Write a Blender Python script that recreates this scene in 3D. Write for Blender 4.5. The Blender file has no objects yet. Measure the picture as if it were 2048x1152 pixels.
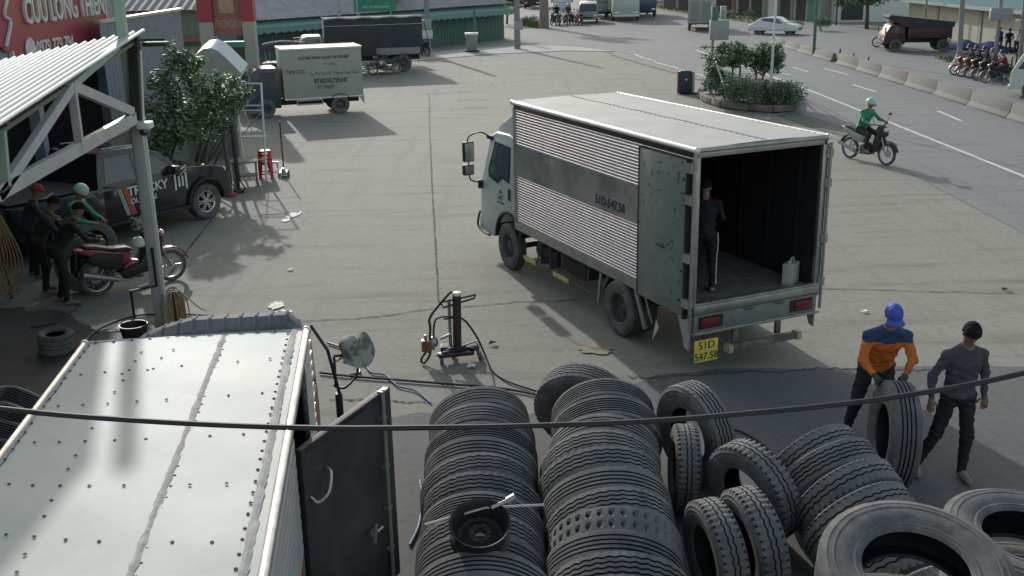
import bpy, bmesh, math, random
import numpy as np
from mathutils import Vector, Matrix
R=math.radians; PI=math.pi
sc=bpy.context.scene; col=sc.collection
random.seed(7); RNG=np.random.default_rng(7)
# ---------------------------------------------------------------- camera
F,PITCH,ROLL,CH=2093.0,R(17.45),R(-1.11),5.24
cd=bpy.data.cameras.new('camera'); cam=bpy.data.objects.new('camera',cd); col.objects.link(cam); sc.camera=cam
cd.sensor_width=36; cd.lens=F/2048*36; cd.clip_start=.05; cd.clip_end=2000
cam.matrix_world=Matrix.Translation((0,0,CH))@Matrix.Rotation(PI/2-PITCH,4,'X')@Matrix.Rotation(ROLL,4,'Z')
# ---------------------------------------------------------------- world, sun, exposure
SAZ,SEL=R(108),R(23)
w=bpy.data.worlds.new('World'); sc.world=w; w.use_nodes=True
nt=w.node_tree; bg=nt.nodes['Background']; sky=nt.nodes.new('ShaderNodeTexSky'); sky.sky_type='NISHITA'; sky.sun_disc=False
sky.sun_elevation=SEL; sky.sun_rotation=PI/2-SAZ; sky.air_density=1.6; sky.dust_density=2.0; sky.ozone_density=1.0
hs=nt.nodes.new('ShaderNodeHueSaturation'); hs.inputs['Saturation'].default_value=.8
nt.links.new(sky.outputs[0],hs.inputs['Color']); nt.links.new(hs.outputs[0],bg.inputs[0]); bg.inputs[1].default_value=.15
sl=bpy.data.lights.new('sun','SUN'); sl.energy=2.5; sl.angle=R(.7); sl.color=(1,.995,.97)
so=bpy.data.objects.new('sun',sl); col.objects.link(so)
sd=Vector((math.cos(SAZ)*math.cos(SEL),math.sin(SAZ)*math.cos(SEL),math.sin(SEL)))
so.rotation_euler=sd.to_track_quat('Z','Y').to_euler(); so.location=(0,0,30)
sc.view_settings.view_transform='Standard'; sc.view_settings.look='None'; sc.view_settings.exposure=.28; sc.view_settings.gamma=1
sc.render.engine='CYCLES'
# ---------------------------------------------------------------- pixel ray -> place on a plane (used for standing spots)
def ray(px,py):
    x=(px-1024)/F;y=(py-576)/F;c,s=math.cos(-ROLL),math.sin(-ROLL);x,y=c*x-s*y,s*x+c*y
    c,s=math.cos(PITCH),math.sin(PITCH); return Vector((x,c-y*s,-s-y*c))
def G(px,py,z=0.): d=ray(px,py); return Vector((0,0,CH))+d*((z-CH)/d.z)
def GX(px,py,X): d=ray(px,py); return Vector((0,0,CH))+d*(X/d.x)
def GY(px,py,Y): d=ray(px,py); return Vector((0,0,CH))+d*(Y/d.y)
# ---------------------------------------------------------------- materials
def mat(name,c,rough=.6,metal=0.,var=.18,scale=6.,bump=0.,bscale=60.,c2=None,lo=.4,hi=.65,coat=0.,trans=0.,spec=.5):
    m=bpy.data.materials.new(name); m.use_nodes=True; n=m.node_tree.nodes; L=m.node_tree.links; b=n['Principled BSDF']
    tc=n.new('ShaderNodeTexCoord'); nz=n.new('ShaderNodeTexNoise'); nz.inputs['Scale'].default_value=scale; nz.inputs['Detail'].default_value=6; nz.inputs['Roughness'].default_value=.62
    L.new(tc.outputs['Object'],nz.inputs['Vector'])
    rp=n.new('ShaderNodeValToRGB'); e=rp.color_ramp.elements
    if c2 is None: A=[max(0,x*(1-var)) for x in c]; B=[min(1,x*(1+var)) for x in c]; e[0].position,e[1].position=.3,.7
    else: A,B=c,c2; e[0].position,e[1].position=lo,hi
    e[0].color=(*A,1); e[1].color=(*B,1)
    L.new(nz.outputs['Fac'],rp.inputs[0]); L.new(rp.outputs[0],b.inputs['Base Color'])
    b.inputs['Roughness'].default_value=rough; b.inputs['Metallic'].default_value=metal; b.inputs['Specular IOR Level'].default_value=spec
    b.inputs['Coat Weight'].default_value=coat
    if trans: b.inputs['Transmission Weight'].default_value=trans
    if bump:
        n2=n.new('ShaderNodeTexNoise'); n2.inputs['Scale'].default_value=bscale; n2.inputs['Detail'].default_value=4; L.new(tc.outputs['Object'],n2.inputs['Vector'])
        bp=n.new('ShaderNodeBump'); bp.inputs['Strength'].default_value=bump; bp.inputs['Distance'].default_value=.02
        L.new(n2.outputs['Fac'],bp.inputs['Height']); L.new(bp.outputs[0],b.inputs['Normal'])
    return m
def ground_mat(name,base,tint,dark,s=1.0,rough=.85,streak=True,spots=.5):
    m=bpy.data.materials.new(name); m.use_nodes=True; n=m.node_tree.nodes; L=m.node_tree.links; b=n['Principled BSDF']
    tc=n.new('ShaderNodeTexCoord')
    def noise(sc_,det=8,ro=.6,stretch=None):
        z=n.new('ShaderNodeTexNoise'); z.inputs['Scale'].default_value=sc_; z.inputs['Detail'].default_value=det; z.inputs['Roughness'].default_value=ro
        if stretch:
            mp=n.new('ShaderNodeMapping'); mp.inputs['Scale'].default_value=stretch; L.new(tc.outputs['Object'],mp.inputs[0]); L.new(mp.outputs[0],z.inputs['Vector'])
        else: L.new(tc.outputs['Object'],z.inputs['Vector'])
        return z.outputs['Fac']
    def ramp(f,p0,p1,a=(0,0,0,1),c=(1,1,1,1)):
        r=n.new('ShaderNodeValToRGB'); r.color_ramp.elements[0].position=p0; r.color_ramp.elements[1].position=p1; r.color_ramp.elements[0].color=a; r.color_ramp.elements[1].color=c; L.new(f,r.inputs[0]); return r.outputs[0]
    def mix(f,a,c,mode='MIX'):
        x=n.new('ShaderNodeMix'); x.data_type='RGBA'; x.blend_type=mode
        if isinstance(f,float): x.inputs[0].default_value=f
        else: L.new(f,x.inputs[0])
        for i,q in ((6,a),(7,c)):
            if isinstance(q,tuple): x.inputs[i].default_value=(*q[:3],1)
            else: L.new(q,x.inputs[i])
        return x.outputs[2]
    c=mix(ramp(noise(.22*s),.38,.62),base,tint)
    c=mix(ramp(noise(.9*s,8,.7),.5,.78),c,dark)
    c=mix(.62,c,mix(ramp(noise(9*s,5,.75),.35,.65),tuple(x*.72 for x in base),tuple(min(1,x*1.22) for x in base)))
    if streak:
        c=mix(ramp(noise(1.2*s,6,.65,(.25,1.6,1)),.52,.70,(0,0,0,1),(.9,.9,.9,1)),c,tuple(x*.62 for x in base))
    c=mix(ramp(noise(1.1*s,5,.6,(2.6,.13,1)),.54,.68,(0,0,0,1),(.45,.45,.45,1)),c,tuple(x*.66 for x in base))
    c=mix(ramp(noise(22*s,4,.7),.56,.72,(0,0,0,1),(.4,.4,.4,1)),c,tuple(min(1,x*1.35) for x in base))
    c=mix(ramp(noise(3.1*s,3,.6),.70,.735,(0,0,0,1),(spots,)*3+(1,)),c,tuple(min(1,x*1.5) for x in base))
    c=mix(ramp(noise(2.3*s,3,.7),.70,.75,(0,0,0,1),(.6,)*3+(1,)),c,tuple(x*.45 for x in dark))
    c=mix(ramp(noise(80*s,2),.5,.72,(0,0,0,1),(.35,)*3+(1,)),c,dark)
    L.new(c,b.inputs['Base Color']); b.inputs['Roughness'].default_value=rough; b.inputs['Specular IOR Level'].default_value=.3
    bp=n.new('ShaderNodeBump'); bp.inputs['Strength'].default_value=.35; bp.inputs['Distance'].default_value=.01
    L.new(noise(55*s,6),bp.inputs['Height']); L.new(bp.outputs[0],b.inputs['Normal'])
    return m
M={}
M['yard']=ground_mat('yard_concrete',(.226,.226,.188),(.258,.256,.220),(.158,.158,.132))
M['asphalt']=ground_mat('road_asphalt',(.185,.187,.187),(.205,.207,.206),(.15,.151,.151),1.0,.8,True,.25)
M['apron']=ground_mat('apron_asphalt',(.118,.120,.119),(.14,.14,.136),(.08,.081,.08),1.3,.85,False,.35)
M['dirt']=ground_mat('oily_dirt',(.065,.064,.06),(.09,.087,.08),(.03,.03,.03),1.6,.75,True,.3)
M['walk']=ground_mat('footpath',(.36,.35,.34),(.33,.32,.31),(.27,.27,.26),1.0,.85,False,.2)
M['crack']=mat('crack',(.05,.05,.045),.95)
M['line']=mat('worn_line',(.55,.55,.53),.7,c2=(.36,.36,.35),lo=.45,hi=.7,scale=9)
M['white']=mat('white_paint',(.62,.64,.63),.4,var=.08,coat=.2)
M['dirtywhite']=mat('dirty_white',(.62,.63,.60),.55,c2=(.42,.42,.38),lo=.45,hi=.75,scale=4)
M['cab']=mat('cab_paint',(.50,.565,.565),.38,var=.07,scale=3,coat=.3)
M['black']=mat('black_plastic',(.018,.018,.02),.5,var=.3)
M['rubber']=mat('rubber',(.09,.09,.09),.9,c2=(.17,.168,.158),lo=.4,hi=.7,scale=7,bump=.25,bscale=120)
M['tread']=mat('dusty_tread',(.115,.118,.113),.9,c2=(.20,.20,.19),lo=.35,hi=.68,scale=5,bump=.3,bscale=90)
M['tread2']=mat('bluish_tread',(.075,.078,.084),.8,c2=(.14,.14,.145),lo=.35,hi=.68,scale=5,bump=.3,bscale=90)
M['groove']=mat('groove',(.018,.018,.018),.9)
M['inner']=mat('tyre_liner',(.012,.012,.013),.6)
M['steel']=mat('stainless',(.55,.53,.57),.34,1.,var=.1,scale=3,bump=.05,bscale=6)
M['steelflat']=mat('stainless_band',(.40,.40,.385),.38,.55,c2=(.24,.25,.255),lo=.40,hi=.62,scale=1.6,bump=.12,bscale=5)
M['galv']=mat('galvanised',(.36,.37,.37),.45,.8,var=.2,scale=5)
M['chassis']=mat('chassis',(.03,.03,.03),.7,var=.4)
M['rim']=mat('dirty_rim',(.10,.10,.098),.6,.3,var=.4,scale=10)
M['glass']=mat('glass',(.07,.12,.12),.06,var=.25,scale=2,spec=.8)
M['dglass']=mat('dark_glass',(.035,.042,.05),.05,var=.3,spec=1.0,coat=.5)
M['red']=mat('red_plastic',(.45,.02,.04),.4,var=.15)
M['lampred']=mat('tail_lamp',(.16,.012,.02),.3,var=.2)
M['yellow']=mat('yellow_plate',(.78,.60,.09),.5,var=.1)
M['ink']=mat('dark_ink',(.03,.035,.05),.6)
M['wood']=mat('floor_ply',(.11,.105,.095),.8,c2=(.18,.175,.16),scale=7)
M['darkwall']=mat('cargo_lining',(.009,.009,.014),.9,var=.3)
def roofmat(name,c,c2,rust):
    m=mat(name,c,.6,.0,spec=.25,bump=.35,bscale=2.2,scale=1.3,c2=c2,lo=.35,hi=.7)
    n=m.node_tree.nodes;L=m.node_tree.links;b=n['Principled BSDF'];old=b.inputs['Base Color'].links[0].from_socket
    z=n.new('ShaderNodeTexNoise');z.inputs['Scale'].default_value=3.5;z.inputs['Detail'].default_value=9;z.inputs['Roughness'].default_value=.75
    mp=n.new('ShaderNodeMapping');mp.inputs['Scale'].default_value=(.35,1.5,1);L.new(n['Texture Coordinate'].outputs['Object'],mp.inputs[0]);L.new(mp.outputs[0],z.inputs['Vector'])
    r=n.new('ShaderNodeValToRGB');r.color_ramp.elements[0].position=.57;r.color_ramp.elements[1].position=.76;r.color_ramp.elements[0].color=(0,0,0,1);r.color_ramp.elements[1].color=(.7,.7,.7,1);L.new(z.outputs['Fac'],r.inputs[0])
    x=n.new('ShaderNodeMix');x.data_type='RGBA';L.new(r.outputs[0],x.inputs[0]);L.new(old,x.inputs[6]);x.inputs[7].default_value=(*rust,1);L.new(x.outputs[2],b.inputs['Base Color'])
    return m
# ---------------------------------------------------------------- mesh builder
def frame(axis):
    a=Vector(axis).normalized(); u=a.orthogonal().normalized(); return a,u,a.cross(u)
class MB:
    def __init__(s): s.v=[];s.f=[];s.m=[]
    def add(s,v,f,mi=0):
        o=len(s.v); s.v+= [tuple(p) for p in v]; s.f+=[tuple(i+o for i in q) for q in f]; s.m+=[mi]*len(f); return s
    def box(s,a,b,mi=0,rot=None,piv=None):
        x0,y0,z0=[min(p,q) for p,q in zip(a,b)];x1,y1,z1=[max(p,q) for p,q in zip(a,b)]
        v=[Vector(p) for p in((x0,y0,z0),(x1,y0,z0),(x1,y1,z0),(x0,y1,z0),(x0,y0,z1),(x1,y0,z1),(x1,y1,z1),(x0,y1,z1))]
        if rot is not None:
            pv=Vector(piv) if piv is not None else Vector(((x0+x1)/2,(y0+y1)/2,(z0+z1)/2)); v=[rot@(p-pv)+pv for p in v]
        return s.add(v,[(0,3,2,1),(4,5,6,7),(0,1,5,4),(1,2,6,5),(2,3,7,6),(3,0,4,7)],mi)
    def beam(s,p,q,wd,ht,mi=0,up=(0,0,1)):
        p,q=Vector(p),Vector(q); d=(q-p).normalized(); sd_=d.cross(Vector(up)); 
        if sd_.length<1e-4: sd_=Vector((1,0,0))
        sd_.normalize(); u=sd_.cross(d); v=[]
        for c in (p,q):
            for a,b in((-1,-1),(1,-1),(1,1),(-1,1)): v.append(c+sd_*a*wd/2+u*b*ht/2)
        return s.add(v,[(3,2,1,0),(4,5,6,7),(0,1,5,4),(1,2,6,5),(2,3,7,6),(3,0,4,7)],mi)
    def tube(s,pts,r,n=8,mi=0,closed=False):
        pts=[Vector(p) for p in pts]; N=len(pts); rr=r if isinstance(r,(list,tuple)) else [r]*N
        t0=(pts[1]-pts[0]).normalized(); u=t0.orthogonal().normalized(); v=[]
        for i,p in enumerate(pts):
            a=pts[i-1] if i or closed else p; b=pts[(i+1)%N] if i<N-1 or closed else p
            t=(b-a).normalized(); u=(u-t*u.dot(t)); u=u.normalized() if u.length>1e-6 else t.orthogonal().normalized(); w_=t.cross(u)
            v+=[p+(u*math.cos(2*PI*k/n)+w_*math.sin(2*PI*k/n))*rr[i] for k in range(n)]
        f=[]
        for i in range(N if closed else N-1):
            j=(i+1)%N
            f+=[(i*n+k,i*n+(k+1)%n,j*n+(k+1)%n,j*n+k) for k in range(n)]
        if not closed: f+=[tuple(range(n-1,-1,-1)),tuple((N-1)*n+k for k in range(n))]
        return s.add(v,f,mi)
    def cyl(s,p,q,r,r1=None,n=20,mi=0): return s.tube([p,q],[r,r if r1 is None else r1],n,mi)
    def lathe(s,prof,o=(0,0,0),axis=(0,0,1),n=32,mi=0,cap=False):
        a,u,w_=frame(axis); o=Vector(o); v=[]
        for r,h in prof: v+=[o+a*h+(u*math.cos(2*PI*k/n)+w_*math.sin(2*PI*k/n))*r for k in range(n)]
        f=[(i*n+k,i*n+(k+1)%n,(i+1)*n+(k+1)%n,(i+1)*n+k) for i in range(len(prof)-1) for k in range(n)]
        if cap: f+=[tuple(range(n-1,-1,-1)),tuple((len(prof)-1)*n+k for k in range(n))]
        return s.add(v,f,mi)
    def ball(s,c,r,mi=0,n=14,rot=None):
        c=Vector(c); r=Vector(r) if not isinstance(r,(int,float)) else Vector((r,r,r)); v=[];f=[]; m=n//2+1
        for i in range(m+1):
            t=PI*i/m
            for k in range(n):
                p=Vector((math.sin(t)*math.cos(2*PI*k/n)*r.x,math.sin(t)*math.sin(2*PI*k/n)*r.y,math.cos(t)*r.z))
                v.append(c+(rot@p if rot is not None else p))
        f=[(i*n+k,(i+1)*n+k,(i+1)*n+(k+1)%n,i*n+(k+1)%n) for i in range(m) for k in range(n)]
        return s.add(v,f,mi)
    def prism(s,poly,f0,f1,mi=0):   # poly: 2d pts; f0/f1 map 2d->3d for the two ends
        n=len(poly); v=[f0(*p) for p in poly]+[f1(*p) for p in poly]
        return s.add(v,[tuple(range(n-1,-1,-1)),tuple(range(n,2*n))]+[(i,(i+1)%n,n+(i+1)%n,n+i) for i in range(n)],mi)
    def grid(s,fn,nu,nv,mi=0):
        v=[fn(i/nu,j/nv) for i in range(nu+1) for j in range(nv+1)]
        return s.add(v,[(i*(nv+1)+j,(i+1)*(nv+1)+j,(i+1)*(nv+1)+j+1,i*(nv+1)+j+1) for i in range(nu) for j in range(nv)],mi)
    def mesh(s,name,mats,smooth=35,bevel=0,seg=2,fix=True):
        me=bpy.data.meshes.new(name); me.from_pydata(s.v,[],s.f)
        for k in mats: me.materials.append(M[k] if isinstance(k,str) else k)
        me.polygons.foreach_set('material_index',s.m)
        if fix or bevel:
            b=bmesh.new(); b.from_mesh(me)
            if bevel:
                bmesh.ops.remove_doubles(b,verts=b.verts,dist=1e-5)
                ed=[e for e in b.edges if len(e.link_faces)==2 and e.calc_face_angle(0)>R(25)]
                bmesh.ops.bevel(b,geom=ed,offset=bevel,segments=seg,profile=.5,affect='EDGES',clamp_overlap=True)
            bmesh.ops.recalc_face_normals(b,faces=b.faces)
            b.to_mesh(me); b.free()
        if smooth: me.shade_smooth(); me.set_sharp_from_angle(angle=R(smooth))
        return me
    def build(s,name,mats,parent=None,smooth=35,bevel=0,seg=2,fix=True):
        if isinstance(mats,str) or not isinstance(mats,(list,tuple)): mats=[mats]
        return link(name,s.mesh(name,mats,smooth,bevel,seg,fix),parent)
def link(name,data,parent=None):
    o=bpy.data.objects.new(name,data); col.objects.link(o)
    if parent is not None: o.parent=parent
    return o
def tag(o,label=None,cat=None,group=None,kind=None):
    if label:o['label']=label
    if cat:o['category']=cat
    if group:o['group']=group
    if kind:o['kind']=kind
    return o
def thing(name,label,cat,loc=(0,0,0),rz=0,group=None):
    o=link(name,None); o.location=loc; o.rotation_euler=(0,0,rz); return tag(o,label,cat,group)
def copy_tree(o,parent=None):
    c=o.copy(); col.objects.link(c); c.parent=parent
    for ch in [x for x in KIDS(o)]: copy_tree(ch,c)
    return c
def KIDS(o): return [x for x in list(col.objects) if x.parent is o]
def place(root,loc,rz,label,group=None,scale=None,rot=None):
    root.location=loc; root.rotation_euler=rot if rot is not None else (0,0,rz); root['label']=label
    if group: root['group']=group
    if scale: root.scale=scale if isinstance(scale,tuple) else (scale,)*3
    return root
def axis_rot(axis,spin=0):
    a=Vector(axis).normalized(); return (a.to_track_quat('Z','Y').to_matrix()@Matrix.Rotation(spin,3,'Z')).to_euler()
def text_mb(mb,txt,size,o,ux,uz,depth=.004,mi=0,sx=1.0,shear=0,bold=0):
    """letters lying in the plane (ux right, uz up) at o, facing ux x uz reversed"""
    cu=bpy.data.curves.new('t','FONT'); cu.body=txt; cu.size=size; cu.extrude=depth; cu.align_x='CENTER'; cu.align_y='CENTER'; cu.offset=bold; cu.shear=shear; cu.resolution_u=3
    ob=bpy.data.objects.new('t',cu); me=ob.to_mesh()
    ux,uz,o=Vector(ux).normalized(),Vector(uz).normalized(),Vector(o); n=ux.cross(uz)
    mb.add([o+ux*v.co.x*sx+uz*v.co.y+n*v.co.z for v in me.vertices],[tuple(p.vertices) for p in me.polygons],mi)
    ob.to_mesh_clear(); bpy.data.objects.remove(ob); bpy.data.curves.remove(cu)
def spline(pts,n=8):
    pts=[Vector(p) for p in pts]; P_=[pts[0]*2-pts[1]]+pts+[pts[-1]*2-pts[-2]]; out=[]
    for i in range(1,len(P_)-2):
        a,b,c,d=P_[i-1:i+3]
        for k in range(n):
            t=k/n; out.append(.5*((2*b)+(c-a)*t+(2*a-5*b+4*c-d)*t*t+(3*b-a-3*c+d)*t**3))
    return out+[pts[-1]]
# ---------------------------------------------------------------- tyres and wheels
def tyre_mb(OD,W,rr,kind,N=144,seed=0):
    """axis = local z. materials: 0 tread, 1 sidewall, 2 groove, 3 liner"""
    Ro=OD/2; hw=W/2; tw=hw*.80; d=.016*OD; gw=.0046*OD
    if kind=='rib': gr=[(-.52,0),(-.17,0),(.17,0),(.52,0)]
    elif kind=='fine': gr=[(-.62,0),(-.36,0),(-.12,0),(.12,0),(.36,0),(.62,0)]
    elif kind=='zig': gr=[(-.55,1),(-.18,1),(.18,1),(.55,1)]
    elif kind=='lug': gr=[(-.22,1.3),(.22,1.3)]
    elif kind=='block': gr=[]
    else: gr=[(-.3,.6),(.3,.6)]
    q=Ro-rr; prof=[(rr,-hw*.70,1,0),(rr+.06*q,-hw*.84,1,0),(rr+.13*q,-hw*.86,1,0),(rr+.15*q,-hw*.90,1,0),(rr+.19*q,-hw*.90,1,0),(rr+.21*q,-hw*.875,1,0),(rr+.34*q,-hw*.97,1,0),(rr+.52*q,-hw*1.0,1,0),(rr+.62*q,-hw*.99,1,0),(rr+.635*q,-hw*1.015,1,0),(rr+.665*q,-hw*1.015,1,0),(rr+.68*q,-hw*.975,1,0),(rr+.78*q,-hw*.95,1,0),(rr+.79*q,-hw*.965,1,0),(rr+.82*q,-hw*.955,1,0),(rr+.83*q,-hw*.93,1,0),(Ro-d*1.4,-tw*1.08,1,'s'),(Ro-d*.2,-tw,0,'s'),(Ro-d*.05,-tw*.80,0,'s')]
    for g,z in gr:
        h=g*tw; prof+=[(Ro,h-gw*1.6,0,z),(Ro-d*.9,h-gw,2,z),(Ro-d*.9,h+gw,2,z),(Ro,h+gw*1.6,0,z)]
    if kind=='block': prof+=[(Ro,-tw*.62,0,'b'),(Ro,-tw*.30,0,'b'),(Ro,-tw*.12,0,0),(Ro,tw*.12,0,0),(Ro,tw*.30,0,'b'),(Ro,tw*.62,0,'b')]
    prof+=[(r,-h,m,z) for r,h,m,z in prof[:19][::-1]]
    prof+=[(rr+.01,hw*.60,3,0),(rr+.03,hw*.62,3,0),(rr+.45*(Ro-rr),hw*.88,3,0),(Ro-.035*OD,hw*.6,3,0),(Ro-.03*OD,0,3,0),(Ro-.035*OD,-hw*.6,3,0),(rr+.45*(Ro-rr),-hw*.88,3,0),(rr+.03,-hw*.62,3,0),(rr+.01,-hw*.60,3,0)]
    mb=MB(); n=len(prof); v=[]
    ph=random.random()*6
    for k in range(N):
        t=2*PI*k/N; c,s_=math.cos(t),math.sin(t)
        tri=[0,1,0,-1][k%4] if N>=96 else 0
        wob=.004*OD*math.sin(2*t+ph)
        for r,h,m_,z in prof:
            rad=r+(wob if r>rr+.1 else 0); hh=h
            if isinstance(z,str):
                per={'lug':3,'block':3}.get(kind,0)
                if z=='s' and kind in('lug',) and k%3==0: rad-=d*1.0
                if z=='s' and kind in('zig',) and k%3==0: rad-=d*.45
                if z=='b' and k%4==0: rad-=d*1.2
            elif z: hh=h+tri*.0052*OD*z
            v.append((c*rad,s_*rad,hh))
    f=[];mi=[]
    for k in range(N):
        k2=(k+1)%N
        for i in range(n):
            i2=(i+1)%n; f.append((k*n+i,k*n+i2,k2*n+i2,k2*n+i))
            a,b=prof[i],prof[i2]
            q=2 if 2 in(a[2],b[2]) and abs(a[1]-b[1])<gw*2.6 else (3 if 3 in (a[2],b[2]) else (1 if 1 in(a[2],b[2]) else 0))
            if a[3] in('s','b') and b[3]==a[3] and q in(0,) and ((kind=='lug' and k%3==0) or (kind=='block' and a[3]=='b' and k%4==0)): q=2
            mi.append(q)
    mb.add(v,f); mb.m=mi; return mb
TY={}
def tyre_mesh(OD,W,rr,kind,tm='tread'):
    key=(OD,W,rr,kind,tm)
    if key not in TY: TY[key]=tyre_mb(OD,W,rr,kind).mesh('tyre',[tm,'rubber','groove','inner'],smooth=30,fix=True)
    return TY[key]
def tyre(c,axis,OD=1.05,W=.29,rr=.29,kind='rib',tm='tread',label='',cat='tyre',group=None,name='tyre'):
    o=link(name,tyre_mesh(OD,W,rr,kind,tm)); o.location=c; o.rotation_euler=axis_rot(axis,random.random()*6); return tag(o,label,cat,group)
def wheel(parent,c,side,OD=.8,W=.22,rr=.22,dual=False,alloy=False,name='wheel',tk='zig'):
    """wheel part with sub-parts; c centre of outer tyre, side=+1 outer face towards +y"""
    wo=link(name,None,parent); wo.location=c; wo.rotation_euler=(R(-90) if side>0 else R(90),0,0)   # local z -> outward
    key=('w',OD,W,rr,tk)
    if key not in TY: TY[key]=tyre_mb(OD,W,rr,tk,96).mesh('tyre',['rubber','rubber','groove','inner'],smooth=30)
    link('tyre',TY[key],wo)
    m=MB()
    if alloy:
        m.lathe([(rr*1.06,W*.36),(rr*1.0,W*.40),(rr*.90,W*.34),(rr*.90,-W*.2)],n=40,mi=0)
        m.lathe([(rr*.92,-W*.05),(0.001,-W*.05)],n=24,mi=1)
        for k in range(6):
            for dd in(-.16,.16):
                a=2*PI*k/6+dd; m.beam((math.cos(a)*rr*.2,math.sin(a)*rr*.2,W*.30),(math.cos(a)*rr*.95,math.sin(a)*rr*.95,W*.33),.03,.03,0)
        m.lathe([(rr*.30,W*.25),(rr*.30,W*.33),(rr*.2,W*.36),(.001,W*.36)],n=20,mi=0)
        m.build('rim',['alloy','black'],wo)
    else:
        ds=-1 if dual else 1
        pr=[(rr*1.05,W*.40),(rr*1.0,W*.42),(rr*.93,W*.36),(rr*.9,W*.1*ds),(rr*.72,W*(.02 if ds>0 else -.30)),(rr*.5,W*(.08 if ds>0 else -.35)),(rr*.42,W*(.22 if ds>0 else -.2)),(rr*.22,W*(.26 if ds>0 else .0)),(.001,W*(.28 if ds>0 else .02))]
        m.lathe(pr,n=36,mi=0)
        for k in range(6):
            a=2*PI*k/6; h=W*(.05 if ds>0 else -.33); m.cyl((math.cos(a)*rr*.6,math.sin(a)*rr*.6,h-.01),(math.cos(a)*rr*.6,math.sin(a)*rr*.6,h+.03),.016,n=8,mi=0)
            a+=PI/6; m.cyl((math.cos(a)*rr*.76,math.sin(a)*rr*.76,h-.02),(math.cos(a)*rr*.76,math.sin(a)*rr*.76,h+.004),.028,n=10,mi=1)
        m.build('rim',['rim','groove'],wo)
    if dual:
        t2=link('tyre',TY[key],wo); t2.location=(0,0,-W*1.12)
    return wo
M['alloy']=mat('alloy',(.55,.55,.56),.3,.8,var=.1)
# ================================================================ SETTING
def sheet(name,pts,z,m,kind='structure',sub=0,jit=0,seed=3):
    if jit:
        r=random.Random(seed); q=[]
        for a,b in zip(pts,list(pts[1:])+[pts[0]]):
            L=math.hypot(b[0]-a[0],b[1]-a[1]); n=max(1,min(60,int(L/.25)))
            for k in range(n): q.append((a[0]+(b[0]-a[0])*k/n+r.uniform(-jit,jit),a[1]+(b[1]-a[1])*k/n+r.uniform(-jit,jit)))
        pts=q
    mb=MB(); mb.add([(p[0],p[1],z) for p in pts],[tuple(range(len(pts)))]); o=mb.build(name,m,smooth=0,fix=False); return tag(o,kind=kind)
sheet('ground',[(-400,-60),(400,-60),(400,900),(-400,900)],-.004,'yard')
ROADL=[(9.9,-30),(9.9,33),(9.6,38),(9.2,42),(8.55,47.7),(7.7,54),(6.9,60.3),(4.6,66),(1.0,72),(.6,90),(.6,420)]
sheet('road',ROADL+[(60,420),(24.5,62),(24.5,-30)],.004,'asphalt')
sheet('apron',[(1.9,12.75),(3.0,12.95),(4.2,12.8),(5.4,12.9),(7.2,12.7),(9.9,12.3),(9.9,2),(-2.4,2),(-2.2,4),(-2.3,11.3),(-1.2,11.7),(.2,11.6),(1.3,12.3)],.002,'apron',jit=.035)
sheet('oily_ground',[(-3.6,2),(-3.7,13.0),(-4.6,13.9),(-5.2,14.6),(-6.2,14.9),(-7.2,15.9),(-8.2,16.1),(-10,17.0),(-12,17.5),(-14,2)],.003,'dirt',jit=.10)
sheet('pavement',[(-7.5,57.5),(-4.5,59.0),(-1.0,62.0),(3.5,63.2),(6.2,62.2),(4.6,65.6),(1.6,68.2),(-2.5,66.0),(-6.5,61.2)],.016,'walk')
# kerb of the footpath
kb=MB()
pk=[(-7.5,57.5),(-4.5,59.0),(-1.0,62.0),(3.5,63.2),(6.2,62.2)]
for a,b in zip(pk,pk[1:]): kb.beam((a[0],a[1]-.08,.0),(b[0],b[1]-.08,.0),.14,.05)
tag(kb.build('kerb','walk'),kind='structure')
# slab joints and cracks: thin irregular strips
def crack(name,pts,wd,seed,n=30,jit=.03,z=.006,m='crack'):
    r=random.Random(seed); mb=MB(); P_=[]
    L=[Vector((p[0],p[1],0)) for p in pts]
    for a,b in zip(L,L[1:]):
        for k in range(n): P_.append(a.lerp(b,k/n))
    P_.append(L[-1]); v=[]
    off=0
    for i,p in enumerate(P_):
        t=(P_[min(i+1,len(P_)-1)]-P_[max(i-1,0)]).normalized(); s=Vector((-t.y,t.x,0)); off=off*.7+r.uniform(-jit,jit)
        ww=wd*r.uniform(.35,1.5); v+=[p+s*(off-ww/2)+Vector((0,0,z)),p+s*(off+ww/2)+Vector((0,0,z))]
    mb.add(v,[(2*i,2*i+2,2*i+3,2*i+1) for i in range(len(P_)-1)]); return tag(mb.build(name,m,smooth=0,fix=False),kind='structure')
g=lambda x,y:tuple(G(x,y)[:2])
crack('slab_joint',[g(858,188),g(862,330),g(871,500),g(878,604)],.03,1,24,.006)
crack('slab_joint',[g(600,644),g(760,634),g(878,616),g(1040,604),g(1190,598)],.022,2,22,.02)
crack('slab_joint',[g(835,189),g(960,183)],.05,3,20,.02)
crack('slab_joint',[g(900,219),g(985,216)],.04,4,14,.02)
crack('slab_joint',[g(440,418),g(380,495),g(335,556)],.03,5,20,.008)
crack('slab_joint',[g(1640,577),g(1850,583),g(2040,588)],.02,6,30,.015)
crack('crack',[g(1255,752),g(1300,757),g(1400,748),g(1560,742),g(1640,737),g(1760,741),g(1900,738)],.035,7,22,.03)
crack('crack',[g(1400,744),g(1500,739)],.02,8,14,.03)
crack('crack',[g(595,435),g(760,428),g(930,412)],.012,9,30,.03)
crack('crack',[g(660,800),g(780,802),g(850,806)],.03,10,14,.03)
crack('road_line',[g(1265,108),g(1320,127),g(1405,152)],.13,11,14,.05,.010,'line')
crack('tar_seam',[g(1200,100),g(1265,122),g(1400,160)],.25,12,14,.08,.008,'apron')
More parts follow.
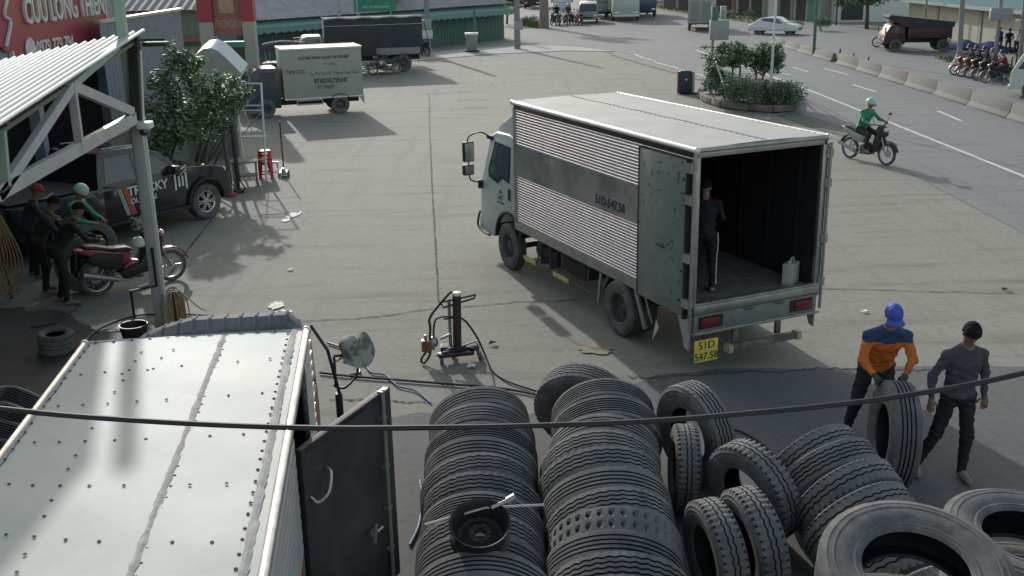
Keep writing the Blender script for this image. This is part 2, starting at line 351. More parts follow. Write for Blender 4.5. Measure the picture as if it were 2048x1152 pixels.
# pale marks
mk=MB()
def blotch(px,py,rx,ry,seed,m,name,z=.012):
    r=random.Random(seed); c=G(px,py); mb=MB(); n=26; 
    v=[(c.x+rx*math.cos(2*PI*k/n)*r.uniform(.55,1.15),c.y+ry*math.sin(2*PI*k/n)*r.uniform(.55,1.15),z) for k in range(n)]
    mb.add([(c.x,c.y,z)]+v,[(0,1+k,1+(k+1)%n) for k in range(n)]); return tag(mb.build(name,m,smooth=0,fix=False),kind='structure')
M['splash']=mat('spilt_paint',(.60,.60,.58),.7,c2=(.3,.3,.27),lo=.4,hi=.6,scale=14)
M['ochre']=mat('ochre_paint',(.30,.235,.13),.85,c2=(.215,.21,.175),lo=.42,hi=.62,scale=5)
for i,(x,y,a,b) in enumerate([(553,612,.13,.22),(566,626,.17,.16),(545,640,.10,.12),(240,652,.42,.30),(620,372,.02,.02),(586,431,.14,.30),(572,441,.10,.16),(600,426,.05,.12),(225,662,.12,.06)]): blotch(x,y,a,b,i,'splash','paint_spill')
blotch(1192,700,.26,.20,50,'ochre','paint_patch')
# road markings
def strip(name,pts,wd,m='line',z=.010):
    mb=MB(); L=[Vector((p[0],p[1],0)) for p in pts]; v=[]
    for i,p in enumerate(L):
        t=(L[min(i+1,len(L)-1)]-L[max(i-1,0)]).normalized(); s=Vector((-t.y,t.x,0)); v+=[p-s*wd/2+Vector((0,0,z)),p+s*wd/2+Vector((0,0,z))]
    mb.add(v,[(2*i,2*i+2,2*i+3,2*i+1) for i in range(len(L)-1)]); return tag(mb.build(name,m,smooth=0,fix=False),kind='structure')
strip('edge_line',[(12.42,-20),(12.40,25),(12.1,40.8),(11.6,52),(10.9,62)],.13)
for a,b in [((1875,222),(1922,242)),((1706,170),(1752,184)),((1648,137),(1697,150)),((1585,135),(1617,144)),((1543,143),(1580,150))]: strip('lane_dash',[g(*a),g(*b)],.13)
for k in range(3): strip('lane_dash',[(14.6,29-8.5*k),(14.6,25.8-8.5*k)],.13)
# traffic dirt band along the road edge and weeds verge
M['verge']=mat('verge',(.10,.105,.085),.95,c2=(.15,.15,.13),scale=4,bump=.4,bscale=30)
sheet('verge',[(9.9,36.4),(10.6,33.2),(11.1,29.5),(10.5,29.5),(9.6,32.6),(9.1,35.6)],.012,'verge')
M['grassdirt']=mat('grass_strip',(.085,.12,.045),.95,c2=(.15,.17,.08),scale=2.5,bump=.5,bscale=25)
def grass(pts,n,name='grass',h=.16,z=.03):
    mb=MB(); P_=[Vector((p[0],p[1],z)) for p in pts]; mb.add(P_,[tuple(range(len(P_)))])
    tris=[(P_[0],P_[i],P_[i+1]) for i in range(1,len(P_)-1)]; A=[((b-a).cross(c-a)).length for a,b,c in tris]
    for _ in range(n):
        a,b,c=random.choices(tris,A)[0]; u,v=random.random(),random.random()
        if u+v>1:u,v=1-u,1-v
        p=a+(b-a)*u+(c-a)*v; t=random.uniform(0,2*PI); d=Vector((math.cos(t),math.sin(t),0))*.05; hh=h*random.uniform(.5,1.4)
        mb.add([p-d,p+d,p+Vector((d.y*1.2,-d.x*1.2,hh))],[(0,1,2)],1)
    return tag(mb.build(name,['grassdirt',M['blade']],smooth=0,fix=False),kind='stuff')
M['blade']=mat('grass_blade',(.11,.17,.05),.8,var=.35,scale=3)
grass([tuple(G(1285,12)[:2]),tuple(G(1400,32)[:2]),tuple(G(1590,58)[:2]),tuple(G(1610,48)[:2]),tuple(G(1450,22)[:2]),tuple(G(1300,0)[:2])],1500,h=.25)
grass([tuple(G(1868,116)[:2]),tuple(G(1912,130)[:2]),tuple(G(2060,166)[:2]),tuple(G(2070,150)[:2]),tuple(G(1920,118)[:2])],700)
grass([tuple(G(1045,52)[:2]),tuple(G(1078,58)[:2]),tuple(G(1085,46)[:2]),tuple(G(1050,38)[:2])],400,h=.3)
# ================================================================ MAIN BOX TRUCK
YAW=R(114.6)
rt=Vector((math.sin(YAW),-math.cos(YAW),0)); P0=Vector((2.30,12.68,0))+rt*1.01
T=thing('box_truck','white cab box truck with ribbed stainless cargo body and open rear doors in mid yard','truck',P0,YAW)
L_,HW,ZB,ZF,ZT=5.34,1.01,.80,.93,3.0
# ribs
def ribbed(mb,x0,x1,z0,z1,y,sgn,pitch=.045,amp=.013,mi=0,seg=6):
    n=max(1,round((z1-z0)/pitch)); st=[]
    for i in range(n*seg+1):
        t=i/seg; fr=t-math.floor(t)
        a=amp*(math.sin(PI*fr)**.6 if 0<fr<1 else 0); st.append((z0+(z1-z0)*i/(n*seg),y+sgn*a))
    v=[(x0,yy,zz) for zz,yy in st]+[(x1,yy,zz) for zz,yy in st]; k=len(st)
    mb.add(v,[(i,i+1,k+i+1,k+i) for i in range(k-1)],mi)
for s,nm in((1,'side_panel'),(-1,'side_panel')):
    m=MB(); y=s*(HW-.012)
    ribbed(m,.06,L_-.05,.94,1.74,y,s); ribbed(m,.06,L_-.05,2.26,2.86,y,s)
    m.box((.06,s*(HW-.03),1.74),(L_-.05,s*(HW-.001),2.26),1)
    m.box((.06,s*(HW-.035),.90),(L_-.05,s*(HW-.03),2.9),1)
    o=m.build(nm,['steel','steelflat'],T,smooth=50)
m=MB()
for s in(1,-1):
    m.box((0,s*(HW-.05),ZB),(L_,s*(HW+.008),.94)); m.box((0,s*(HW-.05),2.86),(L_,s*(HW+.004),2.93),1)
    m.box((L_-.055,s*(HW-.05),.94),(L_+.006,s*(HW+.012),2.9)) 
    m.box((0.0,s*(HW-.055),.78),(.06,s*(HW+.012),2.93))
for i in range(16): m.cyl((.3+i*.32,HW+.008,.87),(.3+i*.32,HW+.016,.87),.010,n=8,mi=1)
m.box((0,-HW+.056,2.87),(.06,HW-.056,2.95)); m.box((L_-.05,-HW+.056,2.86),(L_,HW-.056,2.93))
m.build('box_frame',['galv','chassis'],T,bevel=.004)
# roof with rolled bright edge
m=MB()
nx=26
def roof_fn(u,v):
    return (u*L_, (v-.5)*2*(HW+.01), 2.985+.02*math.cos((v-.5)*PI)+.004*math.sin(u*31)*math.sin(v*9))
m.grid(roof_fn,nx,16); m.box((0.002,-HW-.008,2.93),(L_-.002,HW+.008,2.984))
m.build('roof',roofmat('box_roof',(.36,.36,.345),(.44,.44,.42),(.29,.275,.24)),T)
m=MB(); m.tube([(x,HW+.012,2.965) for x in np.linspace(0,L_,12)],.034,10); m.tube([(x,-HW-.012,2.965) for x in np.linspace(0,L_,12)],.034,10)
m.tube([(0,y,2.965) for y in np.linspace(-HW-.01,HW+.01,8)],.032,10,1); m.tube([(L_,y,2.965) for y in np.linspace(-HW-.01,HW+.01,8)],.03,10)
for s in(1,-1):
    for e in (0,L_): m.ball((e,s*(HW+.012),2.965),.045,0,10)
m.build('roof_trim',[mat('bright_trim',(.72,.72,.71),.35,.3,var=.08),'galv'],T)
m=MB(); m.tube([Vector(roof_fn(u,.47+.006*math.sin(u*9)))+Vector((0,0,-.001)) for u in np.linspace(.01,.99,60)],.008,6)
for k in range(40): p_=roof_fn(.015+k*.0248,.49); m.cyl(Vector(p_)-Vector((0,0,.004)),Vector(p_)+Vector((0,0,.006)),.012,n=7)
for k in range(40):
    for v_ in(.02,.98): p_=roof_fn(.015+k*.0248,v_); m.cyl(Vector(p_)-Vector((0,0,.004)),Vector(p_)+Vector((0,0,.006)),.010,n=7)
m.build('roof_seam','rim',T)
# inside
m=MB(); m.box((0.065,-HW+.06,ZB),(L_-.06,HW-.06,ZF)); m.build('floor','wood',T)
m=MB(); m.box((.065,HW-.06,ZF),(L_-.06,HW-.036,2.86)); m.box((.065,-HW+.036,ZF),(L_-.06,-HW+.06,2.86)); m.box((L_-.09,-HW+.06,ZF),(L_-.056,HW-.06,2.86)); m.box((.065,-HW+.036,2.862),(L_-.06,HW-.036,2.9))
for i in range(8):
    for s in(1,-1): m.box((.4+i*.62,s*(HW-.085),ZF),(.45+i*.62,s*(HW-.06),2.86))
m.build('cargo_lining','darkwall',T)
# rear sill, lamps, lower bar, bumper
m=MB()
m.box((-.045,-HW+.0,.865),(.0,HW,.955)); m.box((-.03,-HW,.955),(.064,HW,.985)); m.box((-.02,-HW+.02,.60),(.0,HW-.02,.865),1)
m.box((-.038,-HW,.835),(0.,HW,.858),2)
m.box((-.06,-HW-.01,.565),(-.005,HW+.01,.602),0)
for y in(-.35,.15): m.box((-.06,y-.06,.80),(-.045,y+.06,.83),2)
m.build('rear_sill',['galv',mat('sill_panel',(.20,.22,.22),.5,.3,var=.2),'chassis'],T,bevel=.004)
for s in(1,-1):
    m=MB(); m.box((-.035,s*(HW-.09),.635),(-.021,s*(HW-.46),.80)); l=m.build('tail_lamp','black',T)
    q=MB(); q.box((-.05,s*(HW-.11),.66),(-.036,s*(HW-.40),.775)); q.build('lens','lampred',l,bevel=.004)
m=MB(); m.box((-.10,-.62,.27),(-.02,.42,.36)); m.box((-.02,-.42,.36),(.03,-.34,.60)); m.box((-.02,.28,.36),(.03,.36,.60)); m.box((-.12,.42,.26),(.0,.50,.37),1); m.box((-.12,-.70,.26),(0,-.62,.37),1)
m.build('rear_bumper',[mat('worn_bumper',(.09,.085,.07),.7,c2=(.2,.19,.15)),mat('bumper_end',(.42,.40,.22),.6)],T,bevel=.006)
m=MB(); m.box((-.075,HW-.37,.20),(-.06,HW-.01,.50)); pl=m.build('number_plate','yellow',T,bevel=.003)
m=MB(); text_mb(m,'51D',.15,(-.079,HW-.19,.425),(0,-1,0),(0,0,1),.002); text_mb(m,'547.58',.135,(-.079,HW-.19,.275),(0,-1,0),(0,0,1),.002); m.build('plate_lettering','ink',pl)
m=MB(); m.box((-.05,HW-.22,.50),(-.02,HW-.16,.565)); m.build('plate_bracket','chassis',T)
# doors folded back onto both sides
M['door']=mat('spotted_door',(.155,.185,.178),.6,.2,c2=(.215,.25,.24),lo=.3,hi=.7,scale=2.2)
n=M['door'].node_tree.nodes;Lk=M['door'].node_tree.links;b=n['Principled BSDF'];old=b.inputs['Base Color'].links[0].from_socket
z=n.new('ShaderNodeTexNoise');z.inputs['Scale'].default_value=16;z.inputs['Detail'].default_value=4;Lk.new(n['Texture Coordinate'].outputs['Object'],z.inputs['Vector'])
z2=n.new('ShaderNodeTexNoise');z2.inputs['Scale'].default_value=1.5;Lk.new(n['Texture Coordinate'].outputs['Object'],z2.inputs['Vector'])
ad=n.new('ShaderNodeMath');ad.operation='MULTIPLY_ADD';Lk.new(z2.outputs['Fac'],ad.inputs[0]);ad.inputs[1].default_value=.35;Lk.new(z.outputs['Fac'],ad.inputs[2])
r=n.new('ShaderNodeValToRGB');r.color_ramp.elements[0].position=.80;r.color_ramp.elements[1].position=.84;Lk.new(ad.outputs[0],r.inputs[0])
x=n.new('ShaderNodeMix');x.data_type='RGBA';Lk.new(r.outputs[0],x.inputs[0]);Lk.new(old,x.inputs[6]);x.inputs[7].default_value=(.03,.035,.035,1);Lk.new(x.outputs[2],b.inputs['Base Color'])
for s in(1,-1):
    m=MB(); y0,y1=s*(HW+.035),s*(HW+.075)
    m.box((.10,y0,.80),(1.22,y1,2.84)); d=m.build('rear_door','door',T,bevel=.006); 
    q=MB()
    q.box((.07,s*(HW+.03),.78),(.10,s*(HW+.095),2.86),0); q.box((1.22,y0,.79),(1.235,y1+s*.006,2.85),0); q.box((.10,s*(HW+.03),2.84),(1.22,s*(HW+.08),2.858),0)
    q.build('door_seal','black',d)
    q=MB()
    for zz in(1.0,1.6,2.35,2.75): q.box((-.02,s*(HW+.0),zz-.06),(.10,s*(HW+.105),zz+.06)); q.cyl((-.01,s*(HW+.05),zz-.09),(-.01,s*(HW+.05),zz+.09),.022,n=10)
    q.tube([(-.02,s*(HW+.05),.62),(-.02,s*(HW+.05),2.9)],.022,8)
    q.build('hinge','galv',d)
    if s>0:
        q=MB(); q.tube([(.75,y1+.012,1.62),(.72,y1+.03,1.63),(.6,y1+.03,1.63),(.56,y1+.012,1.62)],.011,6); q.cyl((.16,y1,2.6),(.16,y1+.012,2.6),.018,n=8);q.cyl((.16,y1,1.4),(.16,y1+.012,1.4),.018,n=8);q.cyl((.2,y1,1.0),(.2,y1+.012,1.0),.018,n=8); q.build('handle','chassis',d)
# lettering on the plain band
M['num']=mat('number_paint',(.012,.02,.05),.6,c2=(.03,.04,.07),scale=20)
m=MB(); text_mb(m,'51D-547.58',.185,(2.12,HW+.002,1.875),(-1,0,0),(0,0,1),.0015,sx=.95,bold=.004); m.build('number_lettering','num',T)
m=MB(); text_mb(m,'X.CO',.13,(4.0,HW+.002,2.18),(-1,0,0),(0,0,1),.001); m.build('faded_lettering',mat('faded_paint',(.5,.5,.48),.6),T)
# chassis & running gear
m=MB()
for s in(1,-1): m.box((.1,s*.32,.58),(6.7,s*.42,.78))
for i in range(8): m.box((.3+i*.8,-.32,.62),(.36+i*.8,.32,.74))
for i in range(7): m.box((.35+i*.8,-.98,.72),(.42+i*.8,.98,.80))
m.tube([(1.8,-.85,.40),(1.8,.85,.40)],.07,12); m.ball((1.8,0,.42),(.2,.2,.2),0,12); m.tube([(1.9,0,.45),(5.2,0,.6)],.045,8); m.tube([(5.67,-.8,.38),(5.67,.8,.38)],.05,8)
m.build('chassis','chassis',T)
m=MB(); m.box((3.1,.48,.42),(3.95,.86,.72)); m.build('battery_box','chassis',T,bevel=.03)
m=MB(); m.lathe([(.0,0),(.21,0),(.21,.75),(0,.75)],(4.15,.62,.52),(1,0,0),24); m.box((4.35,.4,.3),(4.38,.84,.76),1); m.box((4.7,.4,.3),(4.73,.84,.76),1); m.build('air_tank',['chassis','rim'],T)
# side guard rail with yellow bands
m=MB()
for s in(1,-1):
    m.tube([(2.55,s*.95,.36),(5.05,s*.97,.36)],.016,8,0)
    for xx in(2.9,3.75,4.6): m.tube([(xx,s*.95,.36),(xx,s*.9,.82)],.014,6,0)
    for a,b in((5.05,4.62),(3.95,3.45)): m.box((a,s*.985-.012,.325),(b,s*.985+.012,.395),1)
m.build('side_guard',['rim',mat('guard_yellow',(.55,.53,.18),.6)],T)
for s in(1,-1):
    wheel(T,(1.8,s*.95,.405),s,.81,.215,.235,dual=True); wheel(T,(5.67,s*.92,.405),s,.81,.215,.225)
    m=MB(); pts=[(1.8+.50*math.cos(a),.46+.44*math.sin(a)) for a in np.linspace(.25,PI-.25,12)]
    for (a,b),(c,d) in zip(pts,pts[1:]): m.add([(a,s*.98,b),(c,s*.98,d),(c,s*.55,d),(a,s*.55,b)],[(0,1,2,3)])
    m.build('mudguard','black',T)
    for q_,r_,ww,hh_ in(((2.38,s*.99,.78),(2.46,s*.99,.30),.03,.05),((1.38,s*1.0,.80),(1.12,s*1.0,.30),.035,.07),((1.15,s*1.0,.80),(.98,s*.98,.42),.02,.03)): m=MB(); m.beam(q_,r_,ww,hh_); m.build('mudguard_stay','galv',T)
    m=MB(); m.add([(.90,s*.97,.50),(.83,s*.97,.40),(1.02,s*.97,.12),(1.0,s*.97,.12)],[(0,1,2,3)]); m.add([(.90,s*.96,.50),(.83,s*.96,.40),(1.02,s*.96,.12),(1.0,s*.96,.12)],[(3,2,1,0)]); m.build('mud_flap','white',T)
    m=MB(); m.add([(.02,s*(HW+.02),.80),(.30,s*(HW+.02),.78),(.12,s*(HW+.02),.36),(.03,s*(HW+.02),.34),(.02,s*(HW-.0),.80),(.30,s*(HW-.0),.78),(.12,s*(HW-.0),.36),(.03,s*(HW-.0),.34)],[(0,1,2,3),(7,6,5,4),(0,4,5,1),(1,5,6,2),(2,6,7,3),(3,7,4,0)]); m.build('corner_flap',mat('flap_paint',(.30,.34,.33),.5,c2=(.4,.42,.4)),T)
# cab
def tap(z): return .955-(max(0,z-1.35)/1.0)*.075
poly=[(5.42,.62),(5.42,2.18),(5.52,2.30),(5.8,2.35),(6.35,2.33),(6.58,2.24),(6.86,1.50),(6.93,1.22),(6.97,.95),(6.97,.62),(6.90,.42),(6.45,.40)]
poly+=[(5.80+.56*math.cos(a)*1.0-.10,.47+.50*math.sin(a)) for a in np.linspace(.15,PI-.55,9)]
m=MB(); nn=len(poly); cols=[]
YS=[(-1,0),(-.965,.03),( .965,.03),(1,0)]
v=[]
for ky,(fy,ins) in enumerate(YS):
    cx,cz=6.15,1.4
    for (px_,pz_) in poly:
        k=1-(.02 if abs(fy)==1 else 0); v.append((cx+(px_-cx)*k,fy*tap(pz_),cz+(pz_-cz)*k))
f=[tuple(range(nn-1,-1,-1)),tuple(range(3*nn,4*nn))]
for a in range(3): f+=[(a*nn+i,a*nn+(i+1)%nn,(a+1)*nn+(i+1)%nn,(a+1)*nn+i) for i in range(nn)]
m.add(v,f); m.build('cab','cab',T,bevel=.012)
def sidepatch(poly2,s,off0,off1,mi,mb):
    mb.prism(poly2,lambda a,c:(a,s*(tap(c)+off0),c),lambda a,c:(a,s*(tap(c)+off1),c),mi)
for s in(1,-1):
    m=MB(); sidepatch([(5.62,.98),(5.60,2.20),(6.42,2.22),(6.78,1.42),(6.84,.98)],s,-.01,.006,0,m)
    d=m.build('door','cab',T,bevel=.003)
    m=MB(); sidepatch([(5.70,1.52),(5.70,2.14),(6.36,2.16),(6.60,1.62),(6.56,1.50),(6.18,1.44),(6.0,1.56)],s,.0,.012,0,m); sidepatch([(5.74,1.57),(5.74,2.10),(6.33,2.12),(6.54,1.66),(6.5,1.55),(6.2,1.50),(6.02,1.61)],s,.012,.016,1,m)
    m.build('window',['black','glass'],d)
    m=MB(); sidepatch([(5.64,1.22),(5.64,1.42),(5.72,1.42),(5.72,1.22)],s,.006,.016,0,m); m.build('handle','black',d)
    if s>0:
        m=MB(); text_mb(m,'LAT',.13,(6.05,.965,1.20),(-1,0,0),(0,0,1),.002); m.add([(6.0,.962,1.28),(6.1,.962,1.28),(6.05,.962,1.36)],[(0,1,2)]); m.box((5.92,.958,1.10),(6.2,.963,1.12)); m.build('door_emblem','ink',d)
    m=MB(); a0=[(5.70+.55*math.cos(a),.47+.52*math.sin(a)) for a in np.linspace(.0,PI-.35,12)]
    for (a,b),(c,dd) in zip(a0,a0[1:]): m.beam((a,s*.955,b),(c,s*.955,dd),.07,.035)
    for (a,b),(c,dd) in zip(a0,a0[1:]): m.add([(a,s*.93,b),(c,s*.93,dd),(c,s*.5,dd),(a,s*.5,b)],[(0,1,2,3)])
    m.build('wheel_arch','black',T)
    # mirrors
    m=MB(); X,Y=6.98,s*1.16
    m.tube(spline([(6.50,s*.90,2.20),(6.75,s*1.02,2.28),(X,Y,2.16),(X,Y,1.9),(X,Y,1.45),(6.92,s*1.1,1.36),(6.82,s*.94,1.34)],5),.014,8,0)
    m.box((6.45,s*.86,2.17),(6.68,s*.93,2.24),0)
    a=m.build('mirror_arm','black',T)
    q=MB(); q.box((X-.02,Y-s*.10,1.72),(X+.07,Y+s*.10,2.08),0); q.box((X-.03,Y-s*.085,1.735),(X-.0201,Y+s*.085,2.065),1)
    q.build('mirror',['black','steelflat'],a,bevel=.01)
    q=MB(); q.box((X-.02,Y-s*.09,1.47),(X+.07,Y+s*.11,1.66),0); q.box((X-.03,Y-s*.075,1.485),(X-.0201,Y+s*.095,1.645),1); q.build('mirror',['black','steelflat'],a,bevel=.01)
    q=MB(); q.box((6.86,s*.93,1.22),(6.93,s*1.02,1.38),0); q.build('arm_bracket','black',a,bevel=.01)
m=MB(); m.box((6.90,-.94,.42),(7.08,.94,.70)); m.build('front_bumper','cab',T,bevel=.04,seg=3)
m=MB(); m.tube(spline([(6.5,.985,.42),(6.8,.99,.42),(7.08,.97,.48),(7.14,.93,.62),(7.12,.90,.74)],4),.022,8); m.build('bumper_bar','black',T)
m=MB(); m.add([(6.60,-.78,2.20),(6.60,.78,2.20),(6.885,.84,1.46),(6.885,-.84,1.46)],[(0,1,2,3)]); m.build('windscreen','dglass',T)
m=MB(); m.prism([(5.45,2.32),(5.45,2.86),(5.55,2.86),(5.85,2.66),(6.25,2.48),(6.42,2.36),(6.42,2.33)],lambda a,c:(a,-.82+.0*c,c),lambda a,c:(a,.82,c)); m.build('wind_deflector','white',T,bevel=.05,seg=3)
m=MB(); m.box((6.96,.55,.82),(7.0,.88,1.0));m.box((6.96,-.55,.82),(7.0,-.88,1.0)); m.build('headlamp','alloy',T,bevel=.01)
m=MB(); m.tube([(6.2+.17*math.cos(a)*.5,.45+.2*math.sin(a),1.62+.17*math.cos(a)) for a in np.linspace(0,2*PI,20,endpoint=False)],.014,6,closed=True); m.build('steering_wheel','black',T)
# jerrycan on the cargo floor
jl=T.matrix_basis
cc=Vector((.28,-.78,ZF))
m=MB(); m.box((-.07,-.13,.0),(.07,.13,.30)); m.cyl((0,.07,.30),(0,.07,.34),.025,n=10); m.tube([(0,-.09,.30),(0,-.07,.36),(0,.0,.36),(0,.02,.30)],.013,6)
jc=m.build('jerrycan',mat('milky_plastic',(.42,.42,.40),.5),bevel=.02,seg=3); tag(jc,'white plastic jerrycan on the cargo floor by the right rear post','jerrycan'); jc.location=P0+Matrix.Rotation(YAW,3,'Z')@cc; jc.rotation_euler=(0,0,YAW+.5)
# ================================================================ TYRE PILES
def lean_tyre(px,py,L,yaw=0,OD=1.05,W=.29,rr=.29,kind='rib',tm='tread',label='',group=None,zt=None,roll=0,lift=0):
    """upright tyre, top leaning L towards -y (the viewer side); yaw turns it about z; px,py = far top edge"""
    n=Vector((0,-math.cos(L),-math.sin(L))); u=Vector((0,-math.sin(L),math.cos(L)))
    Rz=Matrix.Rotation(yaw,3,'Z'); Rr=Matrix.Rotation(roll,3,'Y'); n=Rz@Rr@n; u=Rz@Rr@u
    cz=OD/2*math.cos(L)+W/2*abs(math.sin(L))+lift
    top=cz+OD/2*u.z-n.z*W/2
    C=G(px,py,top)-u*OD/2+n*W/2
    return tyre(C,n,OD,W,rr,kind,tm,label,'tyre',group)
ORD=['farthest','second','third','fourth','fifth','sixth','seventh','eighth','ninth','tenth','eleventh','twelfth','thirteenth']
KD={'rib':'straight ribbed','fine':'finely ribbed','zig':'zigzag grooved','lug':'notched shoulder','block':'slotted block tread'}
A=[(955,768,'rib'),(962,800,'rib'),(962,836,'fine'),(956,866,'rib'),(958,898,'zig'),(960,935,'zig'),(962,976,'fine'),(962,1016,'zig'),(962,1056,'rib'),(960,1094,'rib'),(958,1134,'fine'),(958,1178,'rib')]
for i,(x,y,k) in enumerate(A):
    lean_tyre(x+random.uniform(-5,5),y,R(22+random.uniform(-6,6)),R(random.uniform(-5,7)),1.07+random.uniform(-.035,.03),kind=k,tm='tread2' if i%3 else 'tread',label='%s truck tyre, %s from the far end of the left upright row'%(KD[k],ORD[i]) if i else 'straight ribbed dark truck tyre at the far end of the left upright row',group='left upright row of truck tyres')
B=[(1205,752,'fine'),(1215,786,'fine'),(1208,822,'rib'),(1206,852,'zig'),(1212,884,'zig'),(1218,926,'rib'),(1224,966,'zig'),(1230,1004,'block'),(1236,1050,'rib'),(1242,1094,'zig'),(1244,1140,'zig'),(1246,1188,'rib')]
lean_tyre(1168,721,R(16),R(-20),1.08,kind='zig',label='zigzag grooved tyre standing askew at the far end of the middle row',group='middle upright row of truck tyres')
for i,(x,y,k) in enumerate(B):
    lean_tyre(x+random.uniform(-5,5),y,R(22+random.uniform(-6,6)),R(random.uniform(-6,4)),1.12+random.uniform(-.035,.03),kind=k,tm='tread' if i!=8 else 'tread2',label='%s tyre in the middle upright row, %s in front of the askew one'%(KD[k],(['first']+ORD[1:])[i]),group='middle upright row of truck tyres')
# singles right of the middle row
def stand_tyre(px,py,az,tilt,OD,W,kind,label,rr=None,lift=0,tm='tread'):
    n=Vector((math.cos(R(az))*math.cos(R(tilt)),math.sin(R(az))*math.cos(R(tilt)),math.sin(R(tilt))))
    u=(Vector((0,0,1))-n*n.z).normalized(); cz=OD/2*u.z+W/2*abs(n.z)+lift
    C=G(px,py,cz+OD/2*u.z)-u*OD/2
    return tyre(C,n,OD,W,rr or OD*.275,kind,tm,label,'tyre','single tyres beside the middle row')
stand_tyre(1388,772,208,-4,1.06,.29,'zig','zigzag grooved tyre standing farthest back, just right of the middle row')
stand_tyre(1374,856,177,2,.86,.24,'lug','narrow notched tyre facing its tread to the viewer, against the middle row')
stand_tyre(1497,892,212,-10,1.0,.27,'lug','tyre with dark open hollow leaning between the narrow tyre and the slanted row')
stand_tyre(1500,986,192,-6,.98,.26,'lug','notched tyre behind the frontmost single tyre, right of the middle row')
stand_tyre(1428,1010,192,-4,.94,.25,'lug','frontmost notched single tyre with zigzag centre grooves, right of the middle row')
# slanted row
D=[(1652,846),(1686,872),(1722,912),(1752,960),(1785,1010),(1815,1066),(1846,1130)]
for i,(x,y) in enumerate(D):
    lean_tyre(x,y,R(30+random.uniform(-4,4)),R(24+random.uniform(-4,4)),1.02+random.uniform(-.02,.02),.28,kind='lug' if i!=1 else 'zig',tm='tread',label='notched truck tyre, %s from the far end of the slanted right row'%ORD[i] if i else 'notched truck tyre at the far end of the slanted right row',group='slanted right row of truck tyres')
# lying stacks at the lower right
def stack(cx,cy,n,OD,W,lab,grp,tiltv,kind='rib'):
    for k in range(n):
        t=Vector((random.uniform(-.05,.05),random.uniform(-.05,.05),1)) if k<n-1 else Vector(tiltv)
        tyre((cx+random.uniform(-.05,.05)*(k<n-1),cy+random.uniform(-.05,.05)*(k<n-1),W*.52+k*W*.98+(.07 if k==n-1 else 0)),t,OD,W,.27*OD,kind,'rubber' if k==n-1 else 'tread','ribbed tyre in the %s, %s'%(lab,'on top' if k==n-1 else '%s from the ground'%(['lowest','second','third','fourth','fifth','sixth','seventh'][k])) ,'tyre',grp)
stack(2.20,5.05,7,1.06,.285,'tall lower right stack','tall stack of lying tyres at the lower right',(-.03,-.24,.97),'rib')
stack(3.22,5.80,6,1.04,.285,'lying stack at the right edge','stack of lying tyres at the right edge',(.05,-.10,.99),'rib')
# moulded size marking on the top tyre
m=MB()
for k,ch in enumerate('G2990'):
    a=R(208+k*9); C=Vector((2.20,5.05,.285*.52+6*.285*.98+.07)); n=Vector((-.03,-.24,.97)).normalized(); e1=(Vector((1,0,0))-n*n.x).normalized(); e2=n.cross(e1)
    rad=e1*math.cos(a)+e2*math.sin(a); tan=n.cross(rad); text_mb(m,ch,.05,C+rad*.40+n*.140,tan,-rad if 0 else rad*-1,.0015)
tyr=[o for o in col.objects if o.get('label','').startswith('ribbed tyre in the tall lower right') and 'on top' in o['label']][0]
o=m.build('sidewall_lettering',mat('mould_letter',(.15,.15,.14),.8)); o.parent=tyr; 
bpy.context.view_layer.update(); o.matrix_parent_inverse=tyr.matrix_world.inverted()
# dark stack at the far left
for i,(x,y) in enumerate([(28,768),(12,800),(20,838),(8,874),(15,915),(0,960)]):
    lean_tyre(x,y,R(34),R(-26),.98,.25,kind='fine',tm='tread2',label='dark tyre leaning at the left edge, %s from the back'%ORD[i] if i else 'dark tyre farthest back in the leaning row at the left edge',group='leaning tyres at the left edge')
t=stack; st=G(110,708,0)
o=tyre((st.x,st.y+.1,.15),(0.05,-.05,1),.50,.30,.13,'lug','tread','small worn tyre lying on the oily ground beside the leaning row','tyre')
# wheel rim with cross wrench lying on the left row
rc=G(960,1062,1.20)
Rm=thing('wheel_rim','bare black steel truck wheel rim lying on the left upright row','wheel rim',rc); Rm.rotation_euler=axis_rot((.02,-.42,1)); Rm.scale=(.82,.82,.85)
m=MB(); m.lathe([(.262,-.12),(.275,-.105),(.262,-.09),(.235,-.08),(.225,.03),(.255,.075),(.262,.10),(.278,.115),(.272,.125),(.255,.112),(.240,.07),(.205,.02),(.205,-.11),(.262,-.12)],n=56); m.build('barrel','black',Rm)
m=MB(); m.lathe([(.208,-.06),(.17,-.075),(.12,-.05),(.10,-.03),(.055,-.03),(.05,-.05),(.05,-.09)],n=40)
m.build('disc','chassis',Rm)
for k in range(6):
    a=2*PI*k/6; q=MB(); q.cyl((math.cos(a)*.085,math.sin(a)*.085,-.035),(math.cos(a)*.085,math.sin(a)*.085,-.018),.011,n=8); q.build('bolt','rim',Rm)
cw=thing('cross_wrench','steel cross shaped wheel wrench lying across the black wheel rim','wrench',G(1015,1005,1.36),R(20))
m=MB(); a=G(850,1050,1.22)-cw.location; b=G(1088,1010,1.28)-cw.location; iv=Matrix.Rotation(-R(20),3,'Z'); m.tube([iv@a,iv@(a.lerp(b,.5)+Vector((0,0,.06))),iv@b],.011,8); m.build('long_bar','galv',cw)
m=MB(); m.tube([(-.12,.02,-.03),(.02,0,.02)],.016,8); m.cyl((.0,0,.01),(.06,-.01,.04),.032,n=6); m.build('socket','galv',cw)
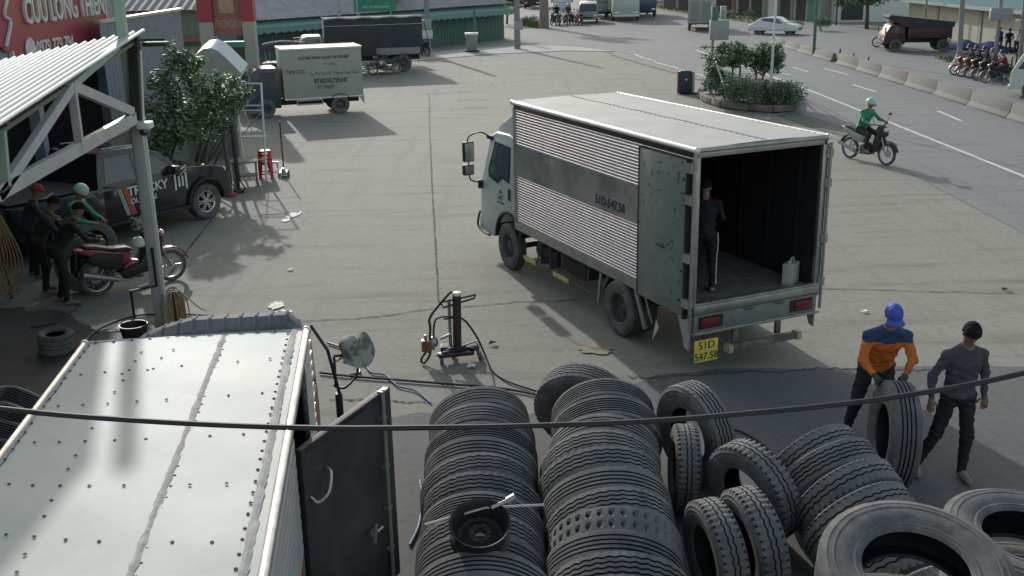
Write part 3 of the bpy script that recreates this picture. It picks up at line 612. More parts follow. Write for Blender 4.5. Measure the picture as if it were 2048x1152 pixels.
# ================================================================ HANGING CABLE
m=MB(); Dc=2.0
pts=[GY(-60,812,Dc),GY(0,817,Dc),GY(150,832,Dc),GY(400,848,Dc),GY(640,856,Dc),GY(860,855,Dc),GY(1070,851,Dc),GY(1300,842,Dc),GY(1500,826,Dc),GY(1700,806,Dc),GY(1860,783,Dc),GY(1960,765,Dc),GY(2060,743,Dc),GY(2200,712,Dc)]
m.tube(spline(pts,6),.0062,10); tag(m.build('power_cable','black'),'thick black cable hanging across the whole view close to the camera','cable')
# ================================================================ HOSES
def hose(name,pts,r,m_,label,z=None,cat='hose'):
    P_=[G(p[0],p[1],(p[2] if len(p)>2 else 0)+r+.006) for p in pts]; mb=MB(); mb.tube(spline(P_,6),r,8); return tag(mb.build(name,m_),label,cat)
M['blue']=mat('blue_hose',(.05,.09,.26),.6,c2=(.12,.18,.34),scale=20)
hose('air_hose',[(655,685),(690,700),(720,742),(700,750)],.016,'black','short black air hose behind the bush hat',cat='hose')
hose('air_hose',[(640,745),(700,752),(800,760),(900,768),(1000,776),(1090,792)],.017,'black','long black air hose running from under the near truck to the tyre rows')
hose('air_hose',[(722,716),(742,744),(770,750),(796,772),(832,782),(862,806)],.012,'blue','blue air hose on the ground ending at the left tyre row')
hose('air_hose',[(820,1090),(838,1050),(845,1000),(840,960)],.014,'blue','blue hose hanging beside the left tyre row by the black door')
hose('air_hose',[(165,700),(172,680),(205,655),(270,632),(350,628),(430,632),(520,636),(600,640)],.015,'black','black air hose arching from the small tyre towards the near truck roof')
hose('air_hose',[(60,655),(110,645),(140,625),(165,606)],.012,'black','thin black hose on the shaded floor below the crouched group')
hose('air_hose',[(1450,858),(1480,862),(1510,878),(1540,900),(1550,930)],.012,'black','thin black hose curling behind the slanted tyre row')
# ================================================================ NEAR TRUCK
NY=R(97); NO=Vector((-1.66,8.02,0))
N_=thing('small_box_truck','small box truck with riveted pale roof at the lower left, its side door open','truck',NO,NY)
NL,NW,NZ=3.75,1.77,2.4
M['nroof']=roofmat('near_roof',(.32,.34,.315),(.40,.42,.385),(.33,.315,.26))
def nl(px,py,z=NZ): return Matrix.Rotation(-NY,3,'Z')@(G(px,py,z)-NO)
m=MB()
m.grid(lambda u,v:(-NL*u,.03+(NW-.06)*v,NZ+.012*math.sin(v*PI)+.003*math.sin(u*23+v*5)),30,14); m.box((-NL+.005,.035,NZ-.05),(-.005,NW-.035,NZ-.012))
NR=m
m=MB()
for z7 in [(613,190),(587,228),(788,250),(455,275),(350,283),(530,283),(665,262),(560,268),(533,312),(497,362),(252,420),(360,418),(467,412),(594,404),(722,396),(400,520),(150,578),(258,578),(370,576),(498,573),(633,568),(328,638),(296,697),(40,760),(143,767),(262,769),(388,770),(538,769),(225,833),(193,902),(28,980),(150,990),(286,1004),(431,1012),(110,1067),(1030,230),(1170,215),(990,376),(1136,364),(910,553),(1055,543),(823,765),(982,757),(747,1014),(919,1012),(640,268),(700,215),(752,180),(75,1145)]:
    p=nl(z7[0]/2.165,620+z7[1]/2.165); m.lathe([(.011,0),(.009,.004),(.001,.005)],(p.x,p.y,NZ+.006+.010*math.sin(min(1,max(0,(p.y-.03)/(NW-.06)))*PI)),(0,0,1),9)
NR.add(m.v,m.f,1)
M['seal']=mat('grey_sealant',(.26,.255,.24),.8,c2=(.38,.37,.34),scale=14)
sy=.66
m=MB(); rs=random.Random(4)
def bead(pts,wd):
    v=[]
    for i,p in enumerate(pts):
        t=(Vector(pts[min(i+1,len(pts)-1)])-Vector(pts[max(i-1,0)])).normalized(); s=Vector((-t.y,t.x,0)); ww=wd*rs.uniform(.7,1.25); j=s*rs.uniform(-.003,.003)
        v+=[Vector(p)+j-s*ww/2,Vector(p)+j+Vector((0,0,.009)),Vector(p)+j+s*ww/2]
    m.add(v,[q for i in range(len(pts)-1) for q in((3*i,3*i+3,3*i+4,3*i+1),(3*i+1,3*i+4,3*i+5,3*i+2))])
bead([(-x,sy+.0*x,NZ+.012) for x in np.linspace(0.02,NL,70)],.045)
bead([(-x,.115,NZ+.006) for x in np.linspace(0.02,NL,90)],.05)
bead([(-x,NW-.06,NZ+.006) for x in np.linspace(0.02,NL,90)],.02)
m.build('roof_seam','seal',N_)
m=MB()
for i in range(28):
    for yy in(sy-.03,.155,NW-.075): 
        x=-.08-i*.132-rs.uniform(0,.03); m.lathe([(.011,0),(.009,.005),(.001,.007)],(x,yy,NZ+.006),(0,0,1),8)
for i in range(12): m.lathe([(.013,0),(.011,.007),(.001,.009)],(-.03,.12+i*.14,NZ+.006),(0,0,1),8)
NR.add(m.v,m.f,1); NR.build('roof',['nroof','chassis'],N_)
m=MB(); m.tube([(-x,.018,NZ-.012) for x in np.linspace(0,NL,14)],.032,12); m.tube([(-x,NW-.018,NZ-.012) for x in np.linspace(0,NL,14)],.026,12); m.tube([(0,y,NZ-.004) for y in np.linspace(.0,NW,10)],.016,8,1); m.ball((0,.018,NZ-.01),.04); m.ball((0,NW-.018,NZ-.01),.035)
m.build('roof_trim',[mat('near_trim',(.62,.61,.58),.3,.6,c2=(.42,.41,.38),scale=5),'galv'],N_)
# sides: ribs with a red lower band, doorway on the right side
M['nred']=mat('red_brown_panel',(.30,.055,.03),.5,c2=(.24,.07,.045),scale=3)
m=MB()
X0,X1=-1.93,-.72
for a,b in((-NL,X0),(X1,-.03)):
    [m.box((a,-.012,1.53+.092*i),(b,.012,1.588+.092*i),0) for i in range(9)]; m.box((a,.008,1.50),(b,.0125,NZ-.05),4)
    m.box((a,.018,.55),(b,.03,NZ-.03),1); m.box((a,.0,.70),(b,.0175,1.48),2); m.box((a,-.004,1.475),(b,.0175,1.50),3)
m.box((X0-.03,-.01,.55),(X0,.03,NZ-.06),3); m.box((X1,-.01,.55),(X1+.03,.03,NZ-.06),3)
m.box((-NL,NW-.03,.55),(-.03,NW-.0,NZ-.03),1); m.box((-.03,0.03,.55),(0,NW,NZ-.03),1); m.box((-NL,.03,.55),(-NL+.03,NW-.03,NZ-.05),1)
m.build('body_wall',[mat('pale_ribs',(.62,.62,.62),.35,.35,var=.05),'galv','nred','galv','chassis'],N_)
m=MB(); text_mb(m,'VN',.30,(-2.6,-.003,1.12),(-1,0,0) if 0 else (1,0,0),(0,0,1),.002); m.build('side_lettering','dirtywhite',N_)
m=MB(); m.box((-NL+.03,.03,.62),(-.03,NW-.03,.70)); m.box((-NL+.03,.6,.70),(-.03,.63,NZ-.06)); m.build('cargo_floor','darkwall',N_)
# side door swung open, dark
hinge=nl(600,900,2.2); free=nl(776,772,2.2); dv=(free-hinge); dl=Vector((dv.x,dv.y,0)).length; ang=math.atan2(dv.y,dv.x)
De=link('side_door',None,N_); De.location=(hinge.x,hinge.y,0); De.rotation_euler=(0,0,ang)
M['nd']=mat('black_door',(.032,.034,.036),.35,c2=(.06,.063,.066),lo=.35,hi=.65,scale=2,bump=.15,bscale=3,spec=.6)
m=MB(); m.grid(lambda u,v:(dl*u,-.0+.030*math.sin(u*3.1)*math.sin(v*4.2)+.014*math.sin(u*9+v*6),.62+1.56*v),14,14); m.box((.0,.012,.62),(dl,.032,2.18)); m.build('door_panel','nd',De,smooth=60)
m=MB(); m.box((-.01,-.012,.60),(.045,.04,2.2)); m.box((dl-.10,-.016,.60),(dl,.04,2.2)); m.box((.045,-.014,2.15),(dl-.10,.04,2.2)); m.box((.045,-.014,.60),(dl-.10,.04,.65)); m.build('door_frame','chassis',De,bevel=.004)
m=MB(); m.tube([(dl-.15,-.04,.64),(dl-.15,-.04,2.24)],.016,8)
for z in(.9,1.25,1.6,2.0): m.box((dl-.18,-.05,z),(dl-.12,-.01,z+.025))
m.box((dl-.19,-.06,2.215),(dl-.10,-.02,2.235)); m.build('lock_bar','galv',De)
m=MB(); m.tube(spline([(.05,-.015,1.83),(.06,-.07,1.80),(.14,-.10,1.84),(.24,-.06,1.93),(.26,-.015,1.95)],5),.012,8); m.build('grab_handle','steel',De)
m=MB(); m.box((dl-.42,-.04,1.15),(dl-.34,-.012,1.19)); m.tube([(dl-.40,-.05,1.10),(dl-.36,-.05,1.24)],.012,6); m.cyl((dl-.36,-.05,1.17),(dl-.28,-.05,1.17),.012,n=6); m.build('latch','galv',De)
# ribbed grey fairing in front of the box roof
m=MB()
def fair(u,v):
    y=.05+1.36*v; e=min(1,(v/.10)) if v<.1 else min(1,(1-v)/.35); e=max(0,e)**.5
    prof=[(-.02,2.33),(.02,2.44),(.14,2.49),(.30,2.47),(.42,2.40),(.52,2.2),(.55,2.0)]
    k=u*6; i=min(5,int(k)); t=k-i; x=prof[i][0]+(prof[i+1][0]-prof[i][0])*t; z=prof[i][1]+(prof[i+1][1]-prof[i][1])*t
    rib=.012 if (v*11)%1<.16 else 0
    return (x*(.7+.3*e),y,2.2+(z-2.2)*(.35+.65*e)+rib if z>2.2 else z+rib)
m.grid(fair,18,132); m.build('roof_fairing',mat('grey_fairing',(.085,.10,.11),.75,spec=.1,c2=(.14,.155,.165),scale=2),N_,smooth=25)
# cab
m=MB(); m.prism([(.56,.45),(.56,1.98),(1.0,2.0),(1.2,1.9),(1.5,1.25),(1.55,1.1),(1.55,.45)],lambda a,c:(a,.08,c),lambda a,c:(a,NW-.08,c)); m.box((.03,.10,.45),(.555,NW-.1,1.98)); m.build('cab','nred',N_,bevel=.03,seg=3)
m=MB(); m.prism([(.35,1.35),(.35,1.85),(1.02,1.86),(1.25,1.40)],lambda a,c:(a,.075,c),lambda a,c:(a,.082,c)); m.build('side_window','dglass',N_)
for s,y in((1,-.0),(-1,NW)):
    wheel(N_,(.95,.17 if s>0 else NW-.17,.30),-1 if s>0 else 1,.60,.18,.17); wheel(N_,(-2.6,.17 if s>0 else NW-.17,.30),-1 if s>0 else 1,.60,.18,.17)
m=MB(); m.box((-NL+.1,.35,.38),(1.3,.45,.55)); m.box((-NL+.1,NW-.45,.38),(1.3,NW-.35,.55)); m.build('chassis','chassis',N_)
# mirror on its bracket
m=MB(); pA=nl(622,652,2.35); pB=nl(655,700,2.2); pC=nl(680,790,1.75); m.tube([pA,pB,pC],.014,8); pD=nl(712,758,1.75); m.tube(spline([nl(668,712,2.0),nl(705,712,1.95),nl(715,745,1.8),nl(690,775,1.72),nl(668,770,1.72)],5),.012,8); m.tube([nl(668,712,2.0),nl(672,775,1.72)],.012,8)
a=m.build('mirror_arm','black',N_)
m=MB(); c=nl(678,795,1.68); m.box((c.x-.03,c.y-.03,1.50),(c.x+.03,c.y+.03,1.72)); m.build('mirror','black',a,bevel=.012)
# bush hat hung on the mirror
M['camo']=mat('faded_camouflage',(.30,.30,.25),.9,c2=(.13,.15,.12),lo=.45,hi=.52,scale=11)
hc=G(703,700,2.02); H_=thing('bush_hat','faded camouflage bush hat hung on the near truck mirror','hat',hc,R(20)); H_.rotation_euler=(R(12),R(-22),R(20)); H_.scale=(.98,.98,.98)
m=MB(); m.lathe([(.001,.13),(.05,.128),(.078,.11),(.085,.09),(.092,.0),(.095,-.005)],n=28)
def brim(u,v):
    a=2*PI*v; r=.093+.105*u; return (r*math.cos(a),r*math.sin(a),-.005-.03*u+.075*u*math.sin(2*a+.6)+.01*u*math.sin(5*a))
m.build('crown','camo',H_); m=MB(); m.grid(brim,5,36); m.build('brim','camo',H_)
# ================================================================ CANOPY AND SHOP ON THE LEFT
M['paintgrey']=mat('grey_paint_steel',(.42,.44,.46),.5,.1,var=.12,scale=4)
M['palegreen']=mat('pale_green_paint',(.30,.40,.345),.6,var=.1,scale=3)
M['sheet']=mat('zinc_sheet',(.34,.375,.35),.6,.0,c2=(.44,.47,.44),lo=.35,hi=.7,scale=1.2)
CN=thing('canopy','corrugated metal canopy on a steel truss and corner post over the tyre bay','canopy',(-5.3,15.13,0))
off=Vector((-5.3,15.13,0))
tip=GY(291,60,15.5); e0=GX(0,250,-5.2); fr=Vector((-9.3,17.2,3.72)); 
fe=GY(0,122,16.9)
dirF=(e0-tip); dirL=(fe-tip)
def canf(u,v,amp=.03,dz=0):   # u along the ribs (towards the viewer), v across
    p=tip+dirF*(u*2.1)+dirL*(v*1.5); return p+Vector((0,0,amp*math.sin(v*2*PI*24)+dz))
m=MB(); m.grid(lambda u,v:canf(u,v)-off,4,24*8); a=len(m.v); m.grid(lambda u,v:canf(u,v,dz=-.012)-off,4,24*8)
m.build('roof_sheet','sheet',CN,smooth=40,fix=False)
m=MB()
for u in(.02,.45,.9,1.0): m.beam(canf(u,0.01,0,-.06)-off,canf(u,1,0,-.06)-off,.05,.05)
m.beam(canf(0,.03,0,-.10)-off,canf(1,.03,0,-.10)-off,.05,.05)
m.build('purlin',mat('primer_steel',(.17,.185,.17),.7,c2=(.16,.11,.09),scale=2),CN)
pt=Vector((-5.35,15.13,0))
top=GX(250,95,-5.35)
m=MB(); m.beam(Vector((-5.35,15.13,0))-off,Vector((-5.35,15.13,3.05))-off,.155,.155,0,(0,1,0)); m.build('post','paintgrey',CN,bevel=.008)
m=MB(); m.beam(Vector((-5.35,15.13,3.12))-off,Vector((-5.33,15.35,4.28))-off,.14,.14,0,(0,1,0)); m.build('upper_post','chassis',CN)
X=-5.3
def q(px,py): return GX(px,py,X)-off
m=MB(); m.beam(q(268,236),q(-40,405),.08,.16); m.build('bottom_chord','paintgrey',CN)
m=MB(); m.beam(q(143,172),q(264,224),.08,.13); m.build('diagonal_brace','paintgrey',CN)
m=MB(); m.beam(q(143,172),q(-6,395),.08,.12); m.build('diagonal_brace','paintgrey',CN)
m=MB(); m.beam(q(143,172),q(160,296),.06,.10,0,(1,0,0)); m.build('truss_web','paintgrey',CN)
m=MB(); m.beam(q(143,172),q(235,92),.06,.09); m.build('truss_web','palegreen',CN)
m=MB(); m.beam(q(2,262),q(12,372),.06,.09,0,(1,0,0)); m.build('truss_web','palegreen',CN)
for (xx,yy,zz) in [(-9.6,17.3,3.5),(-9.6,8.0,3.2),(-5.3,6.5,3.0)]:
    m=MB(); m.beam(Vector((xx,yy,0))-off,Vector((xx,yy,zz))-off,.15,.15,0,(0,1,0)); m.build('post','paintgrey',CN)
m=MB(); m.tube([Vector((-5.22,15.0,.0))-off,Vector((-5.22,15.02,2.9))-off,Vector((-5.25,15.1,3.1))-off,Vector((-5.2,15.2,4.1))-off],.018,8); m.build('conduit','white',CN)
sgb=thing('shade_board','unseen shade board added high on the pale green post above the canopy','sign',(-5.45,15.2,4.35)); o_=Vector((-5.45,15.2,4.35))
m=MB(); m.beam((0,.12,-4.3),(-.02,.12,2.4),.12,.12,0,(0,1,0)); m.build('post','palegreen',sgb)
m=MB(); m.box((-.45,-1.9,1.0),(-.30,.4,2.5)); m.build('box','paintgrey',sgb,bevel=.02)  # unseen board, added only to throw shade onto the near truck roof
cm=thing('security_camera','white dome security camera fixed under the canopy post joint','camera',(-5.20,15.0,3.02)); cm['label']='white dome camera fixed to the grey canopy post'
m=MB(); m.box((-.10,-.10,.0),(.10,.10,.10)); m.build('housing','white',cm,bevel=.02)
m=MB(); m.ball((0,-.04,-.03),(.075,.075,.07)); m.build('dome','dglass',cm)
lt=thing('floodlight','dark flood light on an arm beyond the canopy tip','flood light',GY(310,88,15.6))
m=MB(); m.box((-.16,-.10,-.03),(.18,.12,.03)); m.build('lamp_body','chassis',lt,bevel=.01); m=MB(); m.tube([(-.3,0,.06),(.15,0,.06)],.015,6); m.build('lamp_arm','black',lt)
# shop building behind
SB=thing('tyre_shop','open fronted dim tyre shop behind the canopy with grey fascia','shop',(-10.2,18,0)); so_=Vector((-10.2,18,0))
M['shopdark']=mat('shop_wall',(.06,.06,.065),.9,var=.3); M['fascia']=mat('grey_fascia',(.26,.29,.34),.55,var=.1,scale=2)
def bx(mb,a,b,o,mi=0): mb.box(Vector(a)-o,Vector(b)-o,mi)
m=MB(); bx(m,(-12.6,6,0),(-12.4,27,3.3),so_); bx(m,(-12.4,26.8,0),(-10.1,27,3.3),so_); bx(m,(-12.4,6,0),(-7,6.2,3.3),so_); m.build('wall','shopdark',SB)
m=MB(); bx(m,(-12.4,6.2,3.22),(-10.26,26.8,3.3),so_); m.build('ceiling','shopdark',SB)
m=MB(); bx(m,(-10.04,15.4,3.28),(-9.0,22.6,3.34),so_); m.build('shade_overhang','fascia',SB)  # added slab running out from the ceiling to shade the pickup tail and crew
m=MB(); bx(m,(-10.2,17,3.3),(-10.05,27.6,5.6),so_); bx(m,(-10.2,27.75,1.2),(-10.0,28.1,5.6),so_,1); m.build('fascia',['fascia','palegreen'],SB)
m=MB()
for yy in(18.4,22.6,26.7):
    m=MB(); bx(m,(-10.25,yy-.12,0),(-10.01,yy+.12,3.3),so_); m.build('pillar','fascia',SB)
# red sign board, lettering as on the shop front
SG=thing('shop_sign','big red shop sign board with raised white capital letters above the canopy','sign',GX(110,60,-9.98)); sg=SG.location.copy()
a=GX(33,112,-9.98); b=GX(215,92,-9.98); 
y0=GX(28,112,-9.98).y; y1=GX(215,60,-9.98).y
M['signred']=mat('sign_red',(.30,.035,.055),.45,var=.08,scale=2)
m=MB(); bx(m,(-10.02,y0,3.0),(-9.98,y1,5.6),sg,0); m.build('board','signred',SG)
m=MB(); bx(m,(-10.04,y0-.07,2.95),(-9.96,y0,5.65),sg); bx(m,(-10.04,y1,2.95),(-9.96,y1+.07,5.65),sg); m.build('board_edge','dirtywhite',SG)
yl,yr=GX(50,55,-9.97).y,GX(208,30,-9.97).y; zl=GX(62,50,-9.97).z; 
m=MB(); text_mb(m,'CUU LONG THIEN',.72,Vector((-9.955,(yl+yr)/2,4.36))-sg,(0,1,0),(0,0,1),.03,sx=.74,bold=.012); m.build('name_lettering','dirtywhite',SG)
m=MB(); text_mb(m,'0979 779 794',.42,Vector((-9.965,GX(90,90,-9.97).y+.55,3.60))-sg,(0,1,0),(0,0,1),.01,sx=.85,bold=.006); m.lathe([(.24,0),(.24,.02),(.001,.02)],Vector((-9.97,GX(28,100,-9.97).y+.75,3.62))-sg,(1,0,0),24); m.build('phone_lettering','dirtywhite',SG)
lg=MB(); c=GX(8,40,-9.98)
lg.lathe([(.62,0),(.62,.03),(.001,.03)],c-sg,(1,0,0),36,0); lg.tube(spline([c-sg+Vector((.05,.25,.5)),c-sg+Vector((.05,-.05,.1)),c-sg+Vector((.05,.15,-.05)),c-sg+Vector((.05,-.2,-.5))],5),.04,6,1); lg.build('emblem',['signred','dirtywhite'],SG)
# plain sheet metal wall beyond the sign
SW=thing('sheet_wall','grey corrugated sheet metal wall between the red sign and the bushes','wall',(-9.4,28,0)); sw=Vector((-9.4,28,0))
def corr(u,v):
    y=25.3+6.4*u; return Vector((-9.55+.03*math.sin(u*2*PI*26),y,.9+3.1*v))-sw
m=MB(); m.grid(corr,26*8,1); m.build('sheet',mat('blue_grey_sheet',(.22,.245,.30),.5,.2,var=.12),SW,fix=False)
m=MB(); bx(m,(-9.66,25.25,3.98),(-9.5,31.75,4.05),sw); bx(m,(-9.62,25.3,0),(-9.58,31.7,.9),sw); m.build('sheet_cap','galv',SW)
# low rendered wall behind the bushes
LW=thing('low_wall','low stained grey rendered wall behind the bushes','wall',(-8.6,27.5,0)); lw=Vector((-8.6,27.5,0))
M['render']=mat('stained_render',(.20,.20,.185),.9,c2=(.14,.14,.13),scale=1.5,bump=.3)
m=MB(); bx(m,(-9.2,22.5,0),(-9.0,30.0,1.55),lw); bx(m,(-9.0,29.8,0),(-7.75,30.0,1.55),lw); m.build('wall_block','render',LW)
m=MB(); bx(m,(-9.25,22.45,1.55),(-8.95,30.05,1.62),lw); bx(m,(-8.95,29.75,1.55),(-7.7,30.05,1.62),lw); m.build('coping','walk',LW)
# ---------------------------------------------------------------- foliage
M['leafA']=mat('leaf_dark',(.085,.15,.085),.6,var=.4,scale=2.5); M['leafB']=mat('leaf_mid',(.14,.22,.12),.6,var=.35,scale=2.5); M['leafC']=mat('leaf_yellow',(.22,.32,.14),.6,var=.3,scale=2.5)
M['bark']=mat('bark',(.09,.07,.055),.9,var=.35,scale=6); M['palebark']=mat('pale_bark',(.22,.2,.17),.9,var=.3,scale=5)
def leaves(mb,blobs,n,size,droop=.4,aspect=.45,mix=(.5,.35,.15),r_=None):
    r_=r_ or random; V=[b[3]*b[4]*b[5] for b in blobs]
    for _ in range(n):
        b=r_.choices(blobs,V)[0]
        d=Vector((r_.gauss(0,1),r_.gauss(0,1),r_.gauss(0,1))).normalized()*(r_.random()**.45)
        c=Vector((b[0]+d.x*b[3],b[1]+d.y*b[4],b[2]+d.z*b[5]))
        a=Vector((r_.gauss(0,1),r_.gauss(0,1),r_.gauss(-droop,.5))).normalized(); s=size*r_.uniform(.55,1.4)
        t=a.cross(Vector((r_.gauss(0,.5),r_.gauss(0,.5),1))).normalized(); up=a.cross(t)*.12*s
        mb.add([c,c+a*s*.5+t*s*aspect*.5+up,c+a*s,c+a*s*.5-t*s*aspect*.5+up],[(0,1,2,3)],r_.choices((0,1,2),mix)[0])
def blobset(c,rx,ry,rz,n,br,seed):
    r=random.Random(seed); out=[]
    for _ in range(n):
        d=Vector((r.gauss(0,1),r.gauss(0,1),r.gauss(0,1))).normalized()*(r.random()**.5); k=br*r.uniform(.6,1.3)
        out.append((c[0]+d.x*rx,c[1]+d.y*ry,c[2]+d.z*rz,k,k,k*.8))
    return out
def plant(name,label,cat,base,stems,blobs,n,size,group=None,trunk_r=.03,mix=(.5,.35,.15),bark='bark',droop=.4,aspect=.45,part='stem',foliage='foliage'):
    o=thing(name,label,cat,base,0,group); r=random.Random(hash(label)%1000 if 0 else len(label))
    m=MB()
    for k in range(stems):
        b=blobs[int(k*len(blobs)/stems)%len(blobs)] ; s0=Vector((r.uniform(-.1,.1)*stems**.4,r.uniform(-.1,.1)*stems**.4,0)); e=Vector(b[:3]); mid=s0.lerp(e,.5)+Vector((r.uniform(-.15,.15),r.uniform(-.15,.15),.1))
        m.tube(spline([s0,mid,e],5),[trunk_r*(1-.8*i/10) for i in range(11)],7)
    m.build(part,bark,o); m=MB(); leaves(m,blobs,n,size,droop,aspect,mix,r); m.build(foliage,['leafA','leafB','leafC'],o,smooth=0,fix=False); return o
# two bushes: world positions from their feet
def lb(px,py,Y,base): p=GY(px,py,Y); return p-base
b1=Vector((-8.55,25.2,0)); 
bl=[]; rr=random.Random(3)
for (px,py,rad) in [(345,120,.32),(330,165,.42),(372,120,.34),(385,150,.36),(350,205,.42),(320,235,.42),(310,275,.42),(350,265,.42),(395,185,.30),(300,205,.25),(340,90,.18),(375,235,.3),(335,300,.2),(400,120,.2)]:
    p=lb(px,py,25.2+rr.uniform(-.3,.3),b1); bl.append((p.x,p.y,p.z,rad*.95,rad*.8,rad*.9))
plant('leafy_shrub','tall dark leafy shrub against the sheet metal wall','shrub',b1,7,bl,2500,.17,group=None,mix=(.45,.35,.20))
b2=Vector((-7.75,25.4,0)); bl=[]
for (px,py,rad) in [(440,160,.30),(470,165,.24),(420,195,.40),(465,200,.38),(400,225,.34),(490,185,.20),(430,240,.36),(385,265,.32),(420,275,.22),(455,245,.26),(500,180,.12),(400,160,.22)]:
    p=lb(px,py,25.2+rr.uniform(-.3,.4),b2); bl.append((p.x,p.y,p.z,rad*.9,rad*.8,rad*.85))
plant('leafy_shrub','lighter green multi stemmed shrub in front of the low grey wall','shrub',b2,9,bl,2500,.14,mix=(.25,.45,.3))
# white fairing standing over the wall
WF=thing('loose_wind_deflector','curved white truck wind deflector standing above the low wall behind the shrubs','wind deflector',GY(440,150,30.8)); wf=WF.location.copy()
prof=[(395,100),(410,88),(425,86),(440,92),(455,105),(470,120),(486,136),(482,150)]
m=MB(); v0=[GY(x-4,y+10,30.4)-wf for x,y in prof]; v1=[GY(x+10,y-8,31.0)-wf for x,y in prof]
m.add(v0+v1,[(i,i+1,len(prof)+i+1,len(prof)+i) for i in range(len(prof)-1)],0)
bot=[GY(x,y,30.42)-wf for x,y in [(482,160),(470,155),(450,148),(400,150),(396,140)]]
m.add(v0+bot,[tuple(range(len(v0)+len(bot)))],1)
m.build('shell',['white',mat('beige_shell',(.36,.36,.31),.6)],WF,smooth=60,fix=False)
m=MB(); m.beam(GY(398,150,30.5)-wf,GY(398,190,30.5)-wf,.06,.06,0,(0,1,0)); m.beam(GY(470,155,30.5)-wf,GY(472,200,30.5)-wf,.06,.06,0,(0,1,0)); m.build('prop','bark',WF)
# ---------------------------------------------------------------- PICKUP
PY=R(56); PP=G(415,437,0)   # front right contact
fwd=Vector((math.cos(PY),math.sin(PY),0)); rgt=Vector((fwd.y,-fwd.x,0))
PO=PP-fwd*3.22-rgt*.86
PK=thing('pickup_truck','black double cab pickup with white door lettering parked under the canopy','pickup truck',PO,PY)
M['pkpaint']=mat('black_car_paint',(.012,.017,.025),.16,.0,var=.2,coat=.6)
HWp=.93
prof=[(-1.20,.62),(-1.22,1.10),(.62,1.13),(.68,1.40),(.80,1.76),(1.15,1.80),(1.75,1.78),(2.20,1.60),(2.62,1.22),(3.45,1.14),(3.78,1.05),(3.92,.88),(3.98,.62),(3.95,.42),(3.70,.36)]
def arch(cx,r=.46): return [(cx+r*math.cos(a),.40+r*math.sin(a)) for a in np.linspace(.0,PI,11)]
poly=prof+arch(3.22)+arch(0)[:]+[(-1.1,.42)]
secs=[(-.93,.0,.985),(-.92,0,1),(.92,0,1),(.93,0,.985)]
def pt_(a,c):   # tumblehome above the beltline, rounding of nose
    k=1-(max(0,c-1.12)/.7)*.20; nose=1-max(0,(a-3.3))*.13; return k*nose
m=MB(); v=[]; nn=len(poly)
for fy,_,k in secs: v+=[((a-1.4)*k+1.4,fy*pt_(a,c),(c-.9)*k+.9) for a,c in poly]
m.add(v,[tuple(range(nn-1,-1,-1)),tuple(range(3*nn,4*nn))]+[(s*nn+i,s*nn+(i+1)%nn,(s+1)*nn+(i+1)%nn,(s+1)*nn+i) for s in range(3) for i in range(nn)])
m.build('body','pkpaint',PK,bevel=.018,seg=2)
def pside(poly2,s,o0,o1,mi,mb): mb.prism(poly2,lambda a,c:(a,s*(.93*pt_(a,c)+o0),c),lambda a,c:(a,s*(.93*pt_(a,c)+o1),c),mi)
for s in(1,-1):
    m=MB(); pside([(.80,1.20),(.92,1.66),(1.48,1.68),(1.50,1.20)],s,-.005,.006,0,m); m.build('rear_window','dglass',PK)
    m=MB(); pside([(1.56,1.20),(1.55,1.68),(1.78,1.66),(2.12,1.50),(2.42,1.22)],s,-.005,.006,0,m); m.build('front_window','dglass',PK)
    for a,b in((.72,1.50),(1.56,2.46)):
        m=MB(); pside([(a,.50),(a,1.16),(b,1.16),(b,.50)],s,.0,.008,0,m); d=m.build('door','pkpaint',PK,bevel=.003)
        m=MB(); m.box((a+.06,s*(.93+.01),1.02),(a+.22,s*(.93+.035),1.06)); m.build('handle','black',d,bevel=.005)
    for cx in(0,3.22):
        m=MB(); A_=[(cx+.50*math.cos(a),.40+.50*math.sin(a)) for a in np.linspace(0,PI,14)]
        for p,q_ in zip(A_,A_[1:]): m.beam((p[0],s*.94*pt_(p[0],.8),p[1]),(q_[0],s*.94*pt_(q_[0],.8),q_[1]),.09,.06)
        m.build('wheel_flare','black',PK)
        wheel(PK,(cx,s*.80,.385),s,.77,.25,.235,alloy=True,tk='lug')
    m=MB(); m.box((2.30,s*.90,1.14),(2.46,s*1.14,1.32)); m.build('door_mirror','pkpaint',PK,bevel=.03)
    m=MB(); m.box((.55,s*.90,.36),(2.7,s*1.02,.42)); m.build('side_step','black',PK,bevel=.01)
    m=MB(); m.box((3.70,s*.52,.86),(3.90,s*.83,1.02)); m.build('headlight','alloy',PK,bevel=.02)
    m=MB(); m.tube([(.98,s*.66,1.84),(2.0,s*.62,1.80)],.018,6); m.build('roof_rail','galv',PK)
m=MB(); m.box((3.80,-.82,.42),(4.02,.82,.72)); m.build('front_bumper','pkpaint',PK,bevel=.05,seg=3)
m=MB(); m.box((3.86,-.45,.74),(3.95,.45,.98)); m.build('grille','black',PK,bevel=.01)
m=MB(); m.add([(2.24,-.62,1.60),(2.24,.62,1.60),(2.60,.72,1.27),(2.60,-.72,1.27)],[(0,1,2,3)]); m.build('windscreen','dglass',PK)
m=MB(); m.grid(lambda u,v:(-1.15+1.75*u,(-.78+1.56*v),1.14+.03*math.sin(v*PI)),4,8); m.build('bed_cover','shopdark',PK)
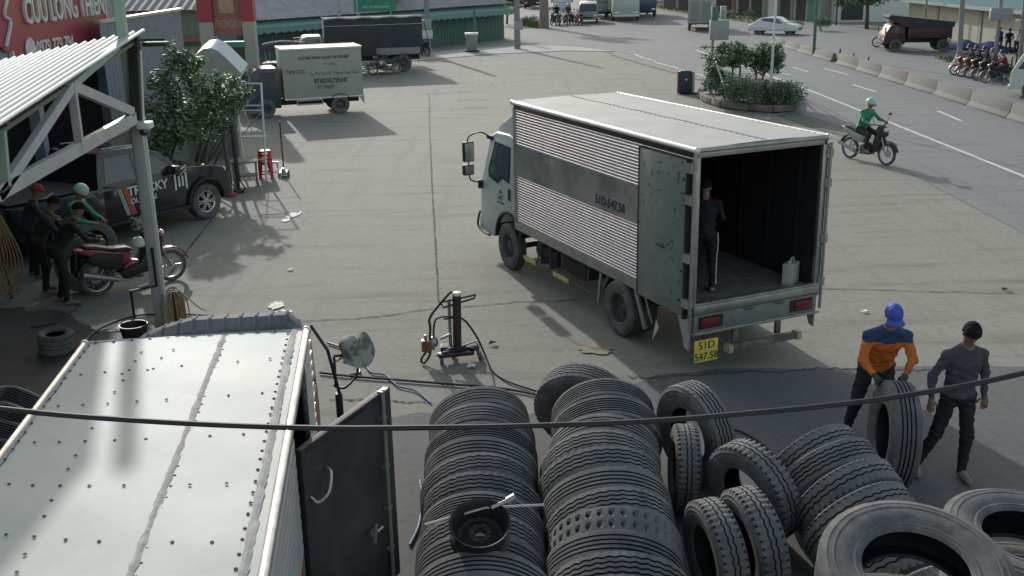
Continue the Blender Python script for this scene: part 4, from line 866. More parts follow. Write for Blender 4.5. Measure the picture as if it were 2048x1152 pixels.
# lettering on the doors (right side)
yy=-.945
m=MB(); text_mb(m,'TRUCKY',.25,(1.74,yy,.96),(1,0,0),(0,0,1),.002,bold=.008); text_mb(m,'DUD GAI',.15,(1.62,yy,.76),(1,0,0),(0,0,1),.002,bold=.004); m.build('door_lettering','white',PK)
m=MB()
x0,z0=2.40,.78
for a,b,c,d in [((0,.0),(0,.34),(.05,.34),(.05,.0)),((.28,.0),(.28,.34),(.33,.34),(.33,.0)),((.10,.06),(.10,.28),(.15,.28),(.15,.06)),((.19,.06),(.19,.28),(.24,.28),(.24,.06))]:
    m.box((x0+a[0],yy,z0+a[1]),(x0+c[0],yy+.004,z0+b[1]))
for k in(0,.09): 
    m.beam((x0-.0,yy+.002,z0+.40+k),(x0+.165,yy+.002,z0+.30+k),.004,.05,0,(0,1,0)); m.beam((x0+.165,yy+.002,z0+.30+k),(x0+.33,yy+.002,z0+.40+k),.004,.05,0,(0,1,0))
m.build('door_emblem','white',PK)
m=MB(); m.add([(1.02,yy,1.06),(1.12,yy,1.06),(1.28,yy,.50),(1.18,yy,.50)],[(0,1,2,3)],0); m.add([(1.14,yy,1.06),(1.26,yy,1.06),(1.42,yy,.50),(1.30,yy,.50)],[(0,1,2,3)],1); m.build('door_stripe',[mat('stripe_green',(.25,.33,.29),.5),mat('stripe_red',(.42,.07,.05),.5)],PK)
# ---------------------------------------------------------------- stools, racks and tools by the pickup nose
sp=G(533,356,0)
for k in range(4):
    o=thing('plastic_stool','red plastic stool, %s in the nested stack beside the wooden table'%['lowest','second lowest','second highest','topmost'][k],'stool',(sp.x,sp.y,.10*k),.2,'nested red plastic stools')
    m=MB(); m.lathe([(.001,.42),(.15,.42),(.17,.405)],n=24); m.lathe([(.17,.405),(.175,.37)],n=24); m.build('seat','red',o)
    for j in range(4):
        a=PI/4+j*PI/2; m=MB(); c,s=math.cos(a),math.sin(a); m.add([(c*.165-s*.06,s*.165+c*.06,.38),(c*.165+s*.06,s*.165-c*.06,.38),(c*.215+s*.045,s*.215-c*.045,.0),(c*.215-s*.045,s*.215+c*.045,.0),(c*.15-s*.055,s*.15+c*.055,.38),(c*.15+s*.055,s*.15-c*.055,.38),(c*.20+s*.04,s*.20-c*.04,.0),(c*.20-s*.04,s*.20+c*.04,.0)],[(0,1,2,3),(7,6,5,4),(0,3,7,4),(1,5,6,2),(2,6,7,3)]); m.build('leg','red',o)
    if k==0:
        m=MB(); m.lathe([(.19,.15),(.195,.12)],n=24); m.build('brace_ring','red',o)
# trolley jack with tall handle
jp=G(568,352,0); TJ=thing('trolley_jack','small trolley jack with tall upright black handle on the yard edge','trolley jack',(jp.x,jp.y,0),R(-80))
m=MB(); m.box((-.22,-.10,.06),(.22,.10,.13)); m.box((.05,-.06,.13),(.2,.06,.2)); m.build('frame','galv',TJ,bevel=.01)
for sx in(-.18,.18):
    for sy_ in(-.12,.12):
        m=MB(); m.cyl((sx,sy_-.02,.05),(sx,sy_+.02,.05),.05,n=14); m.build('castor','rubber',TJ)
m=MB(); m.tube([(-.15,0,.12),(-.20,0,1.38)],.018,8); m.build('handle','black',TJ); m=MB(); m.cyl((.16,0,.2),(.16,0,.24),.04,n=12); m.build('saddle','galv',TJ)
ap=G(548,338,0); PB=thing('pry_bar','short steel bar lying between the red stools and the trolley jack','bar',(ap.x,ap.y,.02)); m=MB(); m.beam((-.2,0,.18),(.15,-.05,.16),.05,.04); m.beam((-.15,0,0),(-.15,0,.16),.03,.03,0,(0,1,0));m.beam((.1,0,0),(.1,0,.15),.03,.03,0,(0,1,0)); m.build('bar','galv',PB)
# tall bars standing by the bumper
for i,(px,py,hh,c_,lb_) in enumerate([(462,392,1.42,'rim','rusty tall pipe standing nearest the pickup bumper'),(478,385,1.55,'chassis','dark tall bottle jack post standing by the wooden table')]):
    p=G(px,py,0); o=thing('jack_post',lb_,'jack post',(p.x,p.y,0)); m=MB(); m.tube([(0,0,.08),(-.02,0,hh)],.045,10); m.build('post',c_,o)
    m=MB(); m.lathe([(.001,0),(.13,0),(.13,.05),(.08,.09),(.001,.09)],n=18); m.build('foot','red' if i==0 else 'chassis',o); m=MB(); m.box((-.07,-.05,hh),(.04,.05,hh+.09)); m.tube([(.0,0,hh),(.05,0,.3),(.16,0,.1),(.12,-.1,.03)],.02,6); m.build('jack_head',c_,o)
# small wooden table
tp=G(505,372,0); WT=thing('wooden_table','small worn wooden table beside the red stool stack','table',(tp.x-.15,tp.y,0),R(12))
m=MB(); m.box((-.32,-.22,.60),(.32,.22,.64)); m.build('tabletop','render',WT,bevel=.005)
m=MB(); m.box((-.28,-.18,.26),(.28,.18,.29)); m.build('shelf','render',WT)
for a in(-.27,.27):
    for b in(-.17,.17): m=MB(); m.box((a-.02,b-.02,0),(a+.02,b+.02,.60)); m.build('leg','render',WT)
# white steel ladder frame
la,lb2=GY(468,165,26.4),GY(522,165,26.4); ba,bb=G(492,362,0),G(533,362,0)
LD=thing('steel_ladder','white steel ladder frame standing behind the wooden table','ladder',(ba+bb)/2); lo=LD.location.copy()
for A_,B_ in((ba,la),(bb,lb2)): m=MB(); m.tube([A_-lo,B_-lo],.028,8); m.build('rail','white',LD)
for t in(.22,.45,.72,.77,.99): m=MB(); m.tube([ba.lerp(la,t)-lo,bb.lerp(lb2,t)-lo],.02,6); m.build('rung','white',LD)
m=MB(); m.tube([ba.lerp(la,.45)-lo,bb.lerp(lb2,.72)-lo],.014,6); m.tube([bb.lerp(lb2,.05)-lo+Vector((0,.2,0)),ba.lerp(la,.9)-lo+Vector((0,.2,0))],.014,6); m.build('brace','galv',LD)
# ---------------------------------------------------------------- air operated jack in the middle of the yard
jo=G(905,722,0); AJ=thing('air_jack','wheeled air over hydraulic truck jack with upright handle alone in the yard','truck jack',(jo.x,jo.y,0)); AJ.scale=(1.14,1.1,1.05)
M['oxred']=mat('oily_red',(.06,.022,.026),.5,c2=(.035,.03,.03),scale=12)
m=MB(); m.box((-.17,-.09,.09),(.26,.02,.14),0,Matrix.Rotation(R(14),3,'Z')); m.box((-.10,.05,.10),(.25,.16,.13),1,Matrix.Rotation(R(14),3,'Z')); m.beam((-.12,-.12,.12),(-.02,.20,.12),.05,.04,1); m.beam((.22,-.03,.12),(.28,.25,.12),.05,.04,1); m.beam((-.05,.05,.13),(.3,.1,.15),.08,.06,1); m.box((-.14,.0,.13),(.16,.16,.19),1); m.tube([(-.1,-.1,.15),(.3,.2,.15)],.02,6); m.tube([(-.05,.22,.15),(.3,-.02,.16)],.02,6)
m.build('base_frame',['oxred','chassis'],AJ,bevel=.006)
for (x,y) in((-.12,-.10),(.33,.06),(-.02,.22),(.30,.27)): m=MB(); m.cyl((x-.018,y,.055),(x+.018,y,.055),.055,n=16); m.build('castor','rubber',AJ)
m=MB(); m.tube([(.06,.06,.12),(.075,.06,.88)],.052,14); m.tube([(-.02,.08,.12),(-.02,.08,.80)],.02,10,1); m.build('cylinder',['oxred','galv'],AJ)
m=MB(); m.lathe([(.05,.0),(.05,.05),(.001,.055)],(.075,.06,.87),(0,0,1),18); m.build('cap','white',AJ)
m=MB(); m.tube(spline([(-.28,.0,.12),(-.25,.0,.45),(-.24,.0,.62),(-.02,.04,.90),(.03,.05,.93)],5),.015,8); m.tube(spline([(-.22,.0,.16),(-.20,.0,.52),(-.12,.02,.60),(.06,.03,.60)],5),.012,8); m.tube([(-.12,.02,.80),(.30,.12,.86),(.28,.10,.82),(-.08,.0,.74),(-.12,.02,.80)],.013,8); m.build('handle_frame','chassis',AJ)
m=MB(); m.ball((-.22,.02,.26),(.06,.07,.08)); m.box((-.36,-.05,.15),(-.24,.05,.30),1); m.cyl((-.31,0,.30),(-.31,0,.37),.02,n=8); m.tube([(-.14,.02,.30),(.0,.05,.36)],.018,8); m.build('air_motor',['galv',mat('orange_motor',(.20,.07,.04),.5,var=.4)],AJ,bevel=.004)
m=MB(); m.tube(spline([(-.30,-.03,.16),(-.37,-.06,.05),(-.33,-.10,.02),(-.27,-.05,.1),(-.25,-.02,.2)],5),.014,7); m.build('hose_loop','black',AJ)
m=MB(); m.tube([(-.2,-.06,.10),(.02,.0,.20)],.012,6); m.tube([(.1,.02,.19),(.32,.10,.24)],.012,6); m.build('pump_lever','galv',AJ)
m=MB(); P_=[Vector((-.1,.03,.60))+jo,Vector((.14,.05,.60))+jo,G(950,668,.35),G(966,700,.12),G(985,740,.02),G(1015,762,.02),G(1060,778,.02),G(1100,790,.02)]; m.tube(spline(P_,7),.014,8); tag(m.build('air_hose','black'),'black air hose looping from the yard jack down to the middle tyre row','hose')
for i,(x,y,c_) in enumerate([(942,735,'white'),(985,690,'chassis'),(578,540,'white'),(1725,624,'white'),(958,171,'white'),(983,169,'white'),(901,219,'white'),(2010,582,'chassis')]):
    p=G(x,y,0); m=MB(); m.add([(-.06,-.04,.01),(.05,-.06,.03),(.07,.05,.015),(-.03,.06,.04)],[(0,1,2,3)]); o=m.build('litter',c_,fix=False,smooth=0); o.location=p+Vector((0,0,.01)); tag(o,['scrap of white litter by the yard jack','small dark scrap of litter beside the yard jack wheel','white litter scrap alone on the open yard left of the jack','white paper scrap on the ground behind the man in the blue cap','left one of two white scraps far back on the yard','right one of two white scraps far back on the yard','white scrap beside the far slab joint','dark litter scrap near the right edge of the yard'][i],'litter')
# straps bundle, tap and basket near the post
sp_=G(352,650,0); ST=thing('strap_bundle','bundle of brown ratchet straps draped over a peg by the grey post','straps',(sp_.x,sp_.y,0))
M['strap']=mat('brown_strap',(.28,.15,.09),.8,c2=(.40,.30,.2),scale=14); r=random.Random(5)
m=MB()
for k in range(26):
    a=r.uniform(0,2*PI); x=math.cos(a)*r.uniform(.08,.26); y=math.sin(a)*r.uniform(.05,.2); m.tube(spline([(r.uniform(-.03,.03),r.uniform(-.03,.03),.50),(x*.5,y*.5,.54),(x*.9,y*.9,.40),(x,y,.02)],4),.010,5)
m.tube(spline([(.02,0,.5),(.2,-.05,.48),(.42,-.1,.30),(.52,-.1,.26)],4),.01,5); m.build('strap','strap',ST)
m=MB(); m.tube([(0,0,0),(0,0,.52)],.03,8); m.build('peg','chassis',ST)
wt=thing('water_tap','bent black water pipe with a tap beside the grey post','water tap',G(272,660,0)); w0=wt.location.copy()
m=MB(); a=w0+Vector((0,0,.62)); m.tube([(0,0,0),(0,0,.62),(.36,.1,.66),(.36,.1,1.25)],.022,8); m.build('pipe','black',wt); m=MB(); m.cyl((.12,.03,.66),(.26,.07,.69),.03,n=8); m.build('valve','galv',wt)
bk=thing('wire_basket','upturned grey mesh basket on the ground behind the grey post','basket',(G(342,618,0).x,G(342,618,0).y,0)); m=MB(); m.lathe([(.17,0),(.165,.12),(.13,.2),(.06,.24),(.001,.25)],n=24); m.build('mesh_bowl',mat('mesh',(.16,.17,.17),.7,var=.2),bk)
bu=thing('bucket','black bucket on the wet ground by the near truck fairing','bucket',(G(272,690,0).x,G(272,690,0).y,0)); m=MB(); m.lathe([(.001,.01),(.15,.01),(.2,.32),(.185,.32),(.14,.03),(.001,.03)],n=24); m.build('pail','black',bu); m=MB(); m.tube(spline([(-.2,0,.31),(-.12,.1,.36),(.12,.1,.36),(.2,0,.31)],5),.006,6); m.build('bail','galv',bu)
hg=thing('hose_coil','coil of pale rope and hoses hanging at the left edge in the shade','hose coil',GX(8,590,-9.2)); m=MB()
hg.location=G(18,600,0); hg['label']='brown hose loops hanging on a rack at the left edge'
for k in range(8): x=-.25+k*.06; m.tube(spline([(x*.3,0,1.45),(x-.12,-.04,.7),(x,-.05,.08),(x+.16,0,.7),(x*.3+.04,0,1.45)],6),.014,6)
m.build('hose_loop','strap',hg); m=MB(); m.tube([(0,.08,0),(0,.08,1.5),(0,-.1,1.48)],.025,8); m.build('rack','chassis',hg)
# ================================================================ PEOPLE (one continuous surface each) AND MOTORBIKES
M['skin']=mat('skin',(.30,.17,.11),.55,var=.08); M['skindark']=mat('skin_shade',(.20,.12,.085),.6,var=.1); M['hair']=mat('black_hair',(.014,.012,.012),.9,var=.4,bump=.8,bscale=90,spec=.2)
M['orange']=mat('orange_cloth',(.62,.17,.025),.8,c2=(.50,.12,.02),scale=6,bump=.4,bscale=18); M['navy']=mat('navy_cloth',(.02,.05,.13),.8,var=.2,bump=.4,bscale=18)
M['cap']=mat('blue_cap',(.05,.09,.42),.7,var=.1); M['trouser']=mat('dark_trousers',(.022,.024,.028),.85,var=.35,bump=.4,bscale=15); M['blackcloth']=mat('black_cloth',(.012,.012,.013),.85,var=.3,bump=.4,bscale=15)
M['slate']=mat('slate_shirt',(.055,.055,.07),.85,var=.2,bump=.5,bscale=16); M['glove']=mat('green_glove',(.02,.07,.04),.8,var=.3); M['green']=mat('green_jacket',(.015,.26,.13),.6,c2=(.02,.19,.10),scale=7,bump=.5,bscale=14)
M['sandal']=mat('sandal',(.20,.18,.16),.7,var=.2); M['helmetgreen']=mat('pale_helmet',(.35,.52,.45),.35,var=.08); M['redshirt']=mat('red_shirt',(.20,.018,.025),.8,var=.2); M['tracksuit']=mat('navy_tracksuit',(.003,.004,.012),.8,var=.2)
M['boxeye']=mat('eye_white',(.22,.2,.18),.5)
def nets(F_,o,h):
    """surface nets of field F_ (inside <0)"""
    S=F_<0; nx,ny,nz=F_.shape
    c=np.zeros((nx-1,ny-1,nz-1),int)
    acc=np.zeros((nx-1,ny-1,nz-1,3)); cnt=np.zeros((nx-1,ny-1,nz-1))
    cor=[(i,j,k) for i in(0,1) for j in(0,1) for k in(0,1)]
    def sub(A,i,j,k): return A[i:nx-1+i,j:ny-1+j,k:nz-1+k]
    for a in cor:
        for ax in range(3):
            if a[ax]==1: continue
            b=list(a); b[ax]=1; fa,fb=sub(F_,*a),sub(F_,*b); m_=(fa<0)!=(fb<0)
            t=np.where(m_,fa/(np.where(fa==fb,1,fa-fb)),0)
            for q in range(3): acc[...,q]+=np.where(m_,a[q]+(t if q==ax else 0),0)
            cnt+=m_
    act=cnt>0; idx=-np.ones(act.shape,int); idx[act]=np.arange(act.sum()); ii=np.argwhere(act)
    P_=(acc[act]/cnt[act][:,None]+ii)*h+np.array(o); faces=[]
    for ax in range(3):
        e=[slice(1,-1)]*3; 
        A=[slice(None)]*3; A[ax]=slice(0,-1); B=[slice(None)]*3; B[ax]=slice(1,None)
        d=S[tuple(A)]!=S[tuple(B)]; w_=np.argwhere(d); o1,o2=[(1,2),(2,0),(0,1)][ax]
        w_=w_[(w_[:,o1]>0)&(w_[:,o2]>0)&(w_[:,o1]<F_.shape[o1]-1)&(w_[:,o2]<F_.shape[o2]-1)]
        def g_(d1,d2): q=w_.copy(); q[:,o1]-=d1; q[:,o2]-=d2; return idx[q[:,0],q[:,1],q[:,2]]
        f=np.stack([g_(1,1),g_(0,1),g_(0,0),g_(1,0)],1); ins=S[w_[:,0],w_[:,1],w_[:,2]]; f[~ins]=f[~ins][:,::-1]; faces.append(f)
    return P_,np.concatenate(faces)
def body(name,prims,h=.012,parent=None,mats=(),tubes=(),k0=.022,wr=.009,zcut=9):
    """prims: ('c',p0,p1,r0,r1,mat,k) round cone / ('e',c,radii,mat,k[,rot]) ellipsoid / ('m',c,radii,mat) recolour only"""
    pts=[]
    for p in prims:
        if p[0]=='c': pts+= [np.array(p[1])-max(p[3],p[4]),np.array(p[1])+max(p[3],p[4]),np.array(p[2])-max(p[3],p[4]),np.array(p[2])+max(p[3],p[4])]
        elif p[0]=='e': pts+=[np.array(p[1])-max(p[2]),np.array(p[1])+max(p[2])]
    lo=np.min(pts,0)-3*h; hi=np.max(pts,0)+3*h; n=np.ceil((hi-lo)/h).astype(int)+1
    X_=np.stack(np.meshgrid(*[lo[i]+np.arange(n[i])*h for i in range(3)],indexing='ij'),-1)
    def dist(p,X):
        if p[0]=='c':
            a,b=np.array(p[1],float),np.array(p[2],float); ab=b-a; t=np.clip(((X-a)@ab)/(ab@ab+1e-9),0,1); return np.linalg.norm(X-a-t[...,None]*ab,axis=-1)-(p[3]+(p[4]-p[3])*t)
        q=X-np.array(p[1],float); r=np.array(p[2],float)
        if len(p)>5: q=q@np.array(p[5])
        k1=np.linalg.norm(q/r,axis=-1); k2=np.linalg.norm(q/(r*r),axis=-1); return k1*(k1-1)/np.maximum(k2,1e-6)
    D=None
    for p in prims:
        if p[0]=='m': continue
        k=(p[6] if p[0]=='c' and len(p)>6 else (p[4] if p[0]=='e' and len(p)>4 and p[4] is not None else k0)); d=dist(p,X_)
        if D is None: D=d
        else:
            hh=np.clip(.5+.5*(D-d)/k,0,1); D=D*(1-hh)+d*hh-k*hh*(1-hh)
    s=X_; D=D+wr*np.sin(s[...,0]*41+3*np.sin(s[...,2]*19))*np.sin(s[...,2]*37+2*np.sin(s[...,1]*23))*np.clip((zcut-s[...,2])*12,0,1)*np.clip((s[...,2]-.12)*12,0,1)
    V,Fc=nets(D,lo,h)
    fc=V[Fc].mean(1); best=np.full(len(fc),1e9); mi=np.zeros(len(fc),int)
    for p in prims:
        d=dist(p,fc) if p[0]!='m' else np.where(dist(('e',p[1],p[2]),fc)<0,-1e3,1e9)
        mt=p[5] if p[0]=='c' else p[3]
        u=d<best; best[u]=d[u]; mi[u]=mt
    mb=MB(); mb.v=[tuple(v) for v in V]; mb.f=[tuple(int(q) for q in f) for f in Fc]; mb.m=[int(q) for q in mi]
    for t in tubes: mb.tube(t[0],t[1],8,t[2])
    me=mb.mesh(name,list(mats),smooth=80,fix=False); return link(name,me,parent)
def hand(el,wr,curl,side,grip=None,sc_=1.0):
    """finger tubes from wrist wr along forearm direction, returns (prims, tubes): palm cone + five bent fingers"""
    el,wr=Vector(el),Vector(wr); d=(wr-el).normalized(); g=Vector(grip) if grip is not None else Vector((0,0,-1)); g=(g-d*g.dot(d)).normalized(); s=d.cross(g)*side
    palm0=wr; palm1=wr+d*.075*sc_; T_=[]
    for i,(o,ln) in enumerate([(-.030,.070),(-.010,.080),(.010,.075),(.029,.060)]):
        b=palm1+s*o*sc_-d*.01; a1=b+(d*math.cos(curl*.5)+g*math.sin(curl*.5))*ln*.5*sc_; a2=a1+(d*math.cos(curl*1.3)+g*math.sin(curl*1.3))*ln*.3*sc_; a3=a2+(d*math.cos(curl*1.9)+g*math.sin(curl*1.9))*ln*.25*sc_
        T_.append(([b-d*.02,b,a1,a2,a3],[.009*sc_,.0095*sc_,.0088*sc_,.008*sc_,.006*sc_]))
    tb=wr+d*.02*sc_-s*.032*sc_; T_.append(([wr+d*.01,tb,tb+(d*.5-s*.6+g*.4)*.04*sc_,tb+(d*.8-s*.5+g*.7)*.06*sc_],[.011*sc_,.012*sc_,.010*sc_,.007*sc_]))
    return palm0,palm1,s,T_
def person_body(name,J,cols,parent,h=.012,hands=True,curl=(.9,.9),grip=(None,None),girth=1.0,mats=None,sleeve='long'):
    """J joints; cols: dict torso, arm, hand, leg, foot, skin, yoke(optional) -> material index"""
    g=girth; V_=lambda k:np.array(J[k],float); pr=[]; tb=[]
    ch,pe,nk,hd=V_('chest'),V_('pelvis'),V_('neck'),V_('head'); 
    shL,shR=V_('shL'),V_('shR'); ax=(shL-shR); ax/=np.linalg.norm(ax); up=nk-pe; up/=np.linalg.norm(up); fr_=np.cross(ax,up); fr_/=np.linalg.norm(fr_)   # frame of torso
    Rm_=np.stack([ax,fr_,up],1)
    T,A,Hn,Lg,Ft,Sk=[cols[k] for k in('torso','arm','hand','leg','foot','skin')]
    pr.append(('e',ch,(.172*g,.122*g,.18),T,.06,Rm_)); mid=(ch+pe)/2; pr.append(('e',mid,(.155*g,.112*g,.18),T,.06,Rm_)); pr.append(('e',pe+up*.02,(.155*g,.115*g,.12),cols.get('hip',T),.05,Rm_)); pr.append(('e',pe-up*.04,(.16*g,.115*g,.10),Lg,.05,Rm_))
    pr.append(('c',shL-up*.01,nk-up*.035,.050*g,.050*g,cols.get('yoke',T),.05)); pr.append(('c',shR-up*.01,nk-up*.035,.050*g,.050*g,cols.get('yoke',T),.05))
    pr.append(('c',nk-up*.04,nk+(hd-nk)*.5,.055,.050,Sk,.03))
    for s in('L','R'):
        sh,el,ha,hp,kn,an,to=[V_(k+s) for k in('sh','el','ha','hip','kn','an','to')]
        pr.append(('c',sh-up*.02,el,.052*g,.043*g,A,.035)); pr.append(('c',el,ha,.044*g,.030,A if sleeve=='long' else Sk,.02)); 
        pr.append(('c',hp,kn,.085*g,.060*g,Lg,.04)); pr.append(('c',kn,an,.062*g,.045,Lg,.025)); 
        pr.append(('c',an+np.array([0,0,-.02]),to,.040,.034,Ft,.02)); d=(to-an); d[2]=0; d/=np.linalg.norm(d)+1e-6; pr.append(('c',an+np.array([0,0,-.045])-d*.03,to-np.array([0,0,.0]),.036,.03,Ft,.02))
        if hands:
            i=0 if s=='L' else 1; p0,p1,sv,T_=hand(el,ha,curl[i],1 if s=='L' else -1,grip[i]); pr.append(('c',p0,p1,.030,.030,Hn,.012)); pr.append(('c',np.array(p1)-np.array(sv)*.018,np.array(p1)+np.array(sv)*.02,.017,.016,Hn,.012)); tb+=[(a,b,Hn) for a,b in T_]
        else: pr.append(('c',ha,ha+(ha-el)/np.linalg.norm(ha-el)*.09,.032,.022,Hn,.015))
    # head: facing vector J['face']
    fv=np.array(J['face'],float); fv/=np.linalg.norm(fv); hu=hd-nk; hu=hu-fv*(hu@fv); hu/=np.linalg.norm(hu); hx=np.cross(fv,hu); Hm=np.stack([hx,fv,hu],1)
    pr.append(('e',hd+hu*.02,(.075,.092,.10),Sk,.02,Hm)); pr.append(('e',hd+fv*.03-hu*.06,(.052,.055,.055),Sk,.025,Hm))
    pr.append(('c',hd+fv*.085+hu*.005,hd+fv*.108-hu*.022,.010,.014,Sk,.010))
    for s in(-1,1): pr.append(('e',hd+hx*s*.076-hu*.005,(.010,.018,.028),Sk,.006,Hm))
    pr.append(('c',hd+fv*.088-hu*.055-hx*.018,hd+fv*.088-hu*.055+hx*.018,.007,.007,cols.get('lip',Sk),.004))
    o=body(name,pr,h,parent,mats,tb,zcut=float(nk[2])-.02)
    m=MB()
    for s in(-1,1): c=hd+fv*.083+hu*.012+hx*s*.030; m.ball(c,.010,0,8); m.ball(c+fv*.005,.0075,1,8)
    m.build('eyes',['boxeye','black'],o)
    return o,(hd,fv,hu,hx,Hm)
def hair_cap(parent,H_,mat_='hair',name='hair',grow=1.10,low=-.03,visor=None):
    hd,fv,hu,hx,Hm=H_; m=MB(); o=Vector(hd+hu*.02); 
    def fn(u,v):
        a=2*PI*v; lim=PI*.50+ (.42 if math.sin(a)<0 else -.20)*abs(math.sin(a)); t=lim*u
        p=np.array([math.sin(t)*math.cos(a)*.075,math.sin(t)*math.sin(a)*.092,math.cos(t)*.10])*grow*(1+.02*math.sin(a*9+t*7)*(mat_=='hair')); return o+Vector(Hm@p)
    m.grid(fn,10,30); c=m.build(name,mat_,parent,smooth=60)
    md=c.modifiers.new('s','SOLIDIFY'); md.thickness=.006; md.offset=1
    if visor:
        m=MB(); 
        def vf(u,v):
            a=(v-.5)*1.9; r0=.088; r1=.088+visor*math.cos(a*.75)*u; p=np.array([math.sin(a)*(.074+(r1-r0)*.8)*1.05,math.cos(a)*(r0)*1.04+(r1-r0),.035-.055*u-.02*abs(math.sin(a))]); return o+Vector(Hm@p)
        m.grid(vf,4,14); q=m.build('visor',mat_,c,smooth=60); md=q.modifiers.new('s','SOLIDIFY'); md.thickness=.006
    return c
def shift(J,o,rz=0,ground=0):
    """J in local metres (x right of figure, y facing) -> keep local"""
    return J
MT=['skin','orange','navy','trouser','glove','sandal','slate','blackcloth','green','redshirt','tracksuit','skindark','white']
ix={k:i for i,k in enumerate(MT)}
# --- man rolling the tyre (faces the viewer, bent forward)
tc=G(1778,968,0); TO=1.08; tcx=Vector((tc.x+.02,tc.y+.06,TO/2))
tn=Vector((math.cos(R(174)),math.sin(R(174)),.06)).normalized()
tyre(tcx,tn,TO,.30,.29,'rib','tread2','upright ribbed tyre being rolled along by the man in the blue cap','tyre',None)
back=Vector((math.cos(R(86)),math.sin(R(86)),0))
mp=Vector((tcx.x,tcx.y,0))+back*.74+Vector((.03,0,0))
MAN=thing('person','man in blue cap, orange and navy shirt and gloves pushing the upright tyre','person',mp,math.atan2(-back.y,-back.x)-PI/2)
# local: +y is facing (towards the viewer), +x to his... right-hand rule: x = facing rotated -90 => his right
J=dict(pelvis=(0,-.16,.98),chest=(0,.08,1.32),neck=(0,.19,1.50),head=(0.0,.27,1.66),face=(0,.80,-.52),
 shL=(-.195,.14,1.395),elL=(-.25,.25,1.16),haL=(-.14,.40,1.04),shR=(.195,.14,1.395),elR=(.265,.24,1.16),haR=(.19,.44,1.06),
 hipL=(-.10,-.15,.93),knL=(-.11,.02,.53),anL=(-.12,-.08,.10),toL=(-.13,.10,.035),hipR=(.10,-.17,.93),knR=(.19,-.12,.52),anR=(.22,-.32,.11),toR=(.25,-.15,.04))
c=dict(torso=ix['orange'],arm=ix['orange'],hand=ix['glove'],leg=ix['trouser'],foot=ix['sandal'],skin=ix['skin'],yoke=ix['navy'])
o,H1=person_body('body',J,c,MAN,.0105,mats=MT,curl=(1.1,1.1),girth=1.14)
# navy yoke over the shoulders and upper chest
for f in o.data.polygons:
    if f.material_index==ix['orange']:
        ct=f.center; d=(Vector((ct.x,ct.y,ct.z))-Vector((0,.16,1.50))).dot(Vector((0,.38,.92))); 
        if d>-.135: f.material_index=ix['navy']
hair_cap(o,H1,'cap','cap',1.16,visor=.075)
m=MB(); hd=Vector(H1[0]); m.lathe([(.052,.0),(.060,.025),(.05,.035)],Vector(J['neck'])+Vector((0,.02,-.03)),(0,.5,.86),20); m.build('collar','navy',o)
# --- man walking at the right
ft=G(1902,952,0)
MB2=thing('person','dark haired man in slate long sleeved shirt and black trousers walking by','person',Vector((ft.x,ft.y+.05,0)),R(180+6))
J=dict(pelvis=(0,0,.93),chest=(-.0,.03,1.27),neck=(0,.05,1.47),head=(0,.10,1.60),face=(.15,.85,-.50),
 shL=(-.185,.03,1.36),elL=(-.26,-.01,1.13),haL=(-.25,.06,.89),shR=(.185,.03,1.36),elR=(.30,.0,1.13),haR=(.335,.08,.90),
 hipL=(-.09,0,.88),knL=(-.085,.10,.48),anL=(-.07,.10,.09),toL=(-.07,.26,.035),hipR=(.09,0,.88),knR=(.20,-.0,.48),anR=(.32,-.10,.10),toR=(.37,.04,.035))
c=dict(torso=ix['slate'],arm=ix['slate'],hand=ix['skindark'],leg=ix['blackcloth'],foot=ix['sandal'],skin=ix['skindark'])
o,H2=person_body('body',J,c,MB2,.0105,mats=MT,curl=(.5,.5),girth=1.05); hair_cap(o,H2,'hair','hair',1.14)
# --- person inside the truck
tp_=P0+Matrix.Rotation(YAW,3,'Z')@Vector((.55,.47,ZF))
MI=thing('person','man in dark tracksuit with white side stripe standing inside the truck box','person',tp_,YAW+PI+R(60)); MI.scale=(.93,.93,.90)
J=dict(pelvis=(0,0,.90),chest=(0,.03,1.22),neck=(0,.06,1.42),head=(0,.10,1.56),face=(0,.9,-.3),
 shL=(-.18,.03,1.35),elL=(-.24,.10,1.10),haL=(-.18,.30,1.02),shR=(.18,.03,1.35),elR=(.25,.08,1.10),haR=(.18,.30,1.0),
 hipL=(-.09,0,.85),knL=(-.12,.04,.46),anL=(-.13,0,.09),toL=(-.15,.16,.035),hipR=(.09,0,.85),knR=(.12,.04,.46),anR=(.13,-.02,.09),toR=(.15,.14,.035))
c=dict(torso=ix['tracksuit'],arm=ix['tracksuit'],hand=ix['skindark'],leg=ix['tracksuit'],foot=ix['sandal'],skin=ix['skindark'])
o,H3=person_body('body',J,c,MI,.014,mats=MT,girth=.95); hair_cap(o,H3,'hair','hair',1.12)
m=MB()
for s in(-1,1):
    P_=[(s*.185,.0,.90),(s*.195,.01,.75),(s*.185,.03,.5),(s*.18,.01,.3),(s*.18,-.01,.12)]
    for a,b in zip(P_,P_[1:]): m.beam(a,b,.012,.045,0,(0,1,0))
m.build('side_stripe','white',o)
